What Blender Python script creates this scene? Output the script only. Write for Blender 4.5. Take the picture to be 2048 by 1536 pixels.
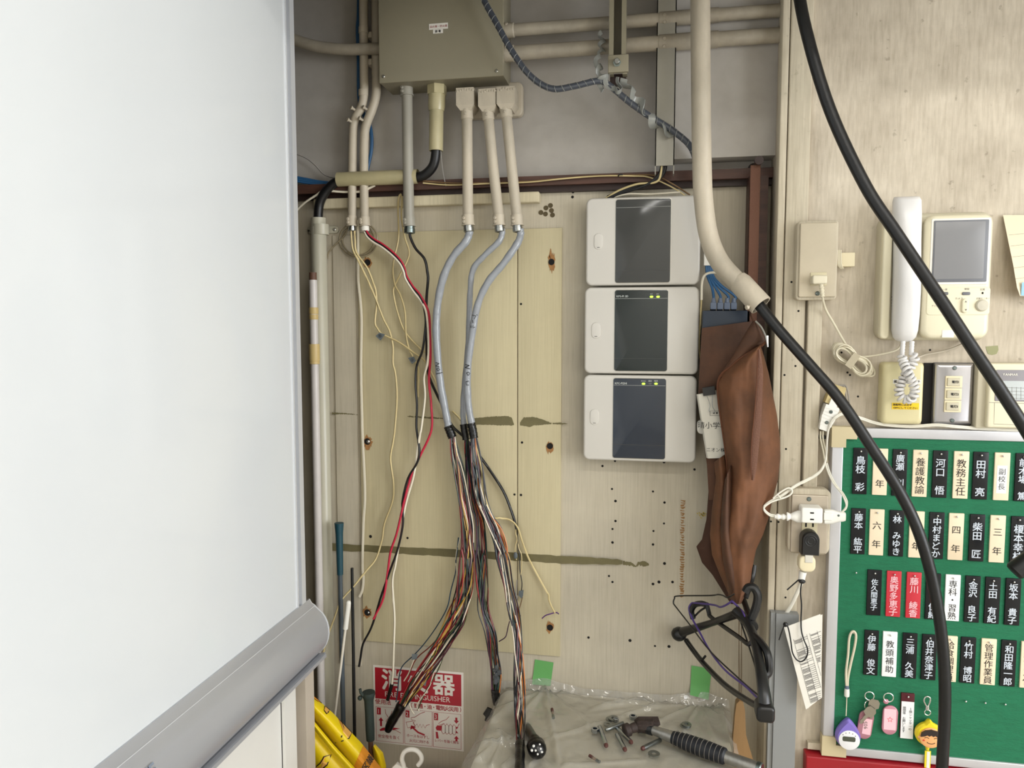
import bpy, bmesh, math, random
from mathutils import Vector, Matrix, Euler, noise

for o in list(bpy.data.objects):
    bpy.data.objects.remove(o, do_unlink=True)
SC = bpy.context.scene
COL = SC.collection
R = math.radians
rnd = random.Random(7)

# ------------------------------------------------------------------ camera
FPX = 1500.0                       # focal length in pixels of the 2048 x 1536 frame
YAW, PITCH = 10.6, 4.3
CAM = Vector((0.0, -1.72, 1.42))
CE = Euler((R(90 - PITCH), 0, R(YAW)))
CROT = CE.to_matrix()
cd = bpy.data.cameras.new('camera')
cd.sensor_width = 36.0
cd.lens = FPX / 2048 * 36
cd.clip_start = 0.02
co = bpy.data.objects.new('camera', cd)
co.location = CAM
co.rotation_euler = CE
COL.objects.link(co)
SC.camera = co

# ------------------------------------------------------------------ world, lights, exposure
w = bpy.data.worlds.new('world')
SC.world = w
w.use_nodes = True
w.node_tree.nodes['Background'].inputs[0].default_value = (0.75, 0.85, 1.0, 1)
w.node_tree.nodes['Background'].inputs[1].default_value = 1.0
SC.view_settings.view_transform = 'Standard'
SC.view_settings.look = 'None'
SC.view_settings.gamma = 1.0
SC.view_settings.use_curve_mapping = False
SC.view_settings.exposure = 0.03

def area(name, loc, target, sx, sy, power, col=(1, 1, 1)):
    l = bpy.data.lights.new(name, 'AREA')
    l.shape = 'RECTANGLE'
    l.size, l.size_y = sx, sy
    l.energy = power
    l.color = col
    o = bpy.data.objects.new(name, l)
    o.location = loc
    o.rotation_euler = (Vector(target) - Vector(loc)).to_track_quat('-Z', 'Y').to_euler()
    COL.objects.link(o)
    return o

# fluorescent tubes of the ceiling fixtures (the fixtures themselves are built with the room)
CEIL = 2.66
LAMPS = [(0.75, -1.9), (2.1, -1.9), (0.75, -3.5), (2.1, -3.5)]
for lx, ly in LAMPS:
    area('ceiling_lamp_light', (lx, ly, CEIL - 0.11), (lx, ly, 0), 1.2, 0.16, 11.5, (1.0, 0.995, 0.98))
# daylight that enters by the window in the far side wall
area('window_daylight', (2.93, -2.0, 1.38), (0, -1.6, 1.05), 2.2, 1.6, 92, (0.955, 0.98, 1.0))

# ------------------------------------------------------------------ pixel to place
def ray(px, py):
    return CROT @ Vector(((px - 1024) / FPX, (768 - py) / FPX, -1))
def P(px, py, d=0.0):                       # point on the plane standing d metres in front of the back wall
    v = ray(px, py); t = (-d - CAM.y) / v.y
    return CAM + v * t
def PZ(px, py, z):                          # point on a level plane
    v = ray(px, py); t = (z - CAM.z) / v.z
    return CAM + v * t
def PX(px, py, x):                          # point on a plane square to the back wall
    v = ray(px, py); t = (x - CAM.x) / v.x
    return CAM + v * t
def rect(x0, y0, x1, y1, d):                # pixel box -> X0, X1, Z0, Z1 on plane d
    xm, ym = (x0 + x1) / 2, (y0 + y1) / 2
    return P(x0, ym, d).x, P(x1, ym, d).x, P(xm, y1, d).z, P(xm, y0, d).z
def proj(p):                                # place -> pixel
    q = CROT.transposed() @ (Vector(p) - CAM)
    return 1024 - FPX * q.x / q.z, 768 + FPX * q.y / q.z
WR = 0.10                                   # the right wall stands this far in front of the recess wall
def S(px, py, d=0.0):                       # metres per pixel there
    return (P(px + .5, py, d) - P(px - .5, py, d)).length

# ------------------------------------------------------------------ materials
MATS = {}
def lin(c):
    return tuple(((v / 255) / 12.92 if v <= 10 else (((v / 255) + .055) / 1.055) ** 2.4) for v in c)
def mat(key, col, rough=0.5, metal=0.0, var=0.0, vscale=8.0, bump=0.0, bscale=60.0, coat=0.0,
        spec=0.5, emit=0.0, stretch=(1, 1, 1), col2=None, alpha=None, trans=0.0):
    if key in MATS:
        return MATS[key]
    m = bpy.data.materials.new(key)
    m.use_nodes = True
    nt = m.node_tree
    b = nt.nodes['Principled BSDF']
    c = lin(col) + (1,)
    b.inputs['Base Color'].default_value = c
    b.inputs['Roughness'].default_value = rough
    b.inputs['Metallic'].default_value = metal
    b.inputs['Specular IOR Level'].default_value = spec
    b.inputs['Coat Weight'].default_value = coat
    b.inputs['Coat Roughness'].default_value = 0.08
    if emit:
        b.inputs['Emission Color'].default_value = c
        b.inputs['Emission Strength'].default_value = emit
    if trans:
        b.inputs['Transmission Weight'].default_value = trans
    if var or bump:
        tc = nt.nodes.new('ShaderNodeTexCoord')
        mp = nt.nodes.new('ShaderNodeMapping')
        mp.inputs['Scale'].default_value = stretch
        nt.links.new(tc.outputs['Object'], mp.inputs[0])
    if var:
        n = nt.nodes.new('ShaderNodeTexNoise')
        n.inputs['Scale'].default_value = vscale
        n.inputs['Detail'].default_value = 6
        n.inputs['Roughness'].default_value = 0.65
        nt.links.new(mp.outputs[0], n.inputs['Vector'])
        rp = nt.nodes.new('ShaderNodeValToRGB')
        rp.color_ramp.elements[0].position = 0.35
        rp.color_ramp.elements[1].position = 0.68
        c2 = lin(col2) + (1,) if col2 else tuple(v * (1 - var) for v in c[:3]) + (1,)
        rp.color_ramp.elements[0].color = c2
        rp.color_ramp.elements[1].color = c
        nt.links.new(n.outputs['Fac'], rp.inputs[0])
        nt.links.new(rp.outputs[0], b.inputs['Base Color'])
    if bump:
        n2 = nt.nodes.new('ShaderNodeTexNoise')
        n2.inputs['Scale'].default_value = bscale
        n2.inputs['Detail'].default_value = 4
        nt.links.new(mp.outputs[0], n2.inputs['Vector'])
        bp = nt.nodes.new('ShaderNodeBump')
        bp.inputs['Strength'].default_value = bump
        bp.inputs['Distance'].default_value = 0.002
        nt.links.new(n2.outputs['Fac'], bp.inputs['Height'])
        nt.links.new(bp.outputs[0], b.inputs['Normal'])
    MATS[key] = m
    return m

def dirty(key, base, dirt, scale=2.2, amount=0.55, rough=0.75, grain=0.25, gs=(60, 60, 3), bump=0.15, spots=0.0):
    """painted wall: large soft stains, fine vertical brush grain and, if asked, small dark specks"""
    m = bpy.data.materials.new(key); m.use_nodes = True
    nt = m.node_tree; N = nt.nodes; L = nt.links
    b = N['Principled BSDF']; b.inputs['Roughness'].default_value = rough
    b.inputs['Specular IOR Level'].default_value = 0.3
    tc = N.new('ShaderNodeTexCoord')
    n = N.new('ShaderNodeTexNoise'); n.inputs['Scale'].default_value = scale; n.inputs['Detail'].default_value = 9
    n.inputs['Roughness'].default_value = 0.62
    L.new(tc.outputs['Object'], n.inputs['Vector'])
    r = N.new('ShaderNodeValToRGB'); r.color_ramp.elements[0].position = 0.34; r.color_ramp.elements[1].position = 0.66
    r.color_ramp.elements[0].color = (0, 0, 0, 1); r.color_ramp.elements[1].color = (1, 1, 1, 1)
    L.new(n.outputs['Fac'], r.inputs[0])
    mp = N.new('ShaderNodeMapping'); mp.inputs['Scale'].default_value = gs
    L.new(tc.outputs['Object'], mp.inputs[0])
    n2 = N.new('ShaderNodeTexNoise'); n2.inputs['Scale'].default_value = 4; n2.inputs['Detail'].default_value = 5
    L.new(mp.outputs[0], n2.inputs['Vector'])
    mx = N.new('ShaderNodeMix'); mx.data_type = 'RGBA'
    mx.inputs[6].default_value = lin(dirt) + (1,); mx.inputs[7].default_value = lin(base) + (1,)
    mth = N.new('ShaderNodeMath'); mth.operation = 'MULTIPLY_ADD'
    mth.inputs[1].default_value = amount; mth.inputs[2].default_value = 1 - amount
    L.new(r.outputs[0], mth.inputs[0]); L.new(mth.outputs[0], mx.inputs[0])
    mx2 = N.new('ShaderNodeMix'); mx2.data_type = 'RGBA'; mx2.blend_type = 'MULTIPLY'
    mx2.inputs[0].default_value = grain
    rp2 = N.new('ShaderNodeValToRGB'); rp2.color_ramp.elements[0].position = 0.3; rp2.color_ramp.elements[1].position = 0.6
    rp2.color_ramp.elements[0].color = (0.55, 0.52, 0.47, 1)
    L.new(n2.outputs['Fac'], rp2.inputs[0])
    L.new(mx.outputs[2], mx2.inputs[6]); L.new(rp2.outputs[0], mx2.inputs[7])
    last = mx2.outputs[2]
    if spots:
        v = N.new('ShaderNodeTexNoise'); v.inputs['Scale'].default_value = 55; v.inputs['Detail'].default_value = 3
        L.new(tc.outputs['Object'], v.inputs['Vector'])
        r3 = N.new('ShaderNodeValToRGB'); r3.color_ramp.elements[0].position = 0.27; r3.color_ramp.elements[1].position = 0.33
        r3.color_ramp.elements[0].color = (0.25, 0.22, 0.18, 1)
        L.new(v.outputs['Fac'], r3.inputs[0])
        mx3 = N.new('ShaderNodeMix'); mx3.data_type = 'RGBA'; mx3.blend_type = 'MULTIPLY'; mx3.inputs[0].default_value = spots
        L.new(last, mx3.inputs[6]); L.new(r3.outputs[0], mx3.inputs[7]); last = mx3.outputs[2]
    L.new(last, b.inputs['Base Color'])
    bp = N.new('ShaderNodeBump'); bp.inputs['Strength'].default_value = bump; bp.inputs['Distance'].default_value = 0.002
    L.new(n2.outputs['Fac'], bp.inputs['Height']); L.new(bp.outputs[0], b.inputs['Normal'])
    MATS[key] = m
    return m

# ------------------------------------------------------------------ mesh building
class MB:
    def __init__(s): s.v = []; s.f = []
    def add(s, vs, fs):
        k = len(s.v); s.v += [Vector(p) for p in vs]; s.f += [tuple(i + k for i in f) for f in fs]; return s
    def box(s, a, b):
        x0, x1 = sorted((a[0], b[0])); y0, y1 = sorted((a[1], b[1])); z0, z1 = sorted((a[2], b[2]))
        return s.add([(x0, y0, z0), (x1, y0, z0), (x1, y1, z0), (x0, y1, z0), (x0, y0, z1), (x1, y0, z1), (x1, y1, z1), (x0, y1, z1)],
                     [(0, 3, 2, 1), (4, 5, 6, 7), (0, 1, 5, 4), (1, 2, 6, 5), (2, 3, 7, 6), (3, 0, 4, 7)])
    def rings(s, rs, cap0=True, cap1=True, closed=False):
        n = len(rs[0]); k = len(s.v)
        for r_ in rs: s.v += [Vector(p) for p in r_]
        m = len(rs)
        for i in range(m if closed else m - 1):
            a = k + i * n; b_ = k + ((i + 1) % m) * n
            for j in range(n):
                s.f.append((a + j, a + (j + 1) % n, b_ + (j + 1) % n, b_ + j))
        if not closed:
            if cap0: s.f.append(tuple(k + j for j in reversed(range(n))))
            if cap1: s.f.append(tuple(k + (m - 1) * n + j for j in range(n)))
        return s
    def tube(s, pts, r, n=8, closed=False, flat=None, cap=True):
        pts = [Vector(p) for p in pts]; m = len(pts)
        rr = r if isinstance(r, (list, tuple)) else [r] * m
        up = None; rs = []
        for i in range(m):
            a = pts[(i - 1) % m] if (closed or i > 0) else pts[i]
            b_ = pts[(i + 1) % m] if (closed or i < m - 1) else pts[i]
            t = b_ - a
            if t.length < 1e-9: t = Vector((0, 0, 1))
            t.normalize()
            if up is None:
                up = Vector((0, -1, 0)) if abs(t.y) < .9 else Vector((1, 0, 0))
            u = up - t * up.dot(t)
            if u.length < 1e-6: u = t.orthogonal()
            u.normalize(); up = u; w_ = t.cross(u)
            fu, fw = flat if flat else (1, 1)
            rs.append([pts[i] + (u * math.cos(q) * fu + w_ * math.sin(q) * fw) * rr[i] for q in [2 * math.pi * j / n for j in range(n)]])
        return s.rings(rs, cap, cap, closed)
    def cyl(s, a, b, r0, r1=None, n=20):
        return s.tube([a, b], [r0, r0 if r1 is None else r1], n)
    def lathe(s, a, axis, prof, n=20):          # prof: (distance along axis, radius)
        a = Vector(a); ax = Vector(axis).normalized(); u = ax.orthogonal().normalized(); w_ = ax.cross(u)
        rs = [[a + ax * h + (u * math.cos(2 * math.pi * j / n) + w_ * math.sin(2 * math.pi * j / n)) * max(rad, 1e-5) for j in range(n)] for h, rad in prof]
        return s.rings(rs)
    def prism(s, poly, vec):
        poly = [Vector(p) for p in poly]; v = Vector(vec)
        return s.rings([poly, [p + v for p in poly]])
    def sphere(s, c, r, n=12, sq=(1, 1, 1)):
        c = Vector(c); rs = []
        for i in range(1, n // 2):
            a = math.pi * i / (n // 2)
            rs.append([c + Vector((math.sin(a) * math.cos(2 * math.pi * j / n) * r * sq[0], math.sin(a) * math.sin(2 * math.pi * j / n) * r * sq[1], math.cos(a) * r * sq[2])) for j in range(n)])
        k = len(s.v); s.rings(rs, False, False)
        t = len(s.v); s.v += [c + Vector((0, 0, r * sq[2])), c - Vector((0, 0, r * sq[2]))]
        last = k + (len(rs) - 1) * n
        for j in range(n):
            s.f.append((t, k + (j + 1) % n, k + j)); s.f.append((t + 1, last + j, last + (j + 1) % n))
        return s
    def build(s, name, m, parent=None, smooth=35, label=None, cat=None, group=None, kind=None, origin=None):
        lo = Vector((min(p.x for p in s.v), min(p.y for p in s.v), min(p.z for p in s.v)))
        hi = Vector((max(p.x for p in s.v), max(p.y for p in s.v), max(p.z for p in s.v)))
        c = Vector(origin) if origin is not None else (lo + hi) / 2
        me = bpy.data.meshes.new(name)
        me.from_pydata([p - c for p in s.v], [], s.f)
        bm = bmesh.new(); bm.from_mesh(me); bmesh.ops.recalc_face_normals(bm, faces=bm.faces); bm.to_mesh(me); bm.free()
        me.materials.append(m if not isinstance(m, str) else MATS[m])
        if smooth:
            me.shade_smooth(); me.set_sharp_from_angle(angle=R(smooth))
        o = bpy.data.objects.new(name, me)
        COL.objects.link(o)
        if parent is not None:
            o.parent = parent; o.location = c - WLOC[parent.name]
        else:
            o.location = c
        WLOC[o.name] = c
        tag(o, label, cat, group, kind)
        return o
WLOC = {}
def tag(o, label=None, cat=None, group=None, kind=None):
    if label: o['label'] = label
    if cat: o['category'] = cat
    if group: o['group'] = group
    if kind: o['kind'] = kind
    return o
def thing(name, label, cat, loc, group=None):
    o = bpy.data.objects.new(name, None)
    o.empty_display_size = 0.02
    o.location = loc; COL.objects.link(o); WLOC[o.name] = Vector(loc)
    return tag(o, label, cat, group)

def rrect(x0, x1, z0, z1, r, n=5):           # rounded rectangle outline in X, Z
    r = min(r, (x1 - x0) / 2 - 1e-5, (z1 - z0) / 2 - 1e-5)
    if r <= 1e-5: return [(x0, z0), (x1, z0), (x1, z1), (x0, z1)]
    out = []
    for cx, cz, a0 in ((x1 - r, z0 + r, -90), (x1 - r, z1 - r, 0), (x0 + r, z1 - r, 90), (x0 + r, z0 + r, 180)):
        for i in range(n + 1):
            a = R(a0 + 90 * i / n); out.append((cx + r * math.cos(a), cz + r * math.sin(a)))
    return out
def plate(x0, x1, z0, z1, d0, d1, rc=0.0, bev=0.0, n=5, mb=None):
    """slab lying against a wall: back at d0, front at d1 (metres in front of the back wall), rounded corners, soft front edge"""
    mb = mb or MB(); rc = max(rc, 0)
    def ring(ins, d):
        return [Vector((x, -d, z)) for x, z in rrect(x0 + ins, x1 - ins, z0 + ins, z1 - ins, max(rc - ins, 0) if rc > bev else rc, n)]
    rs = [ring(0, d0)]
    if bev > 0:
        for q in (0, 30, 60, 90):
            rs.append(ring(bev * (1 - math.cos(R(q))), d1 - bev + bev * math.sin(R(q))))
    else:
        rs.append(ring(0, d1))
    return mb.rings(rs)
def pplate(px0, py0, px1, py1, d0, d1, rc=0.0, bev=0.0, mb=None):
    return plate(*rect(px0, py0, px1, py1, d1), d0, d1, rc, bev, mb=mb)
def spline(pts, k=6):                         # Catmull-Rom through 3-D points
    pts = [Vector(p) for p in pts]
    if len(pts) < 3: return pts
    q = [pts[0] * 2 - pts[1]] + pts + [pts[-1] * 2 - pts[-2]]
    out = []
    for i in range(1, len(q) - 2):
        a, b, c, d = q[i - 1], q[i], q[i + 1], q[i + 2]
        for j in range(k):
            t = j / k
            out.append(0.5 * ((2 * b) + (c - a) * t + (2 * a - 5 * b + 4 * c - d) * t * t + (3 * b - a - 3 * c + d) * t ** 3))
    out.append(pts[-1])
    return out
def path(pts, d=0.03, k=6):                   # pixel points (x, y[, d]) -> smooth 3-D path
    return spline([P(p[0], p[1], p[2] if len(p) > 2 else d) for p in pts], k)

# ------------------------------------------------------------------ lettering (flat print from the built-in font)
GL = {}
CHARS = sorted(set('自火報・防扉弱電①②KPS-I3DFCN12AWM通信源NE●晴小学校ニオン株式一斉解錠玄関カメラモターアイホ▲▼換気扇スッチ施時には必ずOFしてください灯YRHL鳥枝彩年廣瀬利江養護教諭河口悟務主任田村亮副長前木場篤藤本紘平六林みゆき五中まどか四柴匠三榎幸佐久間恵子奥野多川綾香山下佳緒専科習熟金沢良土有紀坂貴伊俊文頭補助浦美伯井奈津給食調理員竹博昭管作業和隆郎905１階シャのー開閉係お願しますEXTGU消器使用法（普油災）安全栓を抜くホはし元に向けるレバ強握港区議'))
def make_glyphs():
    objs = []
    for ch in CHARS:
        cu = bpy.data.curves.new('g', 'FONT'); cu.body = ch; cu.size = 1.0; cu.resolution_u = 2
        o = bpy.data.objects.new('g', cu); COL.objects.link(o); objs.append((ch, o, cu))
    dg = bpy.context.evaluated_depsgraph_get(); dg.update()
    for ch, o, cu in objs:
        me = bpy.data.meshes.new_from_object(o.evaluated_get(dg))
        vs = [(v.co.x, v.co.y) for v in me.vertices]; fs = [tuple(p.vertices) for p in me.polygons]
        x0, x1 = (min(v[0] for v in vs), max(v[0] for v in vs)) if vs else (0, .3)
        GL[ch] = (vs, fs, x0, x1)
        bpy.data.meshes.remove(me)
    for ch, o, cu in objs:
        bpy.data.objects.remove(o, do_unlink=True); bpy.data.curves.remove(cu)
make_glyphs()
def glyph(ch, bold=0.0):
    if ch not in GL: print('MISSING GLYPH', ch)
    return GL.get(ch) or GL['一']
def strike(mb, ch, bold, fn, nrm):            # heavier weight: the same outline struck several times, a hair apart
    vs, fs, x0, x1 = glyph(ch)
    offs = ((-bold, -bold), (bold, -bold), (bold, bold), (-bold, bold)) if bold > 0.006 else ((0, 0),)
    for k, (ox, oy) in enumerate(offs):
        mb.add([fn(v[0] + ox, v[1] + oy) + nrm * (k * 0.00006) for v in vs], fs)
def letters(mb, s, o, right, up, size, bold=0.012, vertical=False, step=1.0, align='c', squash=1.0):
    """draw s centred on (or starting at) point o; right / up are unit vectors"""
    o = Vector(o); right = Vector(right); up = Vector(up); nrm = right.cross(up).normalized()
    if vertical:
        n = len(s); y = (n - 1) / 2 * step
        for ch in s:
            if ch not in ' 　':
                vs, fs, x0, x1 = glyph(ch, bold)
                zs = [v[1] for v in vs]; cy = 0.36 if ord(ch) > 0x2e80 else (min(zs) + max(zs)) / 2
                cx = (x0 + x1) / 2
                strike(mb, ch, bold, lambda a, b_: o + right * ((a - cx) * size * squash) + up * ((b_ - cy + y) * size), nrm)
            y -= step
    else:
        adv = []
        for ch in s:
            if ch in ' 　': adv.append((0, .35)); continue
            vs, fs, x0, x1 = glyph(ch, bold)
            adv.append((x0, 1.0 * step) if ord(ch) > 0x2e80 else (x0, (x1 - x0) + .11 * step))
        W_ = sum(a[1] for a in adv); x = -W_ / 2 if align == 'c' else 0
        for ch, (x0, a) in zip(s, adv):
            if ch not in ' 　':
                vs, fs, g0, g1 = glyph(ch, bold)
                off = x + (a - (g1 - g0)) / 2 - g0 if ord(ch) > 0x2e80 else x - g0
                strike(mb, ch, bold, lambda a, b_: o + right * ((a + off) * size * squash) + up * ((b_ - .36) * size), nrm)
            x += a
    return mb
XR, ZU = Vector((1, 0, 0)), Vector((0, 0, 1))
def wtext(s, px, py, d, size_px, m, parent, name='lettering', **kw):
    mb = MB(); letters(mb, s, P(px, py, d), XR, ZU, size_px * S(px, py, d), **kw)
    return mb.build(name, m, parent, smooth=0)
def stroke(mb, pts, wd, nrm=Vector((0, -1, 0)), closed=False):   # flat ribbon along a polyline lying on a wall
    pts = [Vector(p) for p in pts]; n = len(pts); L_ = []; R_ = []
    for i in range(n):
        a = pts[(i - 1) % n] if (closed or i) else pts[i]; b_ = pts[(i + 1) % n] if (closed or i < n - 1) else pts[i]
        t = (b_ - a).normalized(); s_ = t.cross(nrm).normalized() * wd / 2
        L_.append(pts[i] + s_); R_.append(pts[i] - s_)
    k = len(mb.v); mb.v += L_ + R_
    for i in range(n if closed else n - 1):
        j = (i + 1) % n; mb.f.append((k + i, k + j, k + n + j, k + n + i))
    return mb
def cable(name, pts, rpx, m, d=0.03, label=None, cat='cable', group=None, parent=None, n=8, k=6, flat=None):
    p3 = path(pts, d, k)
    mid = pts[len(pts) // 2]
    r = rpx * S(mid[0], mid[1], mid[2] if len(mid) > 2 else d)
    return MB().tube(p3, r, n, flat=flat).build(name, m, parent, label=label, cat=None if parent else cat, group=group, smooth=60)

# ================================================================== the room
dirty('plaster_grey', (182, 177, 170), (156, 150, 142), 3.0, 0.5, 0.85, 0.12, (9, 9, 9), 0.1)
dirty('cream_wall', (196, 187, 167), (166, 158, 143), 3.2, 0.6, 0.7, 0.22, (70, 70, 2.5), 0.12)
dirty('cream_board', (198, 187, 153), (182, 171, 140), 3.0, 0.5, 0.6, 0.18, (110, 110, 2.0), 0.12)
dirty('right_wall_paint', (212, 201, 182), (164, 152, 134), 5.0, 0.7, 0.65, 0.4, (40, 40, 5), 0.2, 0.35)
dirty('post_paint', (206, 196, 174), (174, 163, 143), 6.0, 0.6, 0.55, 0.35, (60, 60, 3), 0.15, 0.2)
mat('room_white', (225, 222, 214), 0.85, var=0.05, vscale=2)
mat('floor_vinyl', (176, 168, 154), 0.45, var=0.15, vscale=5)
mat('timber_brown', (84, 54, 42), 0.55, var=0.45, vscale=6, stretch=(1, 8, 8), bump=0.2)
mat('timber_dark', (46, 26, 20), 0.55, var=0.4, vscale=8)
mat('olive_paint', (112, 104, 70), 0.7, var=0.25, vscale=14)
mat('bare_wood', (170, 122, 72), 0.8, var=0.4, vscale=120)
mat('hole_black', (14, 11, 9), 0.9)
mat('partition_white', (226, 224, 218), 0.45, var=0.03, vscale=4)
mat('post_beige', (196, 184, 168), 0.6, var=0.12, vscale=9)
mat('lamp_white', (240, 240, 236), 0.4)
mat('tube_glow', (255, 248, 232), 0.4, emit=4.0)

XL_ROOM, XR_ROOM, YREAR = -1.9, 2.95, -4.3
tray_end = PZ(608, 1216, 0.85)
XW, YE = tray_end.x, tray_end.y                 # whiteboard face and its far end
RAIL_T = P(1100, 356, 0.0).z
RAIL_B = P(1100, 384, 0.0).z
XPOST = P(1543, 900, WR).x                      # corner where the right wall steps forward

MB().box((XL_ROOM, YREAR, -0.04), (XR_ROOM, 0.06, 0)).build('floor', 'floor_vinyl', kind='structure')
MB().box((XL_ROOM, YREAR, CEIL), (XR_ROOM, 0.06, CEIL + 0.04)).build('ceiling', 'room_white', kind='structure')
MB().box((XL_ROOM, YREAR - 0.06, 0), (XR_ROOM, YREAR, CEIL)).build('wall_rear', 'room_white', kind='structure')
MB().box((XL_ROOM - 0.06, YREAR, 0), (XL_ROOM, 0.06, CEIL)).build('wall_left_far', 'room_white', kind='structure')
# side wall with the daylight window
mb = MB()
mb.box((XR_ROOM, YREAR, 0), (XR_ROOM + 0.08, 0.06, 0.55)).box((XR_ROOM, YREAR, 2.25), (XR_ROOM + 0.08, 0.06, CEIL))
mb.box((XR_ROOM, YREAR, 0.55), (XR_ROOM + 0.08, -3.15, 2.25)).box((XR_ROOM, -0.85, 0.55), (XR_ROOM + 0.08, 0.06, 2.25))
mb.build('wall_right_far', 'room_white', kind='structure')
mb = MB()
for a, b in (((-3.15, 0.55), (-0.85, 0.6)), ((-3.15, 2.2), (-0.85, 2.25)), ((-3.15, 0.55), (-3.1, 2.25)), ((-0.9, 0.55), (-0.85, 2.25)), ((-2.03, 0.55), (-1.97, 2.25))):
    mb.box((XR_ROOM + 0.01, a[0], a[1]), (XR_ROOM + 0.06, b[0], b[1]))
mb.build('window_1', mat('sash_alu', (170, 170, 168), 0.4, 0.6), kind='structure')

# recess wall, with its lower lining, the two plywood boards and their marks
wb = MB().box((XL_ROOM, 0.004, 0), (XR_ROOM, 0.06, CEIL)).build('wall_back', 'plaster_grey', kind='structure')
MB().box((XL_ROOM, 0.0, 0), (XPOST + 0.02, 0.02, RAIL_B + 0.004)).build('lower_lining', 'cream_wall', wb, smooth=0, label='cream painted lining of the lower wall')
bz1, bz0 = P(900, 461, 0.006).z, P(930, 1298, 0.006).z
bx0, bxm, bx1 = P(720, 850, 0.006).x, P(1035, 850, 0.006).x, P(1122, 850, 0.006).x
plate(bx0, bxm - 0.0011, bz0, bz1, 0, 0.006, 0, 0.001).build('plywood_board', 'cream_board', wb)
plate(bxm + 0.0011, bx1, bz0, bz1, 0, 0.006, 0, 0.001).build('plywood_board', 'cream_board', wb)
x0, x1, _, _ = rect(668, 440, 712, 900, 0.004)
plate(x0, x1, P(700, 1330, 0.004).z, P(700, 470, 0.004).z, 0, 0.004, 0, 0.001).build('cover_strip', 'cream_wall', wb)

def smear(name, top, bot, d, m, jit=0.8, seed=1):      # thin paint patch with ragged edges
    rg = random.Random(seed); n = 60
    def samp(line, t):
        x = line[0][0] + (line[-1][0] - line[0][0]) * t
        for a, b in zip(line, line[1:]):
            if a[0] <= x <= b[0]:
                return x, a[1] + (b[1] - a[1]) * (x - a[0]) / max(b[0] - a[0], 1e-6)
        return x, line[-1][1]
    T = []; B = []
    for i in range(n + 1):
        x, y = samp(top, i / n); T.append(P(x, y + rg.uniform(-jit, jit), d))
        x, y = samp(bot, i / n); B.append(P(x, y + rg.uniform(-jit, jit), d))
    mb = MB(); k = n + 1
    mb.v = T + B
    mb.f = [(i, i + 1, k + i + 1, k + i) for i in range(n)]
    return mb.build(name, m, wb, smooth=0, label='olive streak of older paint')
smear('paint_streak', [(632, 1084), (720, 1090), (900, 1098), (1040, 1106), (1120, 1112), (1230, 1118), (1245, 1121)],
      [(632, 1101), (720, 1103), (880, 1112), (1040, 1122), (1120, 1127), (1235, 1130), (1245, 1128)], 0.0066, 'olive_paint', 0.9, 2)
smear('paint_streak', [(1246, 1122), (1262, 1124), (1272, 1131), (1276, 1124), (1290, 1122), (1298, 1128)],
      [(1246, 1130), (1262, 1131), (1272, 1134), (1278, 1130), (1288, 1133), (1298, 1131)], 0.0008, 'olive_paint', 1.2, 3)
smear('paint_streak', [(938, 837), (985, 833), (1015, 832), (1024, 836), (1028, 848)],
      [(938, 849), (985, 850), (1015, 851), (1024, 851), (1028, 850)], 0.0066, 'olive_paint', 0.7, 4)
smear('paint_streak', [(1040, 845), (1047, 835), (1068, 834), (1085, 839), (1103, 846)],
      [(1040, 850), (1047, 852), (1062, 854), (1066, 851), (1103, 848)], 0.0066, 'olive_paint', 0.7, 5)
smear('paint_streak', [(1105, 846), (1120, 845), (1135, 847)], [(1105, 848), (1120, 849), (1135, 848)], 0.0066, 'olive_paint', 0.8, 6)
smear('paint_streak', [(815, 832), (860, 834), (893, 837)], [(815, 834), (860, 837), (893, 838)], 0.0066, 'olive_paint', 0.9, 7)
smear('paint_streak', [(664, 825), (685, 826), (716, 829)], [(664, 829), (685, 828), (716, 830)], 0.0046, 'olive_paint', 0.8, 8)

def torn_hole(px, py, up, dn, wd, seed):
    """screw hole with a ring of torn-off paint"""
    rg = random.Random(seed); c = P(px, py, 0.0067); u = S(px, py)
    pts = []
    for i in range(26):
        a = 2 * math.pi * i / 26
        rr = wd * rg.uniform(.75, 1.25)
        z = math.sin(a) * (up if math.sin(a) > 0 else dn) * rg.uniform(.45, 1.0)
        pts.append(c + Vector((math.cos(a) * rr * u, 0, z * u)))
    mb = MB(); mb.v = [c] + pts; mb.f = [(0, 1 + i, 1 + (i + 1) % 26) for i in range(26)]
    o = mb.build('torn_paint', 'bare_wood', wb, smooth=0, label='torn wood around a screw hole')
    MB().lathe(P(px, py, 0.0069), (0, -1, 0), [(0, 5.8 * u), (0.0006, 6.2 * u), (0.0003, 4.4 * u), (0.0002, 0.0)], 18).build('screw_hole', 'hole_black', o)
    return o
for i, (a, b, u, dn, wd) in enumerate([(735, 525, 12, 16, 8), (1103, 524, 30, 26, 7), (735, 883, 14, 18, 9), (1100, 892, 11, 22, 7), (735, 1225, 14, 14, 9), (1100, 1255, 18, 14, 7)]):
    torn_hole(a, b, u, dn, wd, i)
MB().sphere(P(737, 883, 0.008), 3.8 * S(737, 883), 10).build('bolt_head', mat('bolt_bright', (200, 200, 200), 0.2, 1.0), wb)
MB().sphere(P(737, 1225, 0.007), 2.6 * S(737, 1225), 10).build('bolt_head', 'bolt_bright', wb)
mb = MB()
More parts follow.
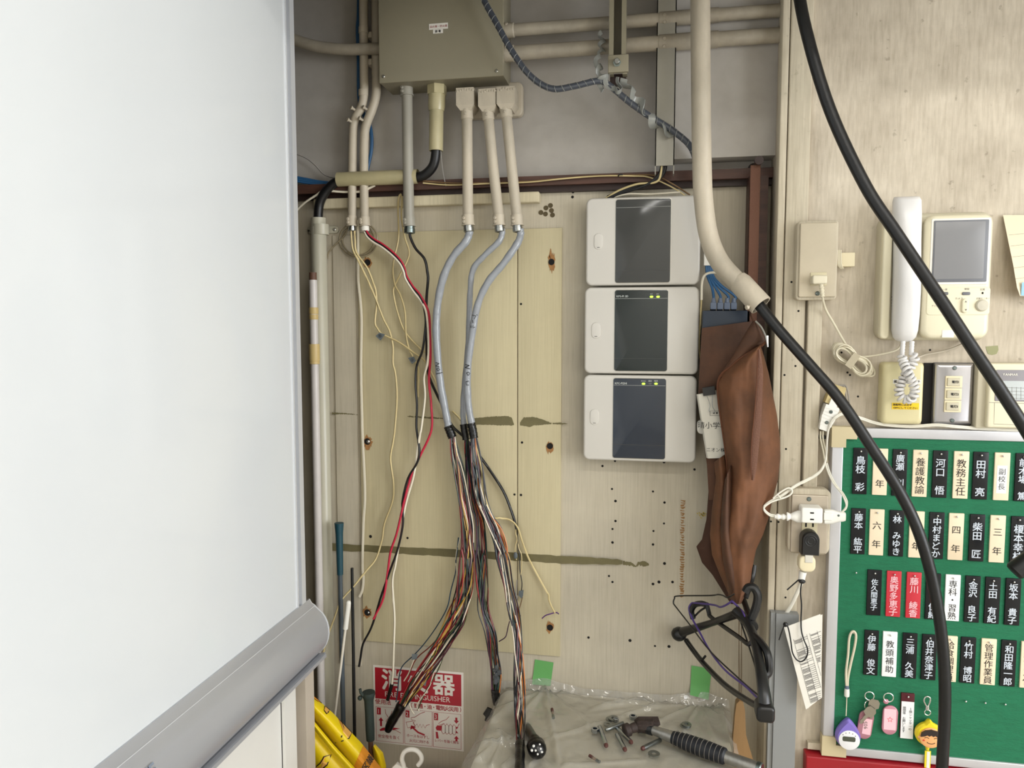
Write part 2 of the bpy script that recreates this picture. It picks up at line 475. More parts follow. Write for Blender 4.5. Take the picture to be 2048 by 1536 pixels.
for (a, b) in [(1205, 932), (1230, 922), (1328, 924), (1224, 978), (1231, 1002), (1231, 1042), (1225, 1058), (1225, 1085), (1306, 983), (1329, 1005), (1328, 1047), (1307, 1062), (1306, 1089), (1329, 1127),
               (1218, 1152), (1225, 1164), (1306, 1168), (1318, 1164), (1345, 1164), (1177, 1275), (1260, 1281), (1310, 1292), (1338, 1293), (1044, 885), (1042, 608), (1029, 989), (1042, 990), (741, 1073), (815, 1076), (1146, 384), (1145, 394), (1389, 939), (1329, 865)]:
    d = 0.0066 if 720 < a < 1122 and b > 461 else 0.0006
    r_ = 2.3 * S(a, b) * rnd.uniform(.7, 1.1)
    mb.lathe(P(a, b, d), (0, -1, 0), [(0, r_ * 1.3), (0.0004, r_), (0.0002, 0)], 8)
mb.build('nail_holes', 'hole_black', wb, kind='stuff', label='small nail holes in the wall')
mb = MB(); rg = random.Random(5)
for i in range(40):
    y = 1000 + i * 4.9; x = 1366 - (y - 1000) * 0.012
    mb.add([P(x - 5 + rg.uniform(-1, 1), y, .0008), P(x + 5 + rg.uniform(-2, 1), y + rg.uniform(-2, 2), .0008), P(x + rg.uniform(0, 4), y + rg.uniform(2, 5), .0008), P(x - rg.uniform(1, 5), y + rg.uniform(1, 4), .0008)], [(0, 1, 2, 3)])
mb.build('tape_residue', mat('residue', (150, 112, 70), 0.8), wb, smooth=0, kind='stuff', label='brown strip of old tape residue')
mb = MB()
for i in range(14):
    x, y = 1392 + rg.uniform(0, 17), 1022 + rg.uniform(0, 13)
    mb.add([P(x, y, .0007), P(x + 4, y + 1, .0007), P(x + 3, y + 4, .0007)], [(0, 1, 2)])
mb.build('yellow_residue', mat('residue_yellow', (196, 172, 84), 0.8), wb, smooth=0, kind='stuff', label='yellow adhesive residue')
HOLES6 = [(1101, 411), (1092, 416), (1103, 421), (1082, 425), (1091, 428), (1105, 430)]  # round marks drawn as flat brown discs with a raised rim
for a, b in HOLES6:
    u = S(a, b)
    MB().lathe(P(a, b, 0), (0, -1, 0), [(0, 4.8 * u), (0.0012, 4.6 * u), (0.0012, 3.7 * u), (0.0006, 3.5 * u), (0.0006, 0)], 16).build(
        'wall_disc', mat('disc_brown', (96, 84, 60), 0.95, var=0.3, vscale=300), None, label='small round brown pad on the wall beside the cream batten', cat='disc', group='round brown discs on the wall')

# wooden rail and cream batten
mb = MB().box((XL_ROOM, -0.028, P(1100, 370, .028).z), (XPOST + .02, 0.002, RAIL_T)).build('trim_1', 'timber_brown', kind='structure', label='brown wooden rail across the wall')
MB().box((XL_ROOM, -0.014, P(1100, 384, .014).z), (XPOST + .02, 0.0, P(1100, 370, .028).z)).build('rail_lower_edge', 'timber_dark', mb)  # darker timber tone puts the recess shade into this edge
x0, x1, z0, z1 = rect(626, 390, 1078, 411, 0.022)
plate(x0, x1, z0, z1, 0, 0.022, 0.003, 0.003).build('batten', dirty('batten_paint', (210, 200, 172), (176, 164, 136), 8, .5, .6), None, label='long cream painted wooden batten below the brown rail', cat='batten')
# narrow pilaster above the rail
xp = P(1316, 200, 0.05).x
MB().box((xp, -0.05, RAIL_T + 0.02), (XPOST + 0.06, 0.0, CEIL)).build('trim_2', 'plaster_grey', kind='structure')
# brown post in the corner of the recess
xa, xb = P(1494, 560, 0.05).x, P(1532, 560, 0.05).x
MB().box((xa, -0.05, P(1500, 1000, .05).z), (xb, 0.0, RAIL_B + .01)).build('trim_3', 'timber_brown', kind='structure')

# right wall and its boards
wr = MB().box((XPOST, -WR, 0), (XR_ROOM, 0.05, CEIL)).build('wall_right', 'right_wall_paint', kind='structure')
def vboard(pa, pb, y, d0, d1, name, m):
    return plate(P(pa, y, d1).x, P(pb, y, d1).x, 0.0, CEIL, d0, d1, 0, 0.0025).build(name, m, wr)
vboard(1544, 1558.5, 850, WR - .02, WR + 0.012, 'edge_board', 'post_paint')
vboard(1560.5, 1604, 850, WR, WR + 0.012, 'face_board', 'post_paint')
mb = MB()
for a, b in [(1583, 564), (1597, 622), (1569, 750), (1572, 898), (1591, 732), (1571, 1195), (1700, 750), (1683, 705), (1695, 745), (1716, 793), (1542, 1043), (1557, 1044), (1990, 742), (1860, 700)]:
    mb.lathe(P(a, b, WR + .0122), (0, -1, 0), [(0, .0022), (.0004, .0016), (.0002, 0)], 8)
mb.build('nail_holes', 'hole_black', wr, kind='stuff', label='small nail holes')
mb = MB(); rg = random.Random(11)
pts = [(1972 + 3 * rg.uniform(-1, 1), 693), (1984, 692), (1996, 691), (1997, 700), (1993, 708), (1984, 710), (1976, 708), (1973, 700)]
mb.v = [P(x, y, WR + .0006) for x, y in pts]; mb.f = [tuple(range(len(pts)))]
mb.build('bare_patch', mat('patch_green', (150, 150, 112), 0.8), wr, smooth=0, label='greenish patch of missing paint')

# partition wall at the left with the whiteboard on it, seen along its length
pw = MB().box((XW - 0.11, YREAR, 0), (XW - 0.03, YE + 0.0, CEIL)).build('wall_left', 'partition_white', kind='structure')
yA, yB = PX(568, 1450, XW - 0.024).y, PX(591, 1450, XW - 0.024).y
MB().box((XW - 0.03, yA, 0), (XW - 0.022, yB, 0.82)).build('door_casing', 'partition_white', pw)
yC = PX(564.5, 1450, XW - 0.029).y
MB().box((XW - 0.03, yC - 0.003, 0), (XW - 0.0285, yC + 0.003, 0.82)).build('panel_gap', 'hole_black', pw)
# beige end post of the partition, standing just beyond the board
dd = -(YE + 0.03)
xq0, xq1 = P(560, 1440, dd).x, P(612, 1440, dd).x
MB().box((xq0, YE + 0.03, 0), (xq1, YE + 0.07, 0.74)).build('trim_4', 'post_beige', kind='structure')

# unseen downstand beam, placed to shade the upper wall; then the ceiling fixtures
MB().box((XW - .1, -0.62, 2.07), (XR_ROOM, -0.44, CEIL)).build('shade_beam', 'room_white', kind='structure')
for i, (lx, ly) in enumerate(LAMPS):
    t = thing('ceiling_light', 'long white fluorescent fixture under the ceiling', 'light', (lx, ly, CEIL), 'fluorescent ceiling fixtures')
    MB().box((lx - .62, ly - .12, CEIL - .05), (lx + .62, ly + .12, CEIL)).build('housing', 'lamp_white', t)
    for s in (-1, 1):
        MB().cyl((lx - .59, ly + s * .05, CEIL - .08), (lx + .59, ly + s * .05, CEIL - .08), .0125, n=10).build('tube', 'tube_glow', t)
        MB().box((lx + s * .6 - .012, ly - .08, CEIL - .1), (lx + s * .6 + .012, ly + .08, CEIL - .05)).build('lamp_holder', 'lamp_white', t)

# ================================================================== metal box, conduits and whiteboard
mat('box_paint', (138, 131, 110), 0.45, var=0.06, vscale=6)
mat('conduit_beige', (176, 166, 148), 0.5, var=0.35, vscale=9, bump=0.1, bscale=40)
mat('conduit_white', (200, 189, 169), 0.5, var=0.34, vscale=10, stretch=(1, 1, .4))
mat('conduit_grey', (158, 154, 142), 0.4, var=0.12, vscale=8)
mat('pvc_beige', (186, 176, 138), 0.3, var=0.2, vscale=9)
mat('pvc_pale', (184, 180, 162), 0.32, var=0.12, vscale=5)
mat('steel', (176, 178, 176), 0.3, 1.0, var=0.2, vscale=60)
mat('steel_dark', (120, 130, 128), 0.35, 1.0)
mat('label_white', (232, 228, 218), 0.5)
mat('ink_black', (22, 20, 20), 0.6)
mat('ink_red', (150, 20, 32), 0.6)
mat('black_rubber', (16, 16, 18), 0.42, bump=0.15, bscale=120)
mat('black_jacket', (13, 14, 16), 0.4, bump=0.25, bscale=70, var=0.3, vscale=40)
mat('black_tape', (9, 9, 10), 0.3, bump=0.5, bscale=150)
mat('grey_sheath', (152, 156, 162), 0.2, bump=0.7, bscale=55, var=0.12, vscale=50)
mat('cream_wire', (208, 190, 140), 0.45)
mat('white_wire', (224, 216, 196), 0.45)
mat('red_wire', (190, 40, 66), 0.4)
mat('black_wire', (18, 18, 20), 0.4)
mat('brown_wire', (118, 92, 62), 0.5)
mat('blue_cable', (46, 92, 134), 0.42)
mat('grey_wire', (150, 146, 140), 0.5)
mat('clear_tube', (170, 158, 130), 0.2, trans=0.35)
mat('screw_steel', (178, 176, 168), 0.3, 1.0)

def screw(p, r, parent, m='screw_steel', axis=(0, -1, 0)):
    return MB().lathe(p, axis, [(0, r), (r * .35, r), (r * .6, r * .7), (r * .62, 0)], 12).build('screw', m, parent)

# ---- metal relay box under the ceiling
x0, x1, z0, z1 = rect(757, -160, 1006, 158, 0.088)
t = thing('junction_box', 'large beige steel junction box mounted high on the wall', 'junction box', ((x0 + x1) / 2, -0.044, z0))
MB().box((x0, -0.084, z0), (x1, 0.0, z1)).build('body', 'box_paint', t)
plate(x0 - .001, x1 + .001, z0 - .001, z1, 0.083, 0.088, 0.002, 0.0015).build('cover', 'box_paint', t)
for a, b in ((767, 153), (993, 142)):
    screw(P(a, b, 0.088), 0.0035, t)
lb = MB().box(P(858, 48, .0885), P(896, 57, .0887)).build('sticker', 'label_white', t, smooth=0, label='small white sticker with red lettering')
wtext('自火報・防火扉', 877, 52.5, 0.0892, 5.0, 'ink_red', lb, bold=0.0)
lb = MB().box(P(866, 59, .0885), P(886, 66, .0887)).build('sticker', 'label_white', t, smooth=0, label='small white sticker with black lettering')
wtext('弱　電', 876, 62.5, 0.0892, 5.0, 'ink_black', lb)

# ---- bent pipe entering the box from the side
t = thing('side_conduit', 'thick beige bent conduit entering the side of the junction box', 'conduit', P(690, 99, .05))
MB().tube(path([(150, 30), (350, 36), (480, 50), (560, 70), (605, 85), (640, 94), (690, 99), (730, 98), (762, 97)], 0.05), 10.5 * S(690, 99, .05), 14).build('pipe', 'conduit_beige', t)

# ---- two slender conduits beside the box
def coupling(t, px, py0, py1, rpx, d, m, screws=True, ring=True):
    a, b = P(px[0], py0, d), P(px[1], py1, d); u = S(px[0], py0, d)
    MB().lathe(a, b - a, [(0, rpx * u), ((b - a).length * .9, rpx * u), ((b - a).length * .92, rpx * u * 1.12), ((b - a).length, rpx * u * 1.12)], 20).build('coupling', m, t)
    if screws:
        for k in (.35, .68):
            c = a.lerp(b, k) + Vector((-rpx * u * .45, -rpx * u * .9, 0))
            MB().lathe(c, (-.35, -1, 0), [(0, 3.2 * u), (2.2 * u, 3.2 * u), (3.0 * u, 2.2 * u), (3.1 * u, 0)], 10).build('screw', m, t)
def connector(t, px, py0, py1, rpx, d, m='steel'):
    a, b = P(px[0], py0, d), P(px[1], py1, d); u = S(px[0], py0, d); L = (b - a).length
    MB().lathe(a, b - a, [(0, rpx * u), (L * .3, rpx * u), (L * .34, rpx * u * 1.07), (L * .9, rpx * u * 1.07), (L, rpx * u * .95), (L, rpx * u * .7), (L * .5, rpx * u * .65)], 20).build('connector', m, t)
t = thing('conduit', 'slender pale conduit running down left of the junction box with blue cable behind', 'conduit', P(704, 455, .03))
MB().tube(path([(727, -60, .035), (727, 60, .035), (728, 150, .035), (728, 186, .035), (724, 212, .035), (713, 232, .033), (707, 252, .03), (705.5, 293, .03), (705, 338, .03), (704, 434, .03)], 0.03), 8.2 * S(704, 350, .03), 14).build('pipe', 'conduit_white', t)
coupling(t, (704, 704), 432, 452, 9.6, .03, 'conduit_white')
connector(t, (704, 704), 452, 462, 6.5, .03)
for (a, b) in ((707, 218), (700, 242), (731, 217), (723, 239)):
    u = S(a, b, .045); c = P(a, b, 0.044)
    MB().lathe(c, (-.6, -1, .35), [(-.004, 2.4 * u), (4 * u, 2.4 * u), (4.2 * u, 3.8 * u), (6.5 * u, 3.8 * u), (7 * u, 2 * u), (7.1 * u, 0)], 10).build('clamp_screw', 'conduit_white', t)
for y in (63, 188):
    u = S(727, y, .035); a = P(727, y - 8, .035); b = P(727, y + 4, .035)
    MB().lathe(a, b - a, [(0, 9.4 * u), ((b - a).length, 9.4 * u)], 18).build('sleeve_ring', 'conduit_white', t)
t = thing('conduit', 'slender pale conduit hugging the edge of the junction box', 'conduit', P(728, 455, .03))
MB().tube(path([(752, -60, .03), (752, 30, .03), (752, 127, .03), (753, 176, .03), (750, 201, .032), (742, 225, .034), (733, 248, .033), (729, 273, .03), (728, 339, .03), (729, 436, .03)], 0.03), 8.4 * S(729, 350, .03), 14).build('pipe', 'conduit_white', t)
coupling(t, (729, 730), 434, 452, 10, .03, 'conduit_white')
connector(t, (730, 730), 452, 462, 7.5, .03, 'label_white')
for y in (68, 122):
    x0, x1, z0, z1 = rect(733, y - 5, 751, y + 7, .03)
    plate(x0, x1, z0, z1, 0, .03, .002, .001).build('saddle', 'conduit_white', t)

# ---- grey conduit under the box
t = thing('conduit', 'grey steel conduit coming straight out of the junction box', 'conduit', P(816, 460, .045))
MB().tube([P(814, 178, .045), P(816, 330, .045), P(818, 440, .045)], 10.3 * S(816, 330, .045), 18).build('pipe', 'conduit_grey', t)
coupling(t, (813, 814), 170, 192, 12, .045, 'conduit_grey')
coupling(t, (818, 819), 434, 453, 11.3, .045, 'conduit_grey')
connector(t, (819, 819), 453, 467, 10, .045, 'steel_dark')

# ---- cream PVC pipe with hexagonal coupling
t = thing('pvc_pipe', 'short cream plastic pipe with hexagonal coupling below the junction box', 'pipe', P(873, 302, .045))
u = S(873, 200, .045)
MB().tube([P(874, 150, .045), P(874, 190, .045)], 19 * u, 6).build('hex_nut', 'pvc_beige', t, smooth=20)
a = P(874, 188, .045); b = P(873, 222, .045); L = (b - a).length
MB().lathe(a, b - a, [(0, 16.5 * u), (L * .75, 16.5 * u), (L, 14.8 * u)], 22).build('sleeve', 'pvc_beige', t)
a = P(873, 215, .045); b = P(872, 302, .045); L = (b - a).length
MB().lathe(a, b - a, [(0, 13.8 * u), (L, 13.8 * u), (L, 11.5 * u), (L * .8, 11.2 * u)], 22).build('pipe', 'pvc_beige', t)

# ---- horizontal plastic sleeve and the thick black cable through it
t = thing('pvc_sleeve', 'horizontal cream plastic sleeve above the brown rail', 'pipe', P(755, 355, .035))
a = P(676, 359, .035); b = P(836, 353, .035); u = S(755, 355, .035)
MB().tube([a, a.lerp(b, .5), b], 13.6 * u, 24, cap=False).build('pipe', 'pvc_beige', t)
MB().tube([a, b], 12.4 * u, 24, cap=False).build('bore', 'pvc_beige', t)
cable('thick_black_cable', [(872, 280, .045), (872, 303, .045), (867, 330, .042), (853, 347, .038), (836, 354, .035), (800, 356, .035), (720, 358, .035), (685, 360, .035), (664, 370, .035), (645, 393, .033), (637, 420, .03), (637, 470, .03)], 8.8, 'black_rubber', label='thick black cable looping out of the plastic sleeve into the wall pipe', n=14)
cable('thin_wire', [(881, 300, .045), (884, 330, .03), (888, 356, .03), (892, 372, .03)], 1.3, 'grey_wire', label='thin grey wire hanging beside the black cable bend', cat='wire', n=6)

# ---- big plastic pipe down the left with saddle clamp
t = thing('wall_pipe', 'thick pale plastic pipe running down the wall beside the whiteboard', 'pipe', P(650, 1500, .03))
a = P(637, 436, .03); b = P(668, 1700, .03)
b = Vector((a.x, a.y, 0.3)); u = S(640, 600, .03); L = (b - a).length
MB().lathe(a, b - a, [(0.006, 11 * u), (0.0, 13.5 * u), (.02, 13.5 * u), (.022, 14.2 * u), (L, 14.2 * u)], 26).build('pipe', 'pvc_pale', t)
mb = MB().lathe(P(641, 449, .03), (0, 0, -1), [(0, 15.4 * u), (19 * u, 15.4 * u)], 26)
x0, x1, z0, z1 = rect(613, 452, 677, 467, .006)
plate(x0, x1, z0, z1, 0, .006, .009, .002, mb=mb)
mb.build('saddle_clamp', 'pvc_pale', t)
screw(P(618, 462, .006), .004, t); screw(P(669, 459, .006), .004, t)

# ---- three white conduits with square tops
ends = []
for i, (bx, cpts, lab) in enumerate([
        ((912, 175, 947, 219), [(934, 214), (935, 330), (936, 436)], 'white painted conduit with square cap, beside the cream plastic pipe'),
        ((956, 177, 991, 221), [(975, 216), (986, 330), (998, 436)], 'white painted conduit with square cap, between two others like it'),
        ((993, 173, 1029, 216), [(1011, 212), (1023, 330), (1034, 436)], 'white painted conduit with square cap, outermost of three toward the wall units')]):
    d = .05
    t = thing('conduit', lab, 'conduit', P(cpts[-1][0], 450, d), 'white conduits with square caps')
    x0, x1, z0, z1 = rect(*bx, d + .018)
    mb = MB()
    q = (x1 - x0) * .2
    zt = z0 + (z1 - z0) * .22
    def rr(i0, z, y0, y1): return [Vector((x0 + i0, -y0, z)), Vector((x1 - i0, -y0, z)), Vector((x1 - i0, -y1, z)), Vector((x0 + i0, -y1, z))]
    mb.rings([rr(0, z1, .0, d + .018), rr(0, zt, .0, d + .018), rr(q, z0, .014, d + .012)])
    mb.build('square_cap', 'conduit_white', t, smooth=0)
    rim = MB(); rg = random.Random(i)
    for k in range(7):
        xa = x0 + (x1 - x0) * (k + .5) / 7
        rim.sphere((xa, -(d + .0175), z1 - .003 - rg.uniform(0, .004)), .0032, 8, (1.3, .5, 1))
    rim.build('sealant', 'conduit_white', t, label='lumpy sealant along the cap')
    p3 = path(cpts, d)
    MB().tube(p3, 10.3 * S(cpts[1][0], 330, d), 18).build('pipe', 'conduit_white', t)
    a = P(cpts[0][0], bx[3] - 2, d); dr = (p3[-1] - p3[0]).normalized(); u = S(cpts[0][0], 220, d)
    MB().lathe(a, dr, [(0, 13 * u), (4 * u, 13 * u), (5 * u, 12 * u), (20 * u, 12 * u), (21 * u, 11 * u)], 20).build('coupling', 'conduit_white', t)
    screw(a + dr * 12 * u + Vector((0, -12 * u, 0)), 3 * u, t, 'conduit_white')
    e = cpts[-1][0]
    coupling(t, (e - .5, e + .5), 430, 451, 12, d, 'conduit_white')
    connector(t, (e + .5, e + 2), 451, 464, 9.5, d)
# ---- the wall box corner behind the third cap
x0, x1, z0, z1 = rect(930, 168, 1046, 236, .012)
plate(x0, x1, z0, z1, 0, .018, .012, .003).build('pull_box', 'conduit_white', None, label='flat painted pull box on the wall behind the three square caps', cat='pull box')

# ---- horizontal conduits to the right of the box
for (ya, yb, r_, lab) in ((58, 28, 12.3, 'upper horizontal conduit running from the junction box'), (105, 75, 14.2, 'lower and thicker horizontal conduit running from the junction box')):
    a = P(1006, ya, .066); b = P(1700, ya - 20, .066); b.z = a.z; b.x = XPOST + .6
    a.x = P(1008, ya, .066).x
    t = thing('conduit', lab, 'conduit', a)
    u = S(1150, ya, .066)
    zc = P(1180, (ya + (ya - 18)) / 2, .066).z
    a.z = b.z = zc
    ln = b.x - a.x
    MB().cyl(a, b, r_ * u, n=22).build('pipe', 'conduit_beige', t)
    MB().lathe(a, (1, 0, 0), [(0, (r_ + 2) * u), (20 * u, (r_ + 2) * u), (22 * u, (r_ + .5) * u)], 22).build('coupling', 'conduit_beige', t)
    screw(a + Vector((6 * u, -(r_ + 1) * u * .75, (r_ + 1) * u * .7)), 4 * u, t, 'conduit_beige', (0, -.8, .6))
    c = Vector((P(1318, 80, .066).x, a.y, zc))
    MB().lathe(c, (1, 0, 0), [(0, (r_ + 1.6) * u), (.12, (r_ + 1.6) * u)], 22).build('joint_sleeve', 'conduit_beige', t)
    for s in (.2, -.8):
        screw(c + Vector((10 * u, -(r_ + 1.4) * u * math.cos(s * .9), (r_ + 1.4) * u * math.sin(s * .9))), 3.6 * u, t, 'conduit_beige', (0, -1, s * .5))

# ---- suspended channel with bolted bracket
t = thing('strut_channel', 'beige steel channel hanging down with bolted bracket', 'channel', P(1236, 145, .12))
for a, b in ((1219, 1228), (1244, 1253)):
    x0, x1, z0, z1 = rect(a, -150, b, 116, .12)
    MB().box((x0, -.12, z0), (x1, -.095, z1)).build('rail', 'box_paint', t)
x0, x1, z0, z1 = rect(1220, -150, 1252, 120, .098)
MB().box((x0, -.098, z0), (x1, -.094, z1)).build('web', mat('channel_dark', (104, 99, 86), .6), t)
x0, x1, z0, z1 = rect(1216, 109, 1257, 144, .126)
plate(x0, x1, z0, z1, .118, .126, .002, .0012).build('bracket', 'box_paint', t)
u = S(1234, 124, .126)
bo = MB().tube([P(1234, 125, .126), P(1234, 125, .131)], 8.2 * u, 6).build('bolt', 'steel_dark', t, smooth=20)
MB().lathe(P(1234, 124, .131), (0, -1, 0), [(0, 5.5 * u), (.008, 5.5 * u), (.009, 4.6 * u), (.009, 0)], 14).build('stud', 'steel', bo)
for a, b in ((1219, 1227), (1245, 1254)):
    x0, x1, z0, z1 = rect(a, 144, b, 148, .12)
    MB().box((x0, -.12, z0), (x1, -.1, z1)).build('rail_end', 'box_paint', t)
x0, x1, z0, z1 = rect(1220, 148, 1252, 169, .1)
MB().box((x0, -.1, z0), (x1, -.085, z1)).build('inner_block', 'timber_dark', t)

# ---- swooping cable in spiral wrap
mat('wrapped_cable', (66, 70, 78), 0.35)
mat('wrap_plastic', (190, 192, 186), 0.25, alpha=1, trans=0.55)
sw = [(900, -330, .07), (925, -180, .1), (950, -50, .115), (968, 0, .12), (995, 50, .125), (1020, 96, .128), (1050, 140, .13), (1080, 167, .13), (1110, 178, .13), (1150, 172, .125), (1195, 162, .115), (1216, 169, .11), (1260, 205, .1), (1300, 233, .09), (1348, 263, .085), (1385, 300, .075), (1396, 360, .05)]
p3 = path(sw, k=10)
t = thing('wrapped_cable', 'blue grey cable in clear spiral wrap swooping below the junction box', 'cable', p3[60])
MB().tube(p3, 6.2 * S(1100, 170, .13), 10).build('core', 'wrapped_cable', t)
def helix(p3, r, pitch, thick, n=6, per=14, ph=0.0):
    out = []; L = 0; up = Vector((0, -1, 0))
    fine = []
    for a, b in zip(p3, p3[1:]):
        m = max(1, int((b - a).length / (pitch / per)))
        for i in range(m): fine.append(a.lerp(b, i / m))
    fine.append(p3[-1])
    ang = ph
    for i, c in enumerate(fine):
        tt = (fine[min(i + 1, len(fine) - 1)] - fine[max(i - 1, 0)]).normalized()
        uu = (up - tt * up.dot(tt)).normalized(); up = uu; ww = tt.cross(uu)
        if i: ang += 2 * math.pi * (fine[i] - fine[i - 1]).length / pitch
        out.append(c + (uu * math.cos(ang) + ww * math.sin(ang)) * r)
    return out
MB().tube(helix(p3, .0068, .016, .0006), .0007, 4).build('spiral_wrap', 'wrap_plastic', t)
# loose ends of clear spiral wrap around the bracket
def ribbon_helix(name, pts, r, pitch, wid, parent):
    h = helix(path(pts, k=8), r, pitch, 0)
    return MB().tube(h, wid, 6, flat=(.18, 1)).build(name, 'wrap_plastic', parent)
t = thing('spiral_wrap', 'loose curls of clear plastic spiral wrap under the bracket', 'cable wrap', P(1215, 165, .12))
ribbon_helix('curl', [(1204, 66, .085), (1204, 95, .085), (1201, 112, .09)], .006, .02, .0055, t)
ribbon_helix('curl', [(1201, 118, .09), (1196, 135, .1), (1208, 150, .11), (1205, 165, .115), (1198, 178, .115)], .0085, .03, .006, t)
ribbon_helix('curl', [(1212, 158, .115), (1224, 178, .118), (1235, 186, .118), (1240, 170, .115), (1238, 156, .11)], .005, .04, .0055, t)
ribbon_helix('curl', [(1248, 158, .105), (1262, 180, .1), (1280, 208, .1), (1296, 232, .095), (1312, 248, .09), (1345, 266, .085)], .0065, .034, .0085, t)

# ---- metal duct and cables dropping behind the wall units
t = thing('cable_duct', 'grey metal cable duct ending above the wall units', 'duct', P(1332, 330, .07))
x0, x1, z0, z1 = rect(1313, -120, 1352, 331, .075)
MB().box((x0, -.075, z0), (x1, -.072, z1)).build('front', 'conduit_grey', t)
MB().box((x0, -.075, z0 - .018), (x0 + .002, -.05, z1)).build('side', 'conduit_grey', t)
MB().box((x1 - .002, -.075, z0 - .018), (x1, -.05, z1)).build('side', 'conduit_grey', t)
grp = 'black cables behind the wall units'
for i, dx in enumerate((0, 4, 8)):
    cable('black_cable', [(1324 + dx, 290, .064), (1323 + dx, 335, .064), (1312 + dx, 356, .06), (1290 + dx, 371 - i * 2, .05), (1250, 384 - i * 3, .03), (1215, 398 - i * 2, .02)], 3.2, 'black_wire', label='black cable bending out of the metal duct toward the wall units', group=grp)
cable('cream_cable', [(1325, 300, .066), (1322, 345, .066), (1312, 364, .06), (1275, 368, .045), (1240, 380, .03), (1212, 396, .02)], 2.2, 'cream_wire', label='cream cable dropping from the duct behind the top wall unit')
cable('cream_cable', [(1360, 384, .05), (1300, 388, .04), (1255, 388, .035), (1222, 397, .02)], 1.6, 'white_wire', label='pale thin cable lying along the top of the uppermost wall unit')
cable('cream_wire', [(846, 362, .033), (900, 366, .033), (960, 366, .033), (1050, 363, .033), (1110, 358, .033), (1180, 352, .033), (1260, 350, .033), (1310, 351, .033), (1345, 368, .03), (1380, 390, .03)], 1.6, 'brown_wire', label='tan wire stapled along the top of the brown rail', cat='wire', n=6)
cable('cream_wire', [(846, 366, .035), (900, 370, .035), (980, 367, .035), (1060, 364, .035), (1130, 357, .035), (1200, 352, .035), (1265, 352, .035), (1300, 355, .035), (1345, 375, .035), (1380, 398, .035)], 1.5, 'cream_wire', label='cream wire sagging along the brown rail', cat='wire', n=6)
mb = MB().tube(path([(1236, 353, .034), (1239, 349, .04), (1246, 349, .04)], k=4), .0016, 6).build('wire_staple', 'black_wire', None, label='black staple holding wires on the brown rail', cat='staple')

# ---- blue cables
for i, (dx, lab) in enumerate(((0, 'blue cable clipped behind the slender conduit'), (3.5, 'second blue cable twisted along the slender conduit'))):
    cable('blue_cable', [(717 + dx, -20, .012), (716 + dx, 30, .014), (714 + dx, 62, .016), (716 + dx, 110, .014), (717 + dx, 190, .012), (724 + dx, 225, .01), (735 + dx, 245, .01), (742 + dx * .5, 270, .012), (742 + dx * .4, 300, .012), (736 + dx * .4, 330, .012), (731 + dx * .5, 352, .012)], 2.7, 'blue_cable', label=lab)
for i in range(3):
    cable('blue_cable', [(200, 318 + i * 4, .02), (400, 335 + i * 4, .02), (560, 350 + i * 4, .02), (607, 357 + i * 4, .02), (640, 363 + i * 3, .02), (672, 366 + i * 2, .02), (705, 366 + i, .02)], 2.3, 'blue_cable', label='blue cable running behind the plastic sleeve toward the whiteboard', group='blue cables over the rail')
cable('thin_wire', [(400, 270, .015), (520, 290, .018), (580, 305, .02), (610, 315, .02), (630, 330, .02), (650, 350, .022), (676, 358, .024)], 1.4, 'grey_wire', label='thin grey wire sloping down to the plastic sleeve', cat='wire', n=6)
cable('white_cable', [(540, 520, .01), (570, 460, .015), (590, 425, .02), (610, 405, .03), (632, 391, .035), (648, 382, .033), (690, 384, .03), (725, 383, .032), (737, 377, .03), (750, 371, .03)], 2.2, 'white_wire', label='white cable passing behind the thick black cable above the batten', n=6)

# ================================================================== whiteboard
mat('board_enamel', (210, 214, 217), 0.16, coat=0.4, var=0.025, vscale=2.5)
mat('alu_white', (214, 216, 220), 0.3, 0.35)
mat('alu_grey', (150, 154, 160), 0.35, 0.7)
mat('tray_grey', (186, 188, 193), 0.3, 0.45, var=0.04, vscale=3)
zt = tray_end.z
t = thing('whiteboard', 'large white enamel whiteboard with silver tray, fixed to the side partition', 'whiteboard', (XW - .02, YE - 1.0, zt))
yn = YE - 2.6
MB().box((XW - .022, yn, zt - .02), (XW, YE - .03, CEIL - .2)).build('writing_surface', 'board_enamel', t)
MB().box((XW - .022, YE - .03, zt - .02), (XW + .003, YE - .0265, CEIL - .2)).build('frame_lip', 'alu_white', t)
MB().box((XW - .022, YE - .0265, zt - .02), (XW - .004, YE - .013, CEIL - .2)).build('frame_groove', 'alu_grey', t)
MB().box((XW - .022, YE - .013, zt - .12), (XW + .003, YE + .004, CEIL - .2)).build('frame_edge', 'alu_white', t)
prof = [(0, .012), (.003, .012), (.008, .004), (.014, .0), (.0155, -.002), (.022, -.008)]
for k in range(1, 11):
    a = R(62 - k * 13.2); prof.append((.000 + .0445 * math.cos(a) ** .9 if a > 0 else .0445 * math.cos(a), -.054 + .052 * math.sin(a)))
prof += [(.036, -.098), (.03, -.104), (0, -.104)]
mb = MB().rings([[Vector((XW + a, y, zt + b)) for a, b in prof] for y in (yn, YE + .018)])
tr = mb.build('tray', 'tray_grey', t, smooth=30)
prof2 = [(p[0] + (.0012 if p[0] > .01 else 0), p[1]) for p in prof]
MB().rings([[Vector((XW + a, y, zt + b)) for a, b in prof2] for y in (YE + .018, YE + .0205)]).build('end_cap', 'alu_white', tr, smooth=30)
mb = MB().tube([(XW + .0148, yn, zt - .0005), (XW + .0148, YE + .018, zt - .0005)], .0008, 5)
mb.build('tray_seam', 'alu_white', tr)
mb = MB().box((XW + .026, yn, zt - .1075), (XW + .0385, YE + .018, zt - .1))
mb.build('tray_lip', 'tray_grey', tr)
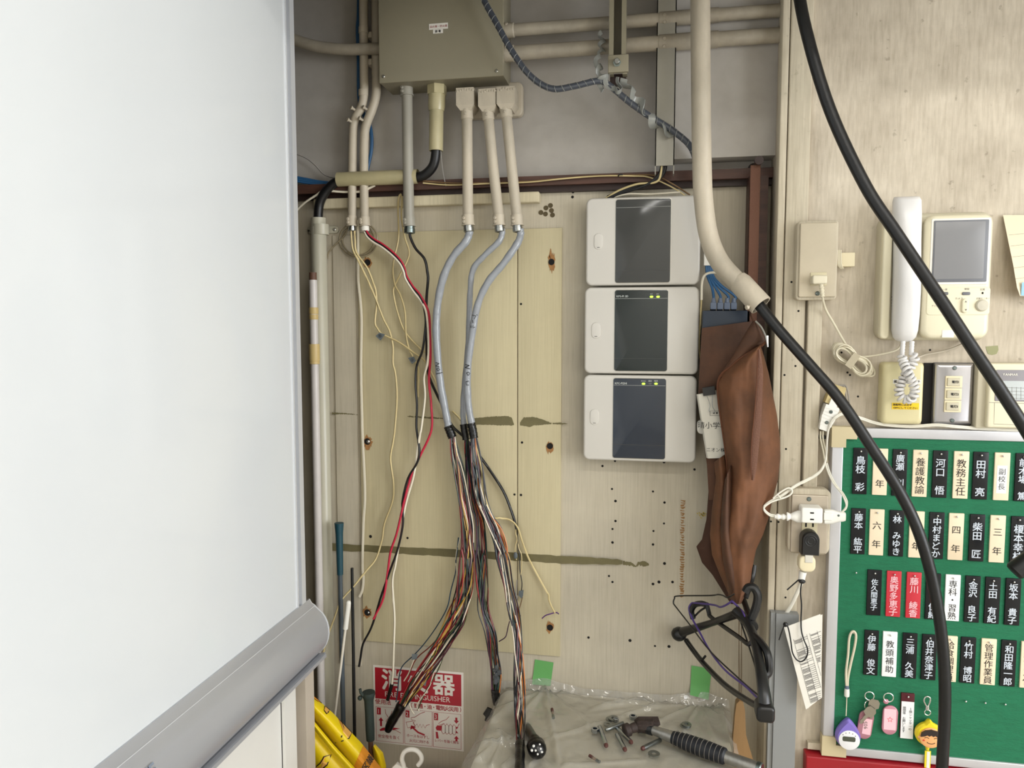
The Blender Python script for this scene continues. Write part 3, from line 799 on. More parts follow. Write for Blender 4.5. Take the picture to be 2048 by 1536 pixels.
best = min(((abs(proj((XW + a, y * .005, zt + b))[0] - 296) + abs(proj((XW + a, y * .005, zt + b))[1] - 1522), y * .005, a, b, i) for i, (a, b) in enumerate(prof) if 6 < i < 15 for y in range(-240, -60)))
_, ty, ta, tb, ti = best
tu = Vector((prof[ti - 1][0] - prof[ti + 1][0], 0, prof[ti - 1][1] - prof[ti + 1][1])).normalized()
mb = MB(); letters(mb, 'NE', Vector((XW + ta, ty, zt + tb)) + Vector((0, 1, 0)).cross(tu) * .0018, Vector((0, 1, 0)), tu, .024, bold=.02)
mb.build('lettering', mat('print_grey', (120, 130, 145), .4), tr, smooth=0)

# ================================================================== loose wires and cables hanging over the boards
def gwire(name, pts, rpx, m, d, lab, grp=None, **kw):
    return cable(name, pts, rpx, m, d, label=lab, cat='wire', group=grp, n=6, **kw)
gwire('cream_wire', [(702, 460, .03), (703, 478, .032), (706, 500, .034), (716, 520, .034), (731, 551, .03), (738, 566, .028), (752, 599, .025), (767, 638, .022), (779, 662, .02), (786, 693, .02), (786, 726, .02), (791, 748, .02), (794, 794, .02), (790, 855, .02), (786, 885, .02), (781, 918, .02), (787, 967, .02), (785, 1002, .02), (769, 1047, .02), (764, 1080, .022), (752, 1117, .03), (733, 1141, .04), (707, 1173, .05), (682, 1202, .06), (668, 1238, .065), (654, 1277, .07), (646, 1308, .07)], 1.9, 'cream_wire', .02, 'long cream wire wandering from the slender conduit down to the whiteboard tray')
t = thing('tagged_wire', 'cream wire folded through a grey tag, upper of the two tags', 'wire', P(760, 671, .02))
cable('wire', [(709, 460, .03), (710, 480, .032), (713, 505, .032), (735, 537, .028), (748, 570, .025), (752, 584, .023), (753, 609, .022), (750, 645, .022), (755, 657, .022), (762, 667, .022), (772, 672, .022), (799, 685, .022), (826, 704, .022), (850, 722, .022), (864, 748, .02), (877, 775, .02)], 1.9, 'cream_wire', parent=t, n=6)
def grey_tag(parent, pts, d, ch=None):
    m = mat('tag_grey', (96, 104, 108), .5)
    o = MB().prism([P(x, y, d) for x, y in pts], (0, .0008, 0)).build('tag', m, parent, smooth=0, label='grey tape tag')
    if ch:
        cx = sum(p[0] for p in pts) / len(pts); cy = sum(p[1] for p in pts) / len(pts)
        wtext(ch, cx, cy, d + .0004, 7, 'ink_black', o)
    return o
grey_tag(t, [(751, 672), (759, 665), (770, 669), (761, 681)], .025, '①')
t = thing('tagged_wire', 'cream wire looped over the batten with a grey tag, lower of the two tags', 'wire', P(823, 720, .02))
cable('wire', [(802, 388, .026), (798, 394, .028), (796, 417, .026), (797, 475, .02), (788, 518, .02), (786, 544, .02), (790, 570, .02), (801, 591, .02), (810, 624, .02), (812, 669, .02), (818, 697, .02), (826, 714, .02), (834, 729, .02), (837, 746, .02), (836, 794, .018)], 1.8, 'cream_wire', parent=t, n=6)
grey_tag(t, [(816, 716), (827, 713), (832, 722), (824, 728)], .024, '②')
gwire('cream_wire', [(801, 388, .024), (804, 400, .027), (803, 436, .024), (810, 475, .02), (818, 501, .02), (816, 518, .02), (801, 548, .02), (789, 573, .018), (787, 587, .018), (795, 624, .018), (810, 663, .018), (840, 697, .016), (853, 705, .016)], 1.7, 'cream_wire', .02, 'cream wire hanging in a loose loop from the batten')
gwire('white_flat_cable', [(715, 440, .02), (716, 475, .02), (716, 520, .015), (717, 564, .013), (723, 634, .012), (722, 736, .012), (724, 833, .012), (725, 871, .013), (730, 986, .015), (727, 1045, .013), (725, 1133, .012), (727, 1155, .012), (725, 1179, .012), (719, 1194, .012)], 2.6, 'white_wire', .012, 'white flat cable running straight down the edge of the plywood', flat=(.6, 1))
# clear coil on the wall
pts = []
for i in range(64):
    a = 2 * math.pi * i / 26 + 1.2
    pts.append((717 + (38 + (i > 26) * -6 + rnd.uniform(-.5, .5)) * math.cos(a), 479 + (35 - (i > 30) * 4) * math.sin(a), .012 + .004 * math.sin(i * .7)))
pts += [(690, 470, .012), (672, 488, .01), (657, 505, .008), (655, 518, .006)]
cable('clear_tubing', pts, 1.5, 'clear_tube', .012, label='coil of thin translucent tubing hanging on the wall behind the slender conduits', cat='tubing', n=6, k=3)

# red, white and black trio
grp = 'red, white and black wires from one conduit'
trio0 = [(730, 461, .035), (736, 472, .04), (748, 482, .042), (765, 492, .042), (785, 508, .042), (800, 524, .042), (808, 540, .042), (812, 555, .042)]
gwire('black_wire', trio0 + [(826, 577, .042), (842, 597, .042), (851, 634, .04), (849, 673, .04), (844, 704, .038), (834, 730, .036), (831, 765, .036), (834, 810, .036), (833, 855, .036), (839, 902, .038), (834, 926, .038), (816, 957, .038), (805, 1002, .038), (806, 1025, .038), (805, 1055, .038), (795, 1100, .038), (781, 1139, .04), (762, 1193, .042), (750, 1234, .044), (740, 1261, .045), (726, 1288, .046), (721, 1316, .046), (718, 1333, .046)], 2.3, 'black_wire', .04, 'black wire with taped end hanging in front of the plywood', grp)
gwire('red_wire', [(x + 1, y - 3, d - .002) for x, y, d in trio0] + [(826, 573, .041), (840, 590, .041), (857, 624, .04), (860, 667, .04), (861, 716, .04), (858, 761, .038), (862, 804, .038), (864, 850, .038), (857, 877, .038), (840, 912, .036), (824, 947, .036), (812, 988, .04), (803, 1026, .04), (793, 1068, .04), (781, 1104, .04), (776, 1140, .04), (767, 1195, .044), (752, 1228, .046), (747, 1238, .046)], 2.4, 'red_wire', .04, 'crimson wire hanging in front of the plywood', grp)
gwire('white_wire', [(x - 1, y + 3, d + .002) for x, y, d in trio0] + [(826, 582, .043), (842, 603, .042), (853, 628, .042), (857, 687, .042), (855, 726, .042), (848, 755, .04), (850, 794, .04), (843, 853, .04), (840, 869, .04), (836, 895, .036), (832, 924, .036), (826, 957, .036), (812, 1006, .036), (803, 1055, .036), (791, 1129, .036), (787, 1146, .036), (785, 1171, .036), (789, 1234, .036), (788, 1277, .036), (786, 1345, .036), (783, 1374, .036)], 2.4, 'white_wire', .04, 'white wire with black taped tip ending over the red sign', grp)
cable('tape_tip', [(784, 1368, .036), (780, 1382, .036), (775, 1400, .036)], 3.4, 'black_tape', label='black taped tip of the white wire', cat='tape')
gwire('black_cable', [(819, 465, .045), (822, 478, .045), (832, 498, .045), (849, 518, .043), (855, 545, .042), (856, 562, .042), (853, 599, .037), (853, 648, .035), (854, 716, .032), (859, 755, .03), (885, 812, .025), (904, 851, .022), (930, 876, .02), (958, 910, .018), (985, 948, .016), (1008, 985, .016), (1022, 1020, .016), (1030, 1045, .016), (1033, 1058, .016)], 2.7, 'black_wire', .03, 'black cable leaving the grey conduit and passing behind the grey cables')
t = thing('frayed_wires', 'frayed thin wires with grey tape scraps along the board seam', 'wire', P(1040, 1150, .014))
for i, (pts, m) in enumerate([([(1033, 1056), (1031, 1066), (1034, 1078), (1031, 1090), (1030, 1104), (1033, 1120)], 'cream_wire'), ([(1034, 1058), (1035, 1072), (1036, 1090), (1039, 1112), (1040, 1140), (1044, 1165), (1043, 1182)], 'black_wire'),
                              ([(1034, 1070), (1037, 1095), (1043, 1110), (1043, 1135), (1041, 1150)], 'cream_wire'), ([(1045, 1194), (1041, 1210), (1037, 1225), (1042, 1232)], 'brown_wire'), ([(1036, 1190), (1032, 1200), (1034, 1160)], 'grey_wire')]):
    cable('strand', pts, 1.0, m, .014, parent=t, n=5)
grey_tag(t, [(1038, 1182), (1047, 1180), (1046, 1192), (1043, 1197), (1037, 1191)], .016)
MB().sphere(P(1031, 1111, .016), .0085, 10, (.6, .3, 1)).build('tape_blob', 'tag_grey', t)
gwire('cream_wire', [(905, 822, .012), (920, 838, .016), (945, 875, .03), (962, 935, .05), (968, 985, .06), (984, 1032, .055), (1000, 1036, .03), (1020, 1040, .022), (1035, 1055, .018), (1045, 1085, .016), (1058, 1118, .014), (1075, 1150, .014), (1092, 1181, .016), (1097, 1190, .018), (1098, 1200, .02), (1103, 1213, .02), (1110, 1226, .02)], 2.0, 'cream_wire', .02, 'cream wire branching away to the right of the wire bundles')
gwire('purple_wire', [(1084, 1237, .022), (1091, 1231, .022), (1100, 1228, .022), (1112, 1225, .02), (1118, 1228, .02)], 1.2, mat('violet_wire', (88, 50, 110), .4), .02, 'short violet wire scrap twisted on the copper end')

# three grey sheathed cables with their fanned-out conductors
PAL = [(120, 30, 40), (150, 60, 40), (60, 60, 66), (24, 24, 28), (34, 66, 58), (46, 76, 96), (92, 60, 90), (190, 150, 70), (220, 208, 186), (70, 84, 50), (104, 40, 60), (200, 120, 60), (132, 84, 100), (28, 30, 44), (44, 90, 80), (165, 50, 50)]
WM = [mat('conductor_%d' % i, tuple(v * (1 if i in (7, 8, 11, 15) else .8) for v in c), .4) for i, c in enumerate(PAL)]
def sheathed(name, lab, jacket, rj, tape, bundle, seed, pal, nw, rw=1.35, ends=None):
    """jacket: px path; bundle: list of (y, xl, xr, d) from the tape down"""
    rg = random.Random(seed)
    t = thing(name, lab, 'cable', P(jacket[-1][0], jacket[-1][1], .05), 'grey sheathed cables')
    p3 = path(jacket, .05); u = S(jacket[2][0], jacket[2][1], .05)
    mb = MB(); rr = [rj * u * (1 + .05 * math.sin(i * 1.7) + .03 * math.sin(i * .6)) for i in range(len(p3))]
    mb.tube(p3, rr, 14); mb.build('jacket', 'grey_sheath', t)
    tp = path(tape, .05); mb = MB(); mb.tube(tp, [(rj + 1.6) * u * (1 + .05 * math.sin(i * 2.2)) for i in range(len(tp))], 12); mb.build('tape', 'black_tape', t)
    for i in range(nw):
        ph, fr = rg.uniform(0, 6.28), rg.uniform(.6, 1.5)
        base = rg.uniform(.03, .97); dep = rg.uniform(-1, 1)
        pts = []
        last = len(bundle) - 1
        for k, (y, xl, xr, d) in enumerate(bundle):
            q = base + .33 * math.sin(ph + fr * k * .75)
            q = min(1, max(0, q))
            if k == 0: q = base
            half = (xr - xl) / 2 * u
            pts.append(P(xl + (xr - xl) * q, y + rg.uniform(-3, 3) * (0 < k < last), d + half * .8 * math.cos(dep * 1.5 + .5 * math.sin(ph + k)) - .004 + dep * .003))
        MB().tube(spline(pts, 4), rw * u * rg.uniform(.85, 1.1), 5).build('conductor', WM[pal[i % len(pal)]] if rg.random() < .8 else rg.choice(WM), t, smooth=60)
    return t
ZT = P(1200, 1392, 0.0).z                      # top of the low desk
def DK(py): return -PZ(1040, py, ZT + .022).y
D1 = .045
c1 = sheathed('grey_cable', 'grey sheathed cable marked with number one, its wires swept toward the red sign', [(938, 458, .05), (938, 468, .05), (931, 484, .055), (905, 515, .06), (885, 560, .06), (874, 620, .055), (873, 680, .052), (880, 760, .05), (892, 828, .048), (898, 858, .046)], 7.6, [(896, 852, .046), (900, 862, .046), (905, 875, .046)],
         [(872, 900, 910, D1), (905, 902, 919, D1), (942, 908, 929, D1), (997, 917, 937, D1), (1050, 923, 946, D1), (1095, 923, 947, D1), (1118, 920, 948, D1), (1173, 914, 946, D1), (1209, 905, 937, .048), (1246, 889, 928, .05), (1282, 870, 906, .052), (1319, 850, 883, .055), (1360, 822, 852, .056), (1395, 805, 823, .056), (1418, 794, 808, .056)], 3,
         [0, 3, 1, 4, 13, 7, 9, 3, 1, 10, 11, 3, 15, 6, 5, 13, 8], 26)
MB().tube(path([(804, 1408, .056), (795, 1425, .056), (783, 1444, .056), (775, 1462, .056)]), [x * S(790, 1430, .056) for x in [9, 9.5, 9.8, 9.5, 9, 9, 8.8, 8.5, 8.3, 8.6, 9, 9, 8.8, 8.5, 8.2, 8, 7.6, 7, 6]], 12).build('tape_end', 'black_tape', c1)
c2 = sheathed('grey_cable', 'thin grey sheathed cable between the two marked ones, ending in a grey taped knot', [(1004, 458, .05), (1004, 468, .05), (997, 484, .053), (968, 512, .055), (946, 540, .05), (940, 590, .045), (937, 680, .04), (930, 760, .04), (926, 820, .04), (928, 852, .04)], 6.0, [(927, 848, .04), (929, 860, .04), (932, 879, .04)],
         [(876, 929, 937, .04), (905, 930, 940, .04), (942, 932, 944, .04), (997, 936, 954, .04), (1040, 951, 967, .04), (1095, 954, 973, .04), (1118, 951, 974, .04), (1173, 952, 976, .04), (1218, 956, 977, .042), (1264, 969, 991, .044), (1310, 978, 996, .045), (1345, 983, 1002, .046), (1385, 984, 999, .046)], 5,
         [3, 0, 13, 4, 9, 3, 10, 13, 1, 3, 14, 2], 22)
u = S(990, 1340, .05)
rg = random.Random(8); mb = MB()
for i in range(7):
    mb.sphere(P(990 + rg.uniform(0, 12), 1336 + i * 4.5, .06 + rg.uniform(0, .006)), .0075, 8, (rg.uniform(.6, 1), .6, rg.uniform(.8, 1.3)))
mb.build('tape_knot', mat('tape_dark_grey', (74, 78, 82), .45, bump=.6, bscale=200), c2, label='lump of grey tape')
MB().tube(path([(990, 1378, .046), (992, 1395, .046), (993, 1410, .046)]), [8.2 * u, 8.6 * u, 8.4 * u, 8 * u, 8.6 * u, 8.6 * u, 8.3 * u, 8 * u, 7.6 * u, 7.6 * u, 7 * u, 6.8 * u, 6 * u], 10).build('tape_end', 'black_tape', c2)
MB().tube(path([(992, 1408, .046), (990, 1418, .046), (985, 1426, .046)]), 1.8 * u, 6).build('bare_tip', 'steel', c2)
MB().prism([P(x, y, .048) for x, y in [(966, 1428), (974, 1416), (983, 1420), (989, 1425), (980, 1437), (974, 1444), (969, 1441), (971, 1434)]], (0, .006, 0)).build('tape_flag', 'black_tape', c2, smooth=0)
c3 = sheathed('grey_cable', 'grey sheathed cable with two handwritten marks, its wires hanging down to the plastic sheet', [(1040, 458, .05), (1041, 470, .05), (1034, 488, .057), (1006, 528, .066), (977, 563, .068), (956, 608, .066), (943, 676, .064), (935, 750, .062), (937, 810, .06), (944, 850, .058)], 7.2, [(942, 846, .058), (945, 858, .058), (948, 876, .058)],
         [(873, 942, 954, .057), (913, 942, 961, .057), (942, 945, 966, .057), (997, 952, 974, .057), (1030, 967, 986, .057), (1059, 980, 1003, .058), (1095, 990, 1014, .058), (1118, 994, 1019, .058), (1173, 1009, 1026, .06), (1218, 1016, 1038, .062), (1264, 1026, 1043, .065), (1310, 1029, 1047, .08), (1355, 1028, 1049, .105), (1395, 1029, 1050, .15), (1430, 1030, 1050, DK(1430)), (1465, 1033, 1049, DK(1465)), (1495, 1034, 1047, DK(1495))], 9,
         [8, 3, 15, 8, 13, 0, 11, 3, 12, 3, 5, 7, 13, 1, 4, 8, 3], 24)
MB().tube(path([(1040, 1486, DK(1486)), (1040, 1510, DK(1510)), (1039, 1540, DK(1540)), (1036, 1570, DK(1570))]), [9.5 * S(1040, 1500, .28) * (1 + .06 * math.sin(i * 1.3)) for i in range(19)], 12).build('tape_end', 'black_tape', c3)
# handwriting on the sheaths
def scrawl(parent, strokes, d, wpx=1.3):
    mb = MB()
    for s in strokes: stroke(mb, [P(x, y, d) for x, y in s], wpx * S(s[0][0], s[0][1], d))
    return mb.build('handwriting', 'ink_black', parent, smooth=0)
scrawl(c1, [[(871, 725), (878, 727)], [(878, 727), (871, 732)], [(871, 732), (879, 734)], [(873, 738), (876, 736), (880, 739), (876, 742), (873, 738)], [(872, 748), (885, 745)]], .0625)
scrawl(c3, [[(944, 630), (952, 632), (948, 638)], [(953, 629), (955, 631)], [(945, 640), (946, 646)], [(942, 651), (942, 656)], [(946, 651), (946, 656), (950, 654)]], .0765)
scrawl(c3, [[(930, 729), (939, 731)], [(939, 731), (930, 735)], [(930, 735), (940, 738)], [(933, 746), (937, 744), (940, 747), (936, 751), (933, 746)], [(931, 764), (938, 762)], [(932, 765), (933, 770), (938, 770)]], .072)
# stray single conductors
gwire('blue_wire', [(917, 1075, .04), (914, 1105, .04), (912, 1120, .04), (911, 1145, .04), (902, 1180, .045), (894, 1216, .05), (872, 1255, .05), (848, 1288, .05), (828, 1310, .048), (805, 1332, .046), (798, 1355, .046), (795, 1385, .046), (792, 1404, .05)], 1.2, WM[5], .045, 'single blue conductor straying left of the bundle')
gwire('white_thin_wire', [(924, 1060, .04), (918, 1085, .04), (913, 1105, .04), (912, 1130, .04), (916, 1155, .04), (920, 1175, .04)], 1.1, 'white_wire', .04, 'thin white conductor bowing out from the bundle')
gwire('brown_thin_wire', [(912, 1195, .05), (900, 1215, .05), (888, 1245, .05), (876, 1275, .05), (858, 1295, .05), (840, 1310, .05), (828, 1325, .05), (818, 1350, .05)], 1.2, WM[1], .05, 'thin brown conductor leaving the bundle above the red sign')
gwire('green_thin_wire', [(937, 1190, .05), (932, 1230, .052), (915, 1262, .052), (892, 1296, .052), (884, 1320, .05), (876, 1340, .05), (862, 1365, .05), (850, 1385, .05), (835, 1420, .05)], 1.2, WM[9], .05, 'thin green conductor curving under the bundle')
for pts, lab in (([(888, 1300, .05), (882, 1322, .05), (868, 1345, .05), (860, 1370, .05), (846, 1392, .05), (834, 1410, .05), (838, 1422, .05)], 'white bare-ended wire curling over the corner of the red sign'),
                 ([(828, 1318, .05), (818, 1345, .05), (808, 1362, .05)], 'short white wire end poking left above the sign lettering'),
                 ([(856, 1338, .05), (852, 1352, .05), (848, 1368, .05)], 'short white wire end in the middle of the red sign'),
                 ([(818, 1405, .05), (822, 1418, .05), (828, 1428, .05)], 'short white wire end below the red title')):
    gwire('wire_end', pts, 1.3, 'white_wire', .05, lab)
t = thing('tape_flag', 'small grey tape flag on a wire end above the red sign', 'tag', P(829, 1314, .052)); grey_tag(t, [(824, 1308), (835, 1308), (834, 1318), (823, 1320)], .052)
t = thing('tape_flag', 'small dark grey tape flag over the middle of the red sign', 'tag', P(850, 1365, .054)); grey_tag(t, [(848, 1354), (854, 1356), (851, 1372), (846, 1370)], .054)
gwire('violet_wire', [(1022, 1235, .05), (1017, 1250, .04), (1014, 1265, .03), (1010, 1275, .03), (998, 1283, .028)], 1.1, WM[6], .03, 'single violet conductor kinked out beside the middle bundle')

# ================================================================== three wall units with dark windows
mat('unit_plastic', (204, 200, 192), 0.42)
mat('unit_back', (60, 60, 58), 0.6)
mat('screen_grey', (50, 52, 52), 0.12, coat=.3)
mat('screen_teal', (26, 36, 38), 0.1, coat=.3)
mat('screen_navy', (32, 42, 56), 0.1, coat=.3)
mat('screen_line', (150, 152, 148), 0.4)
mat('led_green', (190, 255, 60), 0.3, emit=3.0)
mat('led_off', (90, 90, 90), 0.4)
mat('print_pale', (196, 200, 196), 0.5)
DU = .048
units = [((1172, 393, 1401, 570), (1231, 398, 1341, 565), (1197, 483), 414, 541, 'screen_grey', 'pale grey wall unit with blank dark window, topmost of three', None, []),
         ((1169, 574, 1398, 748), (1229, 580, 1335, 742), (1192, 661), 597, 717, 'screen_teal', 'pale grey wall unit with two green lamps side by side, middle of three', 'KPS-PI 3D', [(1303, 1), (1316, 1)]),
         ((1167, 751, 1393, 923), (1226, 757, 1331, 917), (1189, 834), 771, 890, 'screen_navy', 'pale grey wall unit with three indicator positions, lowest of three', 'KFC-PI2N1', [(1287, 1), (1300, 0), (1312, 1)])]
for (bx, sc, bt, ly, ly2, sm, lab, txt, leds) in units:
    x0, x1, z0, z1 = rect(*bx, DU)
    t = thing('wall_unit', lab, 'wall unit', ((x0 + x1) / 2, 0, z0), 'wall units stacked one above the other')
    plate(x0 + .006, x1 - .006, z0 + .004, z1 - .004, 0, DU - .014, .012).build('back_box', 'unit_back', t)
    plate(x0, x1, z0, z1, DU - .016, DU, .0135, .005, n=8).build('front_shell', 'unit_plastic', t)
    a0, a1, c0, c1_ = rect(*sc, DU + .0006)
    plate(a0 - .0012, a1 + .0012, c0 - .0012, c1_ + .0012, DU - .001, DU + .0004, .006, .0003, n=6).build('window_rim', 'screw_steel', t)
    s = plate(a0, a1, c0, c1_, DU - .001, DU + .001, .005, .0006, n=6).build('window', sm, t, label='dark glossy window')
    for yy in (ly, ly2):
        zz = P((sc[0] + sc[2]) / 2, yy, DU + .0011).z
        MB().box((a0 + .001, -(DU + .0012), zz - .0004), (a1 - .001, -(DU + .0010), zz + .0004)).build('window_line', 'screen_line' if yy == ly else 'unit_back', s, smooth=0)
    p = P(*bt, DU); u = S(*bt, DU)
    plate(p.x - 9 * u, p.x + 9 * u, p.z - 16 * u, p.z + 16 * u, DU - .001, DU + .0015, 9 * u, .0012, n=8).build('latch', 'unit_plastic', t)
    MB().box((p.x - 2.6 * u, -(DU + .0019), p.z - 12.5 * u), (p.x + 2.6 * u, -(DU + .0014), p.z - 11.5 * u)).build('latch_mark', 'unit_back', t, smooth=0)
    if txt:
        wtext(txt, (sc[0] + 16), ly - 4.5, DU + .0013, 5.4, 'print_pale', s, bold=.01)
        for i, (lx, on) in enumerate(leds):
            q = P(lx, ly - 3.5, DU + .001); uu = S(lx, ly, DU)
            plate(q.x - 3.2 * uu, q.x + 3.2 * uu, q.z - 1.8 * uu, q.z + 1.8 * uu, DU, DU + .002, 1.7 * uu, .0005).build('indicator_lamp', 'led_green' if on else 'led_off', s)
            names = ('AC', 'DC') if len(leds) == 2 else ('WAN', '通信', '電源')
            wtext(names[i], lx, ly - 9, DU + .0013, 3.6, 'print_pale', s, bold=0.0)

# ================================================================== network switch with blue patch cables
mat('switch_navy', (40, 50, 64), 0.35, 0.2)
mat('boot_grey', (98, 110, 130), 0.45)
x0, x1, z0, z1 = rect(1405, 621, 1500, 700, .075)
t = thing('network_switch', 'dark navy network switch box standing in the bag opening', 'switch', ((x0 + x1) / 2, -.06, z0))
plate(x0, x1, z0, z1, .045, .075, .002, .0015).build('case', 'switch_navy', t)
for i in range(4):
    a = 1421 + i * 13.6
    q0, q1, w0, w1 = rect(a, 612, a + 11, 623, .062)
    MB().box((q0, -.059, w0), (q1, -.05, w1)).build('port', 'hole_black', t)
for i in range(4):
    a = 1427 + i * 13.6
    t = thing('patch_cable', 'blue patch cable in the network switch, %s port counted from the wall units' % ('first', 'second', 'third', 'fourth')[i], 'cable', P(a, 618, .06), 'blue patch cables on the switch')
    cable('cord', [(1413 + i * 3.6, 470, .03), (1413 + i * 3.6, 530, .035), (1415 + i * 3.8, 552, .04), (1424 + i * 6.5, 575 - i, .048), (a + 2 - (i < 2) * 2, 592, .056), (a, 604, .06)], 2.8, 'blue_cable', parent=t)
    b0, b1 = P(a, 596, .06), P(a, 606, .06); u = S(a, 600, .06)
    MB().tube([b0, b1], [3.4 * u, 5.2 * u], 10).build('boot', 'boot_grey', t)
    q0, q1, w0, w1 = rect(a - 6, 605, a + 6, 619, .066)
    plate(q0, q1, w0, w1, .054, .066, .002, .001).build('plug', 'boot_grey', t)
x0, x1, z0, z1 = rect(1408, 505, 1427, 531, .042)
plate(x0, x1, z0, z1, .028, .044, .002, .001).build('cable_clip', 'label_white', None, label='white clip holding the blue patch cables together', cat='clip')
cable('white_cable', [(1475, 541, .08), (1448, 547, .07), (1425, 545, .06), (1410, 550, .055), (1404, 566, .052), (1403, 600, .05)], 2.6, 'white_wire', label='white cord curving from the elbow pipe to the edge of the wall units')
cable('white_cable', [(1403, 600, .045), (1401, 640, .04), (1398, 690, .035), (1402, 725, .03)], 1.8, 'cream_wire', label='cream cord running down between wall units and brown bag')

# ================================================================== elbow pipe and big black cable coming out of it
t = thing('elbow_pipe', 'cream plastic elbow pipe with black cable coming out', 'pipe', P(1490, 570, .14))
u = S(1480, 570, .14)
el = path([(1400, -60, .125), (1402, 200, .125), (1404, 330, .12), (1407, 400, .115), (1417, 470, .115), (1437, 520, .125), (1466, 555, .137), (1494, 582, .148)], k=8)
MB().tube(el, 20 * u, 22).build('bend', 'conduit_white', t)
a = P(1482, 568, .142); b = P(1522, 611, .16); dr = (b - a).normalized(); L = (b - a).length
MB().lathe(a, dr, [(-.012, 20.5 * u), (0, 23.5 * u), (L, 23.5 * u), (L, 20.5 * u), (L * .5, 19 * u)], 26).build('socket', 'conduit_white', t)
s0 = P(1512, 606, .16)
MB().lathe(P(1506, 609, .165), (P(1490, 617, .175) - P(1506, 609, .165)), [(0, 4 * u), (6 * u, 4 * u), (6.5 * u, 2.2 * u), (13 * u, 2.2 * u), (13.2 * u, 4.6 * u), (18 * u, 4.6 * u), (18.2 * u, 0)], 12).build('set_screw', 'conduit_white', t)
cable('black_power_cable', [(1494, 582, .148), (1528, 622, .165), (1560, 662, .18), (1620, 730, .2), (1680, 800, .215), (1740, 890, .225), (1800, 985, .235), (1840, 1072, .24), (1869, 1180, .24), (1885, 1290, .24), (1890, 1400, .24), (1884, 1536, .24), (1875, 1660, .24)], 12.2, 'black_jacket', label='thick black cable sweeping from the elbow pipe down across the green board', n=16, k=8)
cable('black_power_cable', [(1590, -60, .2), (1612, 60, .21), (1660, 220, .22), (1730, 370, .235), (1790, 462, .245), (1842, 540, .25), (1890, 612, .255), (1950, 704, .26), (2010, 794, .265), (2075, 900, .27), (2120, 1000, .27)], 13.2, 'black_jacket', label='thick black cable passing diagonally in front of the intercom', n=16, k=8)
mb = MB(); c = P(2070, 1112, .2); e = P(2030, 1142, .2)
mb.lathe(c, e - c, [(0, .017), ((e - c).length, .0175), ((e - c).length + .004, .014), ((e - c).length + .005, 0)], 20)
mb.build('black_cable_end', 'black_jacket', None, label='cut end of a black cable sticking out over the name plates', cat='cable')

# ================================================================== brown bag
def fabric(key, col, var=.3):
    m = mat(key, col, 0.75, var=var, vscale=9, bump=.5, bscale=28, col2=tuple(c * .72 for c in col))
    return m
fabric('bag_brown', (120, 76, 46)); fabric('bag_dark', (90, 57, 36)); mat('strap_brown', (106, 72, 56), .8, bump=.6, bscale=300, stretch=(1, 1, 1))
mat('seam_brown', (92, 52, 28), .8)
t = thing('shoulder_bag', 'open brown cloth bag hanging on a strap beside the wall units', 'bag', P(1475, 1205, .12))
# back wall of the bag (its inside shows above)
def cloth(L, Rr, d0, bulge, m, name, nx=22, ny=40, fold=0.0, ff=3.0, seed=0, parent=t, thick=.004):
    """sheet between two pixel edge lines, bulging toward the viewer"""
    def at(line, s):
        s *= len(line) - 1; i = min(int(s), len(line) - 2); f = s - i
        return [line[i][k] + (line[i + 1][k] - line[i][k]) * f for k in range(2)]
    mb = MB(); G = []
    for j in range(ny + 1):
        s = j / ny; a = at(L, s); b = at(Rr, s); row = []
        for i in range(nx + 1):
            q = i / nx
            x = a[0] + (b[0] - a[0]) * q; y = a[1] + (b[1] - a[1]) * q
            bu = bulge * math.sin(math.pi * q) ** .7
            nz = noise.noise(Vector((x * .035 + seed, y * .012, seed))) * fold + noise.noise(Vector((x * .09, y * .03 + seed, 2))) * fold * .35
            fo = fold * .8 * math.sin(q * ff * 6.283 + 2.5 * noise.noise(Vector((seed, s * 3, 0))))
            env = min(1, 6 * q, 6 * (1 - q))
            row.append(P(x, y, d0 + bu + (nz + fo) * env))
        G.append(row)
    n = nx + 1
    for row in G: mb.v += row
    back = len(mb.v)
    for row in G: mb.v += [p + Vector((0, thick, 0)) for p in row]
    for j in range(ny):
        for i in range(nx):
            k = j * n + i
            mb.f.append((k, k + 1, k + n + 1, k + n)); mb.f.append((back + k, back + k + n, back + k + n + 1, back + k + 1))
    for i in range(nx):
        mb.f.append((i, back + i, back + i + 1, i + 1)); k = ny * n + i; mb.f.append((k, k + 1, back + k + 1, back + k))
    for j in range(ny):
        k = j * n; mb.f.append((k, k + n, back + k + n, back + k)); k = j * n + nx; mb.f.append((k, back + k, back + k + n, k + n))
    return mb.build(name, m, parent, smooth=60)
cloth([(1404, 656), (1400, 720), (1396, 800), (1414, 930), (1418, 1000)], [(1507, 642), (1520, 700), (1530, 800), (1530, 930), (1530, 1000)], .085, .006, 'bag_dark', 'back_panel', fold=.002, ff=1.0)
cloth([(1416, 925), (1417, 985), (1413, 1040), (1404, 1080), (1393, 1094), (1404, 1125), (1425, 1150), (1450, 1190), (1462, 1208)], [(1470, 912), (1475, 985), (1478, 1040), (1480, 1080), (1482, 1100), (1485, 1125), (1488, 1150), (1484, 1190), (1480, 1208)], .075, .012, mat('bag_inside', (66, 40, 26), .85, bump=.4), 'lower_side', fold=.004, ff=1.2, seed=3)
# folded-over flap
cloth([(1507, 640), (1488, 672), (1466, 712), (1448, 738), (1440, 755)], [(1513, 643), (1534, 680), (1500, 705), (1464, 734), (1443, 755)], .125, .008, 'bag_dark', 'flap', nx=12, ny=20, fold=.001, ff=.5, seed=5)
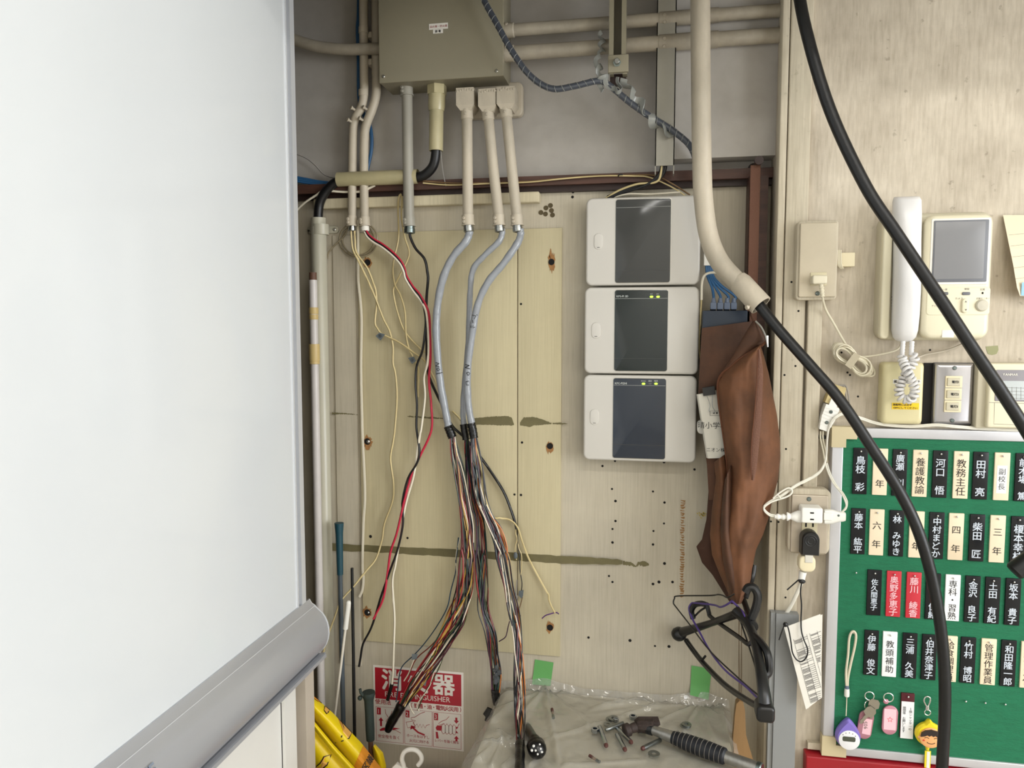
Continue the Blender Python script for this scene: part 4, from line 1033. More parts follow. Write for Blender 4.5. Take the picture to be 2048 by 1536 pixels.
# front body
cloth([(1520, 690), (1500, 702), (1474, 720), (1446, 744), (1435, 765), (1436, 800), (1443, 850), (1450, 900), (1456, 960), (1450, 1020), (1444, 1060), (1446, 1110), (1452, 1160), (1458, 1195), (1468, 1206)],
      [(1521, 690), (1528, 712), (1537, 745), (1545, 785), (1554, 830), (1560, 880), (1561, 915), (1556, 960), (1545, 1000), (1536, 1040), (1526, 1070), (1512, 1100), (1504, 1140), (1500, 1170), (1482, 1208)],
      .125, .05, 'bag_brown', 'front_body', nx=44, ny=90, fold=.006, ff=1.6, seed=1)
cloth([(1428, 925), (1432, 960), (1424, 1020), (1420, 1070), (1424, 1110), (1440, 1150), (1456, 1185), (1466, 1205)], [(1456, 905), (1462, 960), (1466, 1020), (1468, 1070), (1470, 1110), (1474, 1150), (1478, 1185), (1482, 1207)], .105, .03, 'bag_brown', 'front_fold', nx=18, ny=40, fold=.005, ff=1.0, seed=9)
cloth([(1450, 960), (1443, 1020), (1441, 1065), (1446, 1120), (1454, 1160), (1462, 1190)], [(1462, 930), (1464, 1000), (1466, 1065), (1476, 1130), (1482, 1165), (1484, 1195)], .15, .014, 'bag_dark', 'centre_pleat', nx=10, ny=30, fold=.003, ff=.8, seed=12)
mb = MB().tube(path([(1535, 681, .137), (1525, 690, .139), (1503, 703, .137), (1476, 720, .136), (1462, 733, .135), (1445, 746, .132), (1436, 765, .129), (1437, 800, .128), (1444, 850, .128), (1451, 900, .128), (1456, 950, .128)], k=8), .0026, 8)
mb.build('bound_edge', 'seam_brown', t)
# zip tape strip with zip
zp = [(1516, 700), (1515, 740), (1513, 780), (1509, 830), (1504, 880), (1502, 930), (1504, 960)]
zq = [(1520, 698), (1526, 740), (1525, 780), (1523, 830), (1519, 880), (1514, 930), (1508, 962)]
mb = MB(); n = len(zp)
def smooth2(l, k=6): 
    v = spline([Vector((a, b, 0)) for a, b in l], k); return [(p.x, p.y) for p in v]
A, B = smooth2(zp), smooth2(zq)
for (a, b) in zip(A, B):
    mb.v += [P(a[0], a[1], .183), P((a[0] + b[0]) / 2, (a[1] + b[1]) / 2, .185), P(b[0], b[1], .183)]
for i in range(len(A) - 1):
    k = i * 3; mb.f += [(k, k + 1, k + 4, k + 3), (k + 1, k + 2, k + 5, k + 4)]
mb.build('zip_tape', 'strap_brown', t, smooth=60)
MB().tube(path([(a[0] - .5, a[1], .1845) for a in A], k=1), .0012, 6).build('zip_seam', 'seam_brown', t)
mb = MB().tube(path([(1511, 642, .135), (1523, 655, .137), (1533, 676, .139)], k=6), .0018, 8)
mb.build('zip_teeth', 'conduit_grey', t)
mb = MB().tube([P(1533, 672, .14), P(1534, 682, .142), P(1535, 694, .142)], [.0042, .0028, .002], 8).build('zip_pull', 'screw_steel', t)
x0, x1, z0, z1 = rect(1497, 330, 1517, 690, .075)
plate(x0, x1, z0, z1, .072, .075, .001, .0008).build('strap', 'strap_brown', t)
MB().tube(path([(1500, 620, .09), (1502, 632, .12), (1508, 643, .13)], k=5), .0022, 8).build('strap_cord', 'bag_dark', t)
MB().lathe(P(1507, 338, .0), (0, -1, 0), [(0, .012), (.004, .012), (.005, .005), (.078, .005), (.08, .009), (.088, .009), (.089, 0)], 14).build('coat_hook', 'timber_dark', None, label='dark hook on the brown rail carrying the bag strap', cat='hook')

# ================================================================== clipped cards behind the bag
mat('card_white', (206, 202, 190), .6)
t = thing('card_stack', 'stack of white printed cards held by a black binder clip in front of the bag', 'card', P(1440, 900, .095))
cz = [(1396, 790), (1440, 780), (1462, 900), (1446, 916), (1416, 917)]
for i in range(3):
    MB().prism([P(x - i * 1.5, y - i * .5, .107 - i * .003) for x, y in cz], (0, .0012, 0)).build('card', 'card_white', t, smooth=0)
clip = MB().prism([P(x, y, .113) for x, y in [(1405, 776), (1429, 772), (1431, 789), (1407, 792)]], (0, .012, 0)).build('binder_clip', 'black_wire', t, smooth=0)
for a in ([(1414, 792, .114), (1420, 810, .112), (1418, 822, .111), (1424, 826, .111), (1430, 824, .111)], [(1425, 790, .114), (1425, 812, .112), (1430, 823, .111), (1424, 826, .111)]):
    MB().tube(path(a, k=5), .0007, 6).build('clip_wire', 'steel', clip)
mb = MB()
for (a, b) in (((1420, 822), (1450, 822)), ((1420, 831), (1450, 831)), ((1420, 822), (1420, 831))):
    stroke(mb, [P(a[0], a[1], .1075), P(b[0], b[1], .1075)], .0006)
letters(mb, '● ● ●', P(1434, 826, .1075), XR, ZU, .005)
letters(mb, '晴小学校', P(1425, 851, .1075), XR, Vector((-.05, 0, 1)), 15 * S(1425, 850, .1), bold=.005)
letters(mb, 'ニオン株式', P(1436, 900, .1075), XR, Vector((-.05, 0, 1)), 9.5 * S(1425, 900, .1), bold=.005)
mb.build('lettering', 'ink_black', t, smooth=0)
x0, x1, z0, z1 = rect(1395, 842, 1412, 868, .07)
plate(x0, x1, z0, z1, .05, .07, .008, .003).build('white_tag', 'label_white', None, label='rounded white tag peeking out behind the clipped cards', cat='tag')

# ================================================================== coat hangers
mat('hanger_black', (18, 18, 19), .35)
mat('hanger_purple', (72, 52, 120), .35)
t = thing('plastic_hanger', 'thick black plastic clothes hanger with wide shoulder ends', 'hanger', P(1475, 1300, .2))
def taper(p3, r0, r1, r2): 
    n = len(p3) - 1
    return [r0 + (r1 - r0) * min(1, 2 * i / n) + (r2 - r1) * max(0, 2 * i / n - 1) for i in range(n + 1)]
p3 = path([(1478, 1226, .2), (1462, 1232, .185), (1440, 1240, .15), (1405, 1252, .095), (1378, 1260, .055), (1360, 1266, .03)])
MB().tube(p3, taper(p3, .011, .0085, .013), 12, flat=(1, .8)).build('shoulder', 'hanger_black', t)
p3 = path([(1472, 1222, .2), (1490, 1240, .22), (1503, 1262, .25), (1514, 1300, .3), (1522, 1345, .35), (1528, 1385, .38), (1530, 1412, .39)])
MB().tube(p3, taper(p3, .013, .0095, .014), 12, flat=(1, .8)).build('shoulder', 'hanger_black', t)
MB().sphere(P(1358, 1268, .03), .0185, 14, (.95, 1, .85)).build('shoulder_end', 'hanger_black', t)
c = P(1529, 1419, .39)
plate(c.x - .0155, c.x + .0155, c.z - .016, c.z + .014, .375, .41, .008, .006).build('shoulder_end', 'hanger_black', t)
MB().tube(path([(1372, 1280, .035), (1388, 1303, .06), (1410, 1330, .11), (1450, 1370, .21), (1490, 1398, .31), (1518, 1414, .38)]), .0058, 8).build('trouser_bar', 'hanger_black', t)
MB().tube(path([(1372, 1278, .04), (1386, 1296, .07), (1402, 1318, .1), (1411, 1312, .11)]), .0026, 6).build('bar_clip', 'hanger_black', t)
MB().tube(path([(1495, 1250, .22), (1505, 1232, .22), (1513, 1210, .22), (1515, 1190, .22), (1508, 1176, .22), (1497, 1175, .22), (1491, 1184, .22)]), .0082, 10).build('hook', 'hanger_black', t)
MB().tube(path([(1414, 1210, .1), (1418, 1226, .11), (1422, 1234, .12), (1450, 1255, .17), (1480, 1276, .23), (1496, 1288, .26), (1504, 1284, .265)]), .0046, 8).build('inner_brace', 'hanger_black', t)
MB().tube(path([(1386, 1237, .07), (1383, 1222, .07), (1390, 1210, .075), (1402, 1207, .085), (1414, 1210, .1)]), .0062, 8).build('side_loop', 'hanger_black', t)
MB().tube(path([(1388, 1234, .072), (1400, 1222, .085), (1414, 1213, .1)]), .0022, 6).build('thin_brace', 'hanger_black', t)
MB().tube(path([(1508, 1272, .27), (1522, 1286, .29), (1534, 1305, .31), (1538, 1325, .32), (1537, 1345, .325), (1528, 1350, .33), (1524, 1340, .335)]), .0075, 10).build('accessory_loop', 'hanger_black', t)
def wire_hanger(name, lab, pts, m, r):
    t = thing(name, lab, 'hanger', P(1470, 1250, .2))
    MB().tube(path(pts, k=8), r, 8).build('wire_frame', m, t)
    return t
wire_hanger('wire_hanger', 'thin black wire hanger leaning behind the plastic one', [(1468, 1188, .2), (1462, 1192, .19), (1454, 1195, .18), (1446, 1191, .16), (1436, 1189, .14), (1420, 1191, .11), (1356, 1192, .03), (1349, 1197, .025), (1347, 1206, .025), (1352, 1214, .03), (1380, 1250, .09), (1420, 1302, .18), (1470, 1350, .26), (1510, 1385, .34), (1519, 1388, .36), (1519, 1375, .355), (1514, 1345, .33), (1497, 1290, .26), (1482, 1245, .21), (1473, 1212, .2)], 'hanger_black', .0016)
wire_hanger('wire_hanger', 'purple coated wire hanger among the black hangers', [(1464, 1202, .2), (1452, 1210, .19), (1440, 1214, .17), (1428, 1210, .14), (1390, 1206, .08), (1382, 1208, .07), (1378, 1218, .07), (1384, 1236, .08), (1398, 1262, .11), (1420, 1302, .17), (1450, 1340, .24), (1490, 1372, .31), (1518, 1398, .37), (1526, 1393, .38), (1529, 1375, .37), (1524, 1355, .35), (1514, 1325, .31), (1500, 1275, .26), (1488, 1230, .22), (1478, 1216, .2), (1464, 1202, .2)], 'hanger_purple', .0021)
mb = MB().lathe(P(1478, 1172, .0), (0, -1, 0), [(0, .014), (.006, .014), (.008, .006), (.215, .006), (.22, .011), (.235, .011), (.236, 0)], 14)
mb.build('coat_peg', 'hanger_black', None, label='black peg carrying the coat hangers under the bag', cat='peg')
cable('black_strap', [(1509, 1130, .11), (1505, 1155, .12), (1498, 1175, .14), (1492, 1196, .16)], 5.0, 'hanger_black', label='black strap end dangling behind the tip of the bag', cat='strap', flat=(.4, 1))

# ---- kraft wooden paddle low in the corner
mb = MB(); prof = [(1470, 1540), (1466, 1480), (1470, 1430), (1473, 1408), (1479, 1402), (1486, 1404), (1490, 1420), (1492, 1470), (1500, 1500), (1512, 1540), (1510, 1600), (1470, 1600)]
t = thing('wooden_paddle', 'tan wooden paddle hanging low in the corner on two thin cords', 'paddle', P(1485, 1500, .15))
mb.prism([P(x, y, .16) for x, y in prof], (0, .02, 0))
mb.build('blade', mat('kraft_wood', (140, 108, 68), .6, var=.15, vscale=6, stretch=(4, 4, .6)), t, smooth=30)
for dx in (0, 5):
    cable('cord', [(1478 + dx, 1230, .0012), (1478 + dx, 1320, .002), (1479 + dx * .6, 1404, .02), (1480, 1415, .14)], .6, 'brown_wire', parent=t, n=4)

# ================================================================== right wall: outlets, cords, intercom, switches
mat('outlet_plate', (196, 184, 160), .45, var=.12, vscale=10)
mat('outlet_metal', (190, 178, 160), .35, .35, var=.1, vscale=8)
mat('outlet_cream', (206, 196, 162), .45)
mat('plug_white', (236, 234, 226), .4)
mat('plug_ivory', (226, 214, 180), .4)
mat('plug_black', (20, 20, 21), .4)
mat('cord_white', (232, 228, 214), .4)
mat('cord_cream', (214, 206, 182), .45)
def R_(px0, py0, px1, py1, d): return rect(px0, py0, px1, py1, WR + d)
def rplate(px0, py0, px1, py1, d0, d1, rc=0, bev=0, mb=None): return plate(*R_(px0, py0, px1, py1, d1), WR + d0, WR + d1, rc, bev, mb=mb)
def PR(px, py, d=0): return P(px, py, WR + d)
def rcable(name, pts, rpx, m, d, lab, grp=None, cat='cord', parent=None, **kw):
    return cable(name, [(p[0], p[1], WR + (p[2] if len(p) > 2 else d)) for p in pts], rpx, m, label=lab, cat=cat, group=grp, parent=parent, **kw)

# surface raceway between the two outlet boxes
x0, x1, z0, z1 = R_(1611, 590, 1640, 992, .018)
plate(x0, x1, z0, z1, WR, WR + .018, .002, .0025).build('cable_raceway', 'post_paint', None, label='cream cable raceway joining the two outlet boxes', cat='raceway')

# upper outlet box with plug
x0, x1, z0, z1 = R_(1594, 440, 1677, 600, .042)
t = thing('outlet_box', 'upper wall outlet box with small ivory plug in it', 'outlet', ((x0 + x1) / 2, -WR, z0))
plate(x0, x1, z0, z1, WR, WR + .036, .008, .003).build('box', 'post_paint', t)
rplate(1599, 445, 1674, 594, .034, .042, .003, .002).build('face_plate', 'outlet_plate', t)
rplate(1621, 545, 1653, 571, .041, .0435, .001, .0005).build('socket', 'outlet_cream', t)
screw(PR(1635, 587, .042), .0045, t, 'steel_dark')
t = thing('plug', 'ivory right-angle plug in the upper outlet', 'plug', PR(1640, 560, .05))
rplate(1625, 550, 1655, 568, .043, .066, .004, .003).build('body', 'cord_cream', t)
MB().lathe(PR(1642, 566, .058), PR(1645, 593, .058) - PR(1642, 566, .058), [(0, .005)] + [(.003 * k, .0048 if k % 2 else .0036) for k in range(1, 10)], 12).build('strain_relief', 'cord_cream', t)
rcable('cord', [(1644, 588, .058), (1646, 600, .05), (1652, 620, .03), (1668, 648, .02), (1685, 678, .018), (1700, 702, .022), (1708, 714, .024)], 2.4, 'cord_cream', .03, None, parent=t, flat=(.7, 1))
# bundled cord
t = thing('cord_bundle', 'cream flex wound in a bundle with a strap below the upper outlet', 'cord', PR(1703, 720, .03))
c = Vector((1705, 721)); ax = Vector((.80, .6)); ay = Vector((-.6, .8))
for i in range(9):
    rx, ry = 49 - i * 1.6 + rnd.uniform(-2, 2), 14 + (i % 4) * 2.6
    o = Vector((rnd.uniform(-3, 3), rnd.uniform(-2.5, 2.5)))
    pts = []
    for k in range(24):
        a = 2 * math.pi * k / 24
        pinch = .45 + .55 * abs(math.cos(a)) ** .8
        q = c + o + ax * rx * math.cos(a) + ay * ry * math.sin(a) * (.55 + .75 * abs(math.cos(a)))
        pts.append(PR(q.x, q.y, .018 + .004 * i * .7 + .004 * math.sin(a * 2 + i)))
    MB().tube(pts, .0021, 6, closed=True).build('loop', 'cord_cream', t, smooth=60)
mb = MB(); q = [c + ax * a + ay * b for a, b in ((-7, -16), (8, -16), (8, 16), (-7, 16))]
ring = []
mb.rings([[PR(p.x, p.y, .046) for p in q], [PR(p.x, p.y, .012) for p in q]])
mb.build('strap', mat('velcro_tan', (178, 168, 144), .8), t, smooth=0)
rcable('cord', [(1716, 714, .03), (1735, 713, .02), (1760, 709, .014), (1785, 703, .012), (1798, 696, .012), (1803, 684, .012)], 2.0, 'cord_cream', .02, 'thin cream flex running from the bundle to the intercom')
# little terminal block near the upper outlet
t = thing('terminal_block', 'small cream terminal block beside the upper outlet', 'terminal block', PR(1690, 524, .01))
rplate(1682, 505, 1710, 533, 0, .018, .002, .001).build('block', 'plug_ivory', t)
for k in range(3):
    MB().tube(path([(1675 + k * 3, 500, WR + .02), (1676 + k * 3, 528, WR + .02), (1682 + k * 2, 537, WR + .014)], k=4), .0018, 6).build('lead', 'cord_cream', t)

# connector block hanging on the wall
t = thing('inline_connector', 'old ivory and white inline connector hanging beside the raceway', 'connector', PR(1660, 820, .03))
dr = (PR(1640, 862, .025) - PR(1675, 772, .025)).normalized(); sd = Vector((dr.z, 0, -dr.x)).normalized()
def obox(c, dr, sd, l0, l1, w0, w1, d0, d1, name, m, parent):
    mb = MB(); y = Vector((0, -1, 0))
    def q(l, w_): return [c + dr * l + sd * s * w_ + y * d for s, d in ((-1, d0), (1, d0), (1, d1), (-1, d1))]
    mb.rings([q(l0, w0), q((l0 + l1) / 2, max(w0, w1)), q(l1, w1)])
    return mb.build(name, m, parent, smooth=0)
cc = PR(1674, 770, 0); u = S(1660, 820, WR)
obox(cc, dr, sd, 0, 42 * u, 13 * u, 16 * u, .004, .026, 'old_socket', mat('old_ivory', (204, 184, 130), .5, var=.2, vscale=20), t)
obox(cc, dr, sd, 30 * u, 50 * u, 8 * u, 8 * u, .024, .03, 'insert', 'plug_white', t)
pl = obox(cc, dr, sd, 44 * u, 98 * u, 14 * u, 9 * u, .006, .032, 'plug_body', 'plug_white', t)
for k in (.58, .82):
    screw(cc + dr * (98 * u * k) + Vector((0, -.032, 0)), .0035, pl, 'steel_dark')
for k in range(6):
    l = (50 + k * 7) * u
    obox(cc, dr, sd, l, l + 2 * u, 14.5 * u - k * .5 * u, 14.2 * u - k * .5 * u, .0318, .0328, 'grip_rib', 'plug_white', pl)
for dx in (0, 5):
    rcable('lead', [(1641 + dx, 862, .016), (1641 + dx, 878, .014), (1646 + dx, 900, .012), (1650 + dx, 925, .012)], 1.8, 'cord_cream', .014, None, parent=t)
    rcable('lead', [(1672 + dx, 772, .014), (1685 + dx, 771, .012), (1690 + dx, 782, .012), (1694 + dx, 806, .012)], 1.5, 'grey_wire', .014, None, parent=t)
MB().lathe(PR(1644, 871, .006), (0, 0, -1), [(0, .009), (.006, .009)], 12).build('tie', 'black_wire', t)

# lower outlet box
x0, x1, z0, z1 = R_(1577, 978, 1662, 1110, .04)
t = thing('outlet_box', 'lower metal outlet box with three-way tap and black plug', 'outlet', ((x0 + x1) / 2, -WR, z0))
plate(x0, x1, z0, z1, WR, WR + .036, .014, .004).build('box', 'post_paint', t)
rplate(1582, 990, 1656, 1107, .034, .041, .003, .0025).build('face_plate', 'outlet_metal', t)
rplate(1604, 1010, 1635, 1085, .04, .0425, .001, .0005).build('socket', 'outlet_cream', t)
mb = MB()
for x in (1612, 1626):
    q0, q1, w0, w1 = R_(x - 1.6, 1046, x + 1.6, 1054, .0428); mb.box((q0, -(WR + .0430), w0), (q1, -(WR + .042), w1))
mb.build('socket_slots', 'hole_black', t, smooth=0)
screw(PR(1618, 998, .041), .0045, t, 'steel_dark')
t = thing('multi_tap', 'white cube tap plugged into the lower outlet', 'tap', PR(1624, 1032, .06))
rplate(1603, 1016, 1646, 1047, .0425, .075, .004, .003).build('cube', 'plug_white', t)
mb = MB()
for y in (1026, 1039):
    q0, q1, w0, w1 = R_(1620.5, y - 1.4, 1628, y + 1.4, .0755); mb.box((q0, -(WR + .0756), w0), (q1, -(WR + .074), w1))
mb.build('slots', 'hole_black', t, smooth=0)
t = thing('plug', 'white moulded plug entering the cube tap from the bag side', 'plug', PR(1580, 1034, .06))
c0, c1_ = PR(1573, 1033, .06), PR(1604, 1033, .06)
mb = MB(); u = S(1590, 1033, WR + .06); prof = [(0, 9), (.06, 9.5), (.25, 6), (.45, 9.5), (.7, 13), (1, 13)]
mb.rings([[c0.lerp(c1_, s) + Vector((0, math.cos(a) * min(w_, 9) * u, math.sin(a) * w_ * u)) for a in [2 * math.pi * k / 16 for k in range(16)]] for s, w_ in prof])
mb.build('body', 'plug_white', t)
MB().lathe(PR(1549, 1033, .06), (1, 0, 0), [(.0026 * k, .0062 if (k // 2) % 2 else .0045) for k in range(10)], 12).build('strain_relief', 'plug_white', t)
for dd in (-1.6, 1.6):
    rcable('cord', [(1550, 1032 + dd, .06), (1540, 1030 + dd, .06), (1530, 1022 + dd, .06), (1528, 1014 + dd, .06), (1540, 1004 + dd, .06), (1562, 992 + dd, .055), (1590, 972 + dd, .05), (1610, 962 + dd, .045), (1632, 950 + dd, .04), (1645, 936 + dd, .035), (1652, 915 + dd, .03), (1655, 870 + dd, .032), (1662, 845 + dd, .034), (1675, 832 + dd, .034), (1690, 828 + dd, .03), (1720, 836 + dd, .02), (1760, 848 + dd, .02), (1820, 853 + dd, .02), (1870, 850 + dd, .02), (1910, 853 + dd, .02), (1960, 857 + dd, .018), (2050, 861 + dd, .018)], 1.9, 'cord_white', .04, None, parent=t, n=6)
rcable('cord_loop', [(1528, 1012, .062), (1545, 1003, .062), (1570, 995, .06), (1582, 988, .058), (1584, 980, .058), (1576, 976, .058), (1560, 985, .058), (1546, 997, .06)], 1.9, 'cord_white', .06, None, parent=t)
rcable('tie', [(1556, 990, .064), (1562, 997, .066), (1566, 995, .06)], 1.4, 'cord_white', .06, None, parent=t, n=6)
t = thing('plug', 'white swivel plug on the frame side of the cube tap', 'plug', PR(1668, 1033, .06))
mb = MB(); c0, c1_ = PR(1648, 1033, .06), PR(1690, 1033, .06); u = S(1668, 1033, WR + .06)
prof = [(0, 15), (.08, 16), (.4, 15.5), (.7, 11), (.9, 10.5), (1, 9)]
mb.rings([[c0.lerp(c1_, s) + Vector((0, math.copysign(abs(math.cos(a)) ** .6, math.cos(a)) * 8 * u, math.copysign(abs(math.sin(a)) ** .6, math.sin(a)) * w_ * u)) for a in [2 * math.pi * k / 20 for k in range(20)]] for s, w_ in prof])
mb.build('body', 'plug_white', t)
rplate(1648, 1026, 1665, 1041, .066, .0695, .001, .001).build('hinge', 'plug_white', t)
screw(PR(1677, 1031, .067), .0022, t, 'steel_dark')
for dd in (-1.5, 1.8):
    rcable('cord', [(1684, 1024, .06), (1692, 1015 + dd, .06), (1692 + dd, 1002, .058), (1683 + dd, 985, .05), (1672 + dd, 972, .045), (1662 + dd, 955, .04), (1656 + dd, 940, .036), (1652 + dd, 926, .032)], 1.7, 'cord_white', .05, None, parent=t, n=6)
t = thing('black_plug', 'black rounded plug in the lowest socket', 'plug', PR(1620, 1090, .06))
x0, x1, z0, z1 = R_(1604, 1064, 1640, 1112, .07)
pts = [(x0, z0), (x1, z0), (x1, z1 - (x1 - x0) / 2)] + [((x0 + x1) / 2 + (x1 - x0) / 2 * math.cos(R(a)), z1 - (x1 - x0) / 2 + (x1 - x0) / 2 * math.sin(R(a))) for a in range(10, 180, 14)] + [(x0, z1 - (x1 - x0) / 2)]
def shrink(p, k): 
    cx, cz = (x0 + x1) / 2, (z0 + z1) / 2; return (cx + (p[0] - cx) * k, cz + (p[1] - cz) * k)
MB().rings([[Vector((a, -(WR + d), b)) for a, b in [shrink(p, k) for p in pts]] for d, k in ((.042, 1), (.064, 1), (.068, .97), (.07, .9))]).build('body', 'plug_black', t)
for r_ in (.011, .0065):
    MB().tube([Vector(((x0 + x1) / 2 + r_ * math.cos(a), -(WR + .0702), z1 - .018 + r_ * math.sin(a))) for a in [2 * math.pi * k / 28 for k in range(28)]], .0009, 6, closed=True).build('ring', 'plug_black', t)
pi_ = thing('ivory_plug', 'ivory swivel plug hanging below the black plug, tied with black string', 'plug', PR(1612, 1130, .06))
rplate(1598, 1112, 1632, 1145, .045, .066, .012, .004).build('body', 'plug_ivory', pi_)
rplate(1610, 1110, 1626, 1126, .06, .0675, .001, .001).build('hinge', 'card_white', pi_)
MB().lathe(PR(1606, 1143, .055), PR(1602, 1163, .055) - PR(1606, 1143, .055), [(0, .0075), (.02, .0065)], 12).build('sleeve', 'plug_white', pi_)
rcable('cord', [(1604, 1158, .05), (1600, 1172, .045), (1590, 1195, .035), (1580, 1215, .025), (1570, 1232, .02), (1560, 1260, .016)], 4.2, 'cord_white', .03, None, parent=pi_, flat=(.5, 1))
t = thing('black_string', 'black string looped from the ivory plug down over the paper', 'string', PR(1605, 1320, .07))
rcable('string', [(1574, 1180, .06), (1590, 1166, .058), (1598, 1160, .06), (1606, 1163, .062), (1603, 1168, .06), (1601, 1185, .06), (1603, 1210, .06), (1602, 1240, .062), (1603, 1262, .064), (1608, 1280, .066), (1615, 1298, .066), (1613, 1314, .066), (1603, 1323, .066), (1593, 1319, .066), (1585, 1305, .066), (1582, 1285, .066), (1578, 1262, .066), (1574, 1250, .066), (1570, 1247, .066)], 1.5, 'black_wire', .06, None, parent=t)
rcable('string_end', [(1570, 1247, .066), (1565, 1260, .066), (1558, 1280, .066)], 1.3, 'black_wire', .066, None, parent=t)
MB().sphere(PR(1571, 1249, .068), .005, 10).build('knot', 'black_wire', t)
MB().sphere(PR(1604, 1163, .063), .0055, 10, (1.3, .8, .8)).build('knot', 'black_wire', t)

# grey file box and hanging printed sheets
x0, x1, z0, z1 = R_(1537, 1228, 1592, 1650, .034)
t = thing('file_holder', 'tall grey plastic holder standing against the right wall post', 'holder', ((x0 + x1) / 2, -WR - .02, z0))
xs = P(1548, 1400, WR + .034).x
MB().box((xs, -(WR + .034), z0), (x1, -(WR + .013), z1)).build('front', mat('file_grey', (138, 140, 140), .5), t)
MB().box((x0, -(WR + .030), z0), (xs - .0006, -(WR + .013), z1)).build('edge_strip', 'file_grey', t)
t = thing('printed_sheets', 'white printed sheets hanging tilted from black string beside the grey holder', 'paper', PR(1605, 1330, .055))
for k, q in enumerate(([(1568, 1255), (1641, 1228), (1644, 1395), (1612, 1419)], [(1572, 1254), (1645, 1229), (1642, 1390), (1616, 1417)])):
    MB().prism([PR(x, y, .058 - k * .004) for x, y in q], (0, .0008, 0)).build('sheet', 'label_white', t, smooth=0)
mb = MB()
def bil(u_, v_):
    a, b, c_, e = (1568, 1255), (1641, 1228), (1644, 1395), (1612, 1419)
    # rows run parallel to the top edge, columns parallel to the left edge
    return (a[0] + (b[0] - a[0]) * u_ + (e[0] - a[0]) * v_, a[1] + (b[1] - a[1]) * u_ + (e[1] - a[1]) * v_)
inside = lambda p: p[0] < 1641
for r_ in range(34):
    v_ = .17 + r_ * .0236
    for cidx in range(2):
        u0 = .16 + cidx * .44; 
        if rnd.random() < .12: continue
        p, q = bil(u0, v_), bil(u0 + .36, v_)
        if q[0] > 1642: q = (1642, p[1] + (q[1] - p[1]) * (1642 - p[0]) / max(q[0] - p[0], 1))
        if p[0] > 1636: continue
        stroke(mb, [PR(p[0], p[1], .0586), PR(q[0], q[1], .0586)], .0007)
        if r_ % 3:
            for k in range(9):
                uu = u0 + .02 + k * .022; p = bil(uu, v_ + .011)
                if p[0] < 1640: stroke(mb, [PR(p[0], p[1], .0586), PR(p[0] + 1.1, p[1] - .4, .0586)], .0016)
for uu in (.16, .36, .52, .60, .8):
    p, q = bil(uu, .17), bil(uu, .17 + 33 * .0236)
    if q[0] > 1642:
        f = (1642 - p[0]) / (q[0] - p[0]); q = (1642, p[1] + (q[1] - p[1]) * f)
    if p[0] < 1640: stroke(mb, [PR(*p, .0586), PR(*q, .0586)], .0005)
mb.build('print', mat('print_dark', (90, 88, 90), .6), t, smooth=0)

# ================================================================== intercom
mat('intercom_ivory', (226, 218, 190), .4)
mat('intercom_side', (196, 188, 164), .45)
mat('handset_white', (226, 224, 222), .28)
mat('lcd_grey', (104, 106, 112), .25)
mat('button_grey', (200, 194, 176), .4)
mat('mark_grey', (110, 104, 96), .6)
x0, x1, z0, z1 = R_(1760, 425, 1984, 681, .035)
t = thing('intercom', 'ivory video intercom station with white corded handset', 'intercom', ((x0 + x1) / 2, -WR, z0))
plate(x0, x1, z0, z1, WR, WR + .035, .022, .008, n=8).build('base', 'intercom_side', t)
rplate(1764, 428, 1783, 678, .03, .044, .008, .004).build('cradle_side', 'intercom_ivory', t)
mon = rplate(1848, 428, 1983, 678, .03, .056, .018, .009).build('monitor_body', 'intercom_ivory', t)
rplate(1861, 436, 1980, 569, .05, .0575, .003, .001).build('screen_bezel', 'label_white', mon)
scn = rplate(1866, 440, 1976, 564, .05, .0585, .002, .0006).build('screen', 'lcd_grey', mon)
rplate(1869, 443, 1969, 558, .05, .0589, .002, .0003).build('screen_glass', mat('lcd_mid', (128, 128, 130), .2), scn)
rplate(1854, 574, 1980, 630, .05, .0572, .006, .0008).build('button_panel', 'intercom_ivory', mon)
rplate(1881, 584, 1897, 590, .056, .0592, .002, .0006).build('button', 'led_off', mon)
rplate(1925, 584, 1941, 590, .056, .0592, .002, .0006).build('button', 'lcd_grey', mon)
rplate(1964, 584, 1967, 588, .056, .058, 0, 0).build('microphone_hole', 'hole_black', mon)
rplate(1924, 597, 1938, 626, .056, .061, .0065, .002).build('rocker', 'intercom_ivory', mon)
MB().lathe(PR(1963, 611, .056), (0, -1, 0), [(0, .0112), (.003, .0112), (.0055, .009), (.0062, 0)], 24).build('round_button', 'button_grey', mon)
mb = MB()
for s, x, y, sz in (('一斉', 1890, 579, 5), ('解錠', 1934, 578, 5), ('玄関', 1965, 579, 5), ('カメラ', 1918, 597, 5.5), ('玄関モニター', 1966, 597, 4.6), ('アイホン', 1872, 612, 4.6), ('▲', 1932, 603, 5), ('▼', 1932, 620, 5)):
    letters(mb, s, PR(x, y, .0612 if s in '▲▼' else .0576), XR, ZU, sz * S(x, y, WR + .057), bold=0)
mb.build('lettering', 'mark_grey', mon, smooth=0)
lb = rplate(1884, 660, 1908, 675, .05, .0565, .001, .0003).build('sticker', 'label_white', mon)
for k in range(6):
    q = PR(1784 + .0, 594 + k * 6, .0355); rz = .0012
    MB().lathe(q, (0, -1, 0), [(0, rz), (.0006, rz), (.0003, 0)], 8).build('speaker_hole', 'hole_black', t)
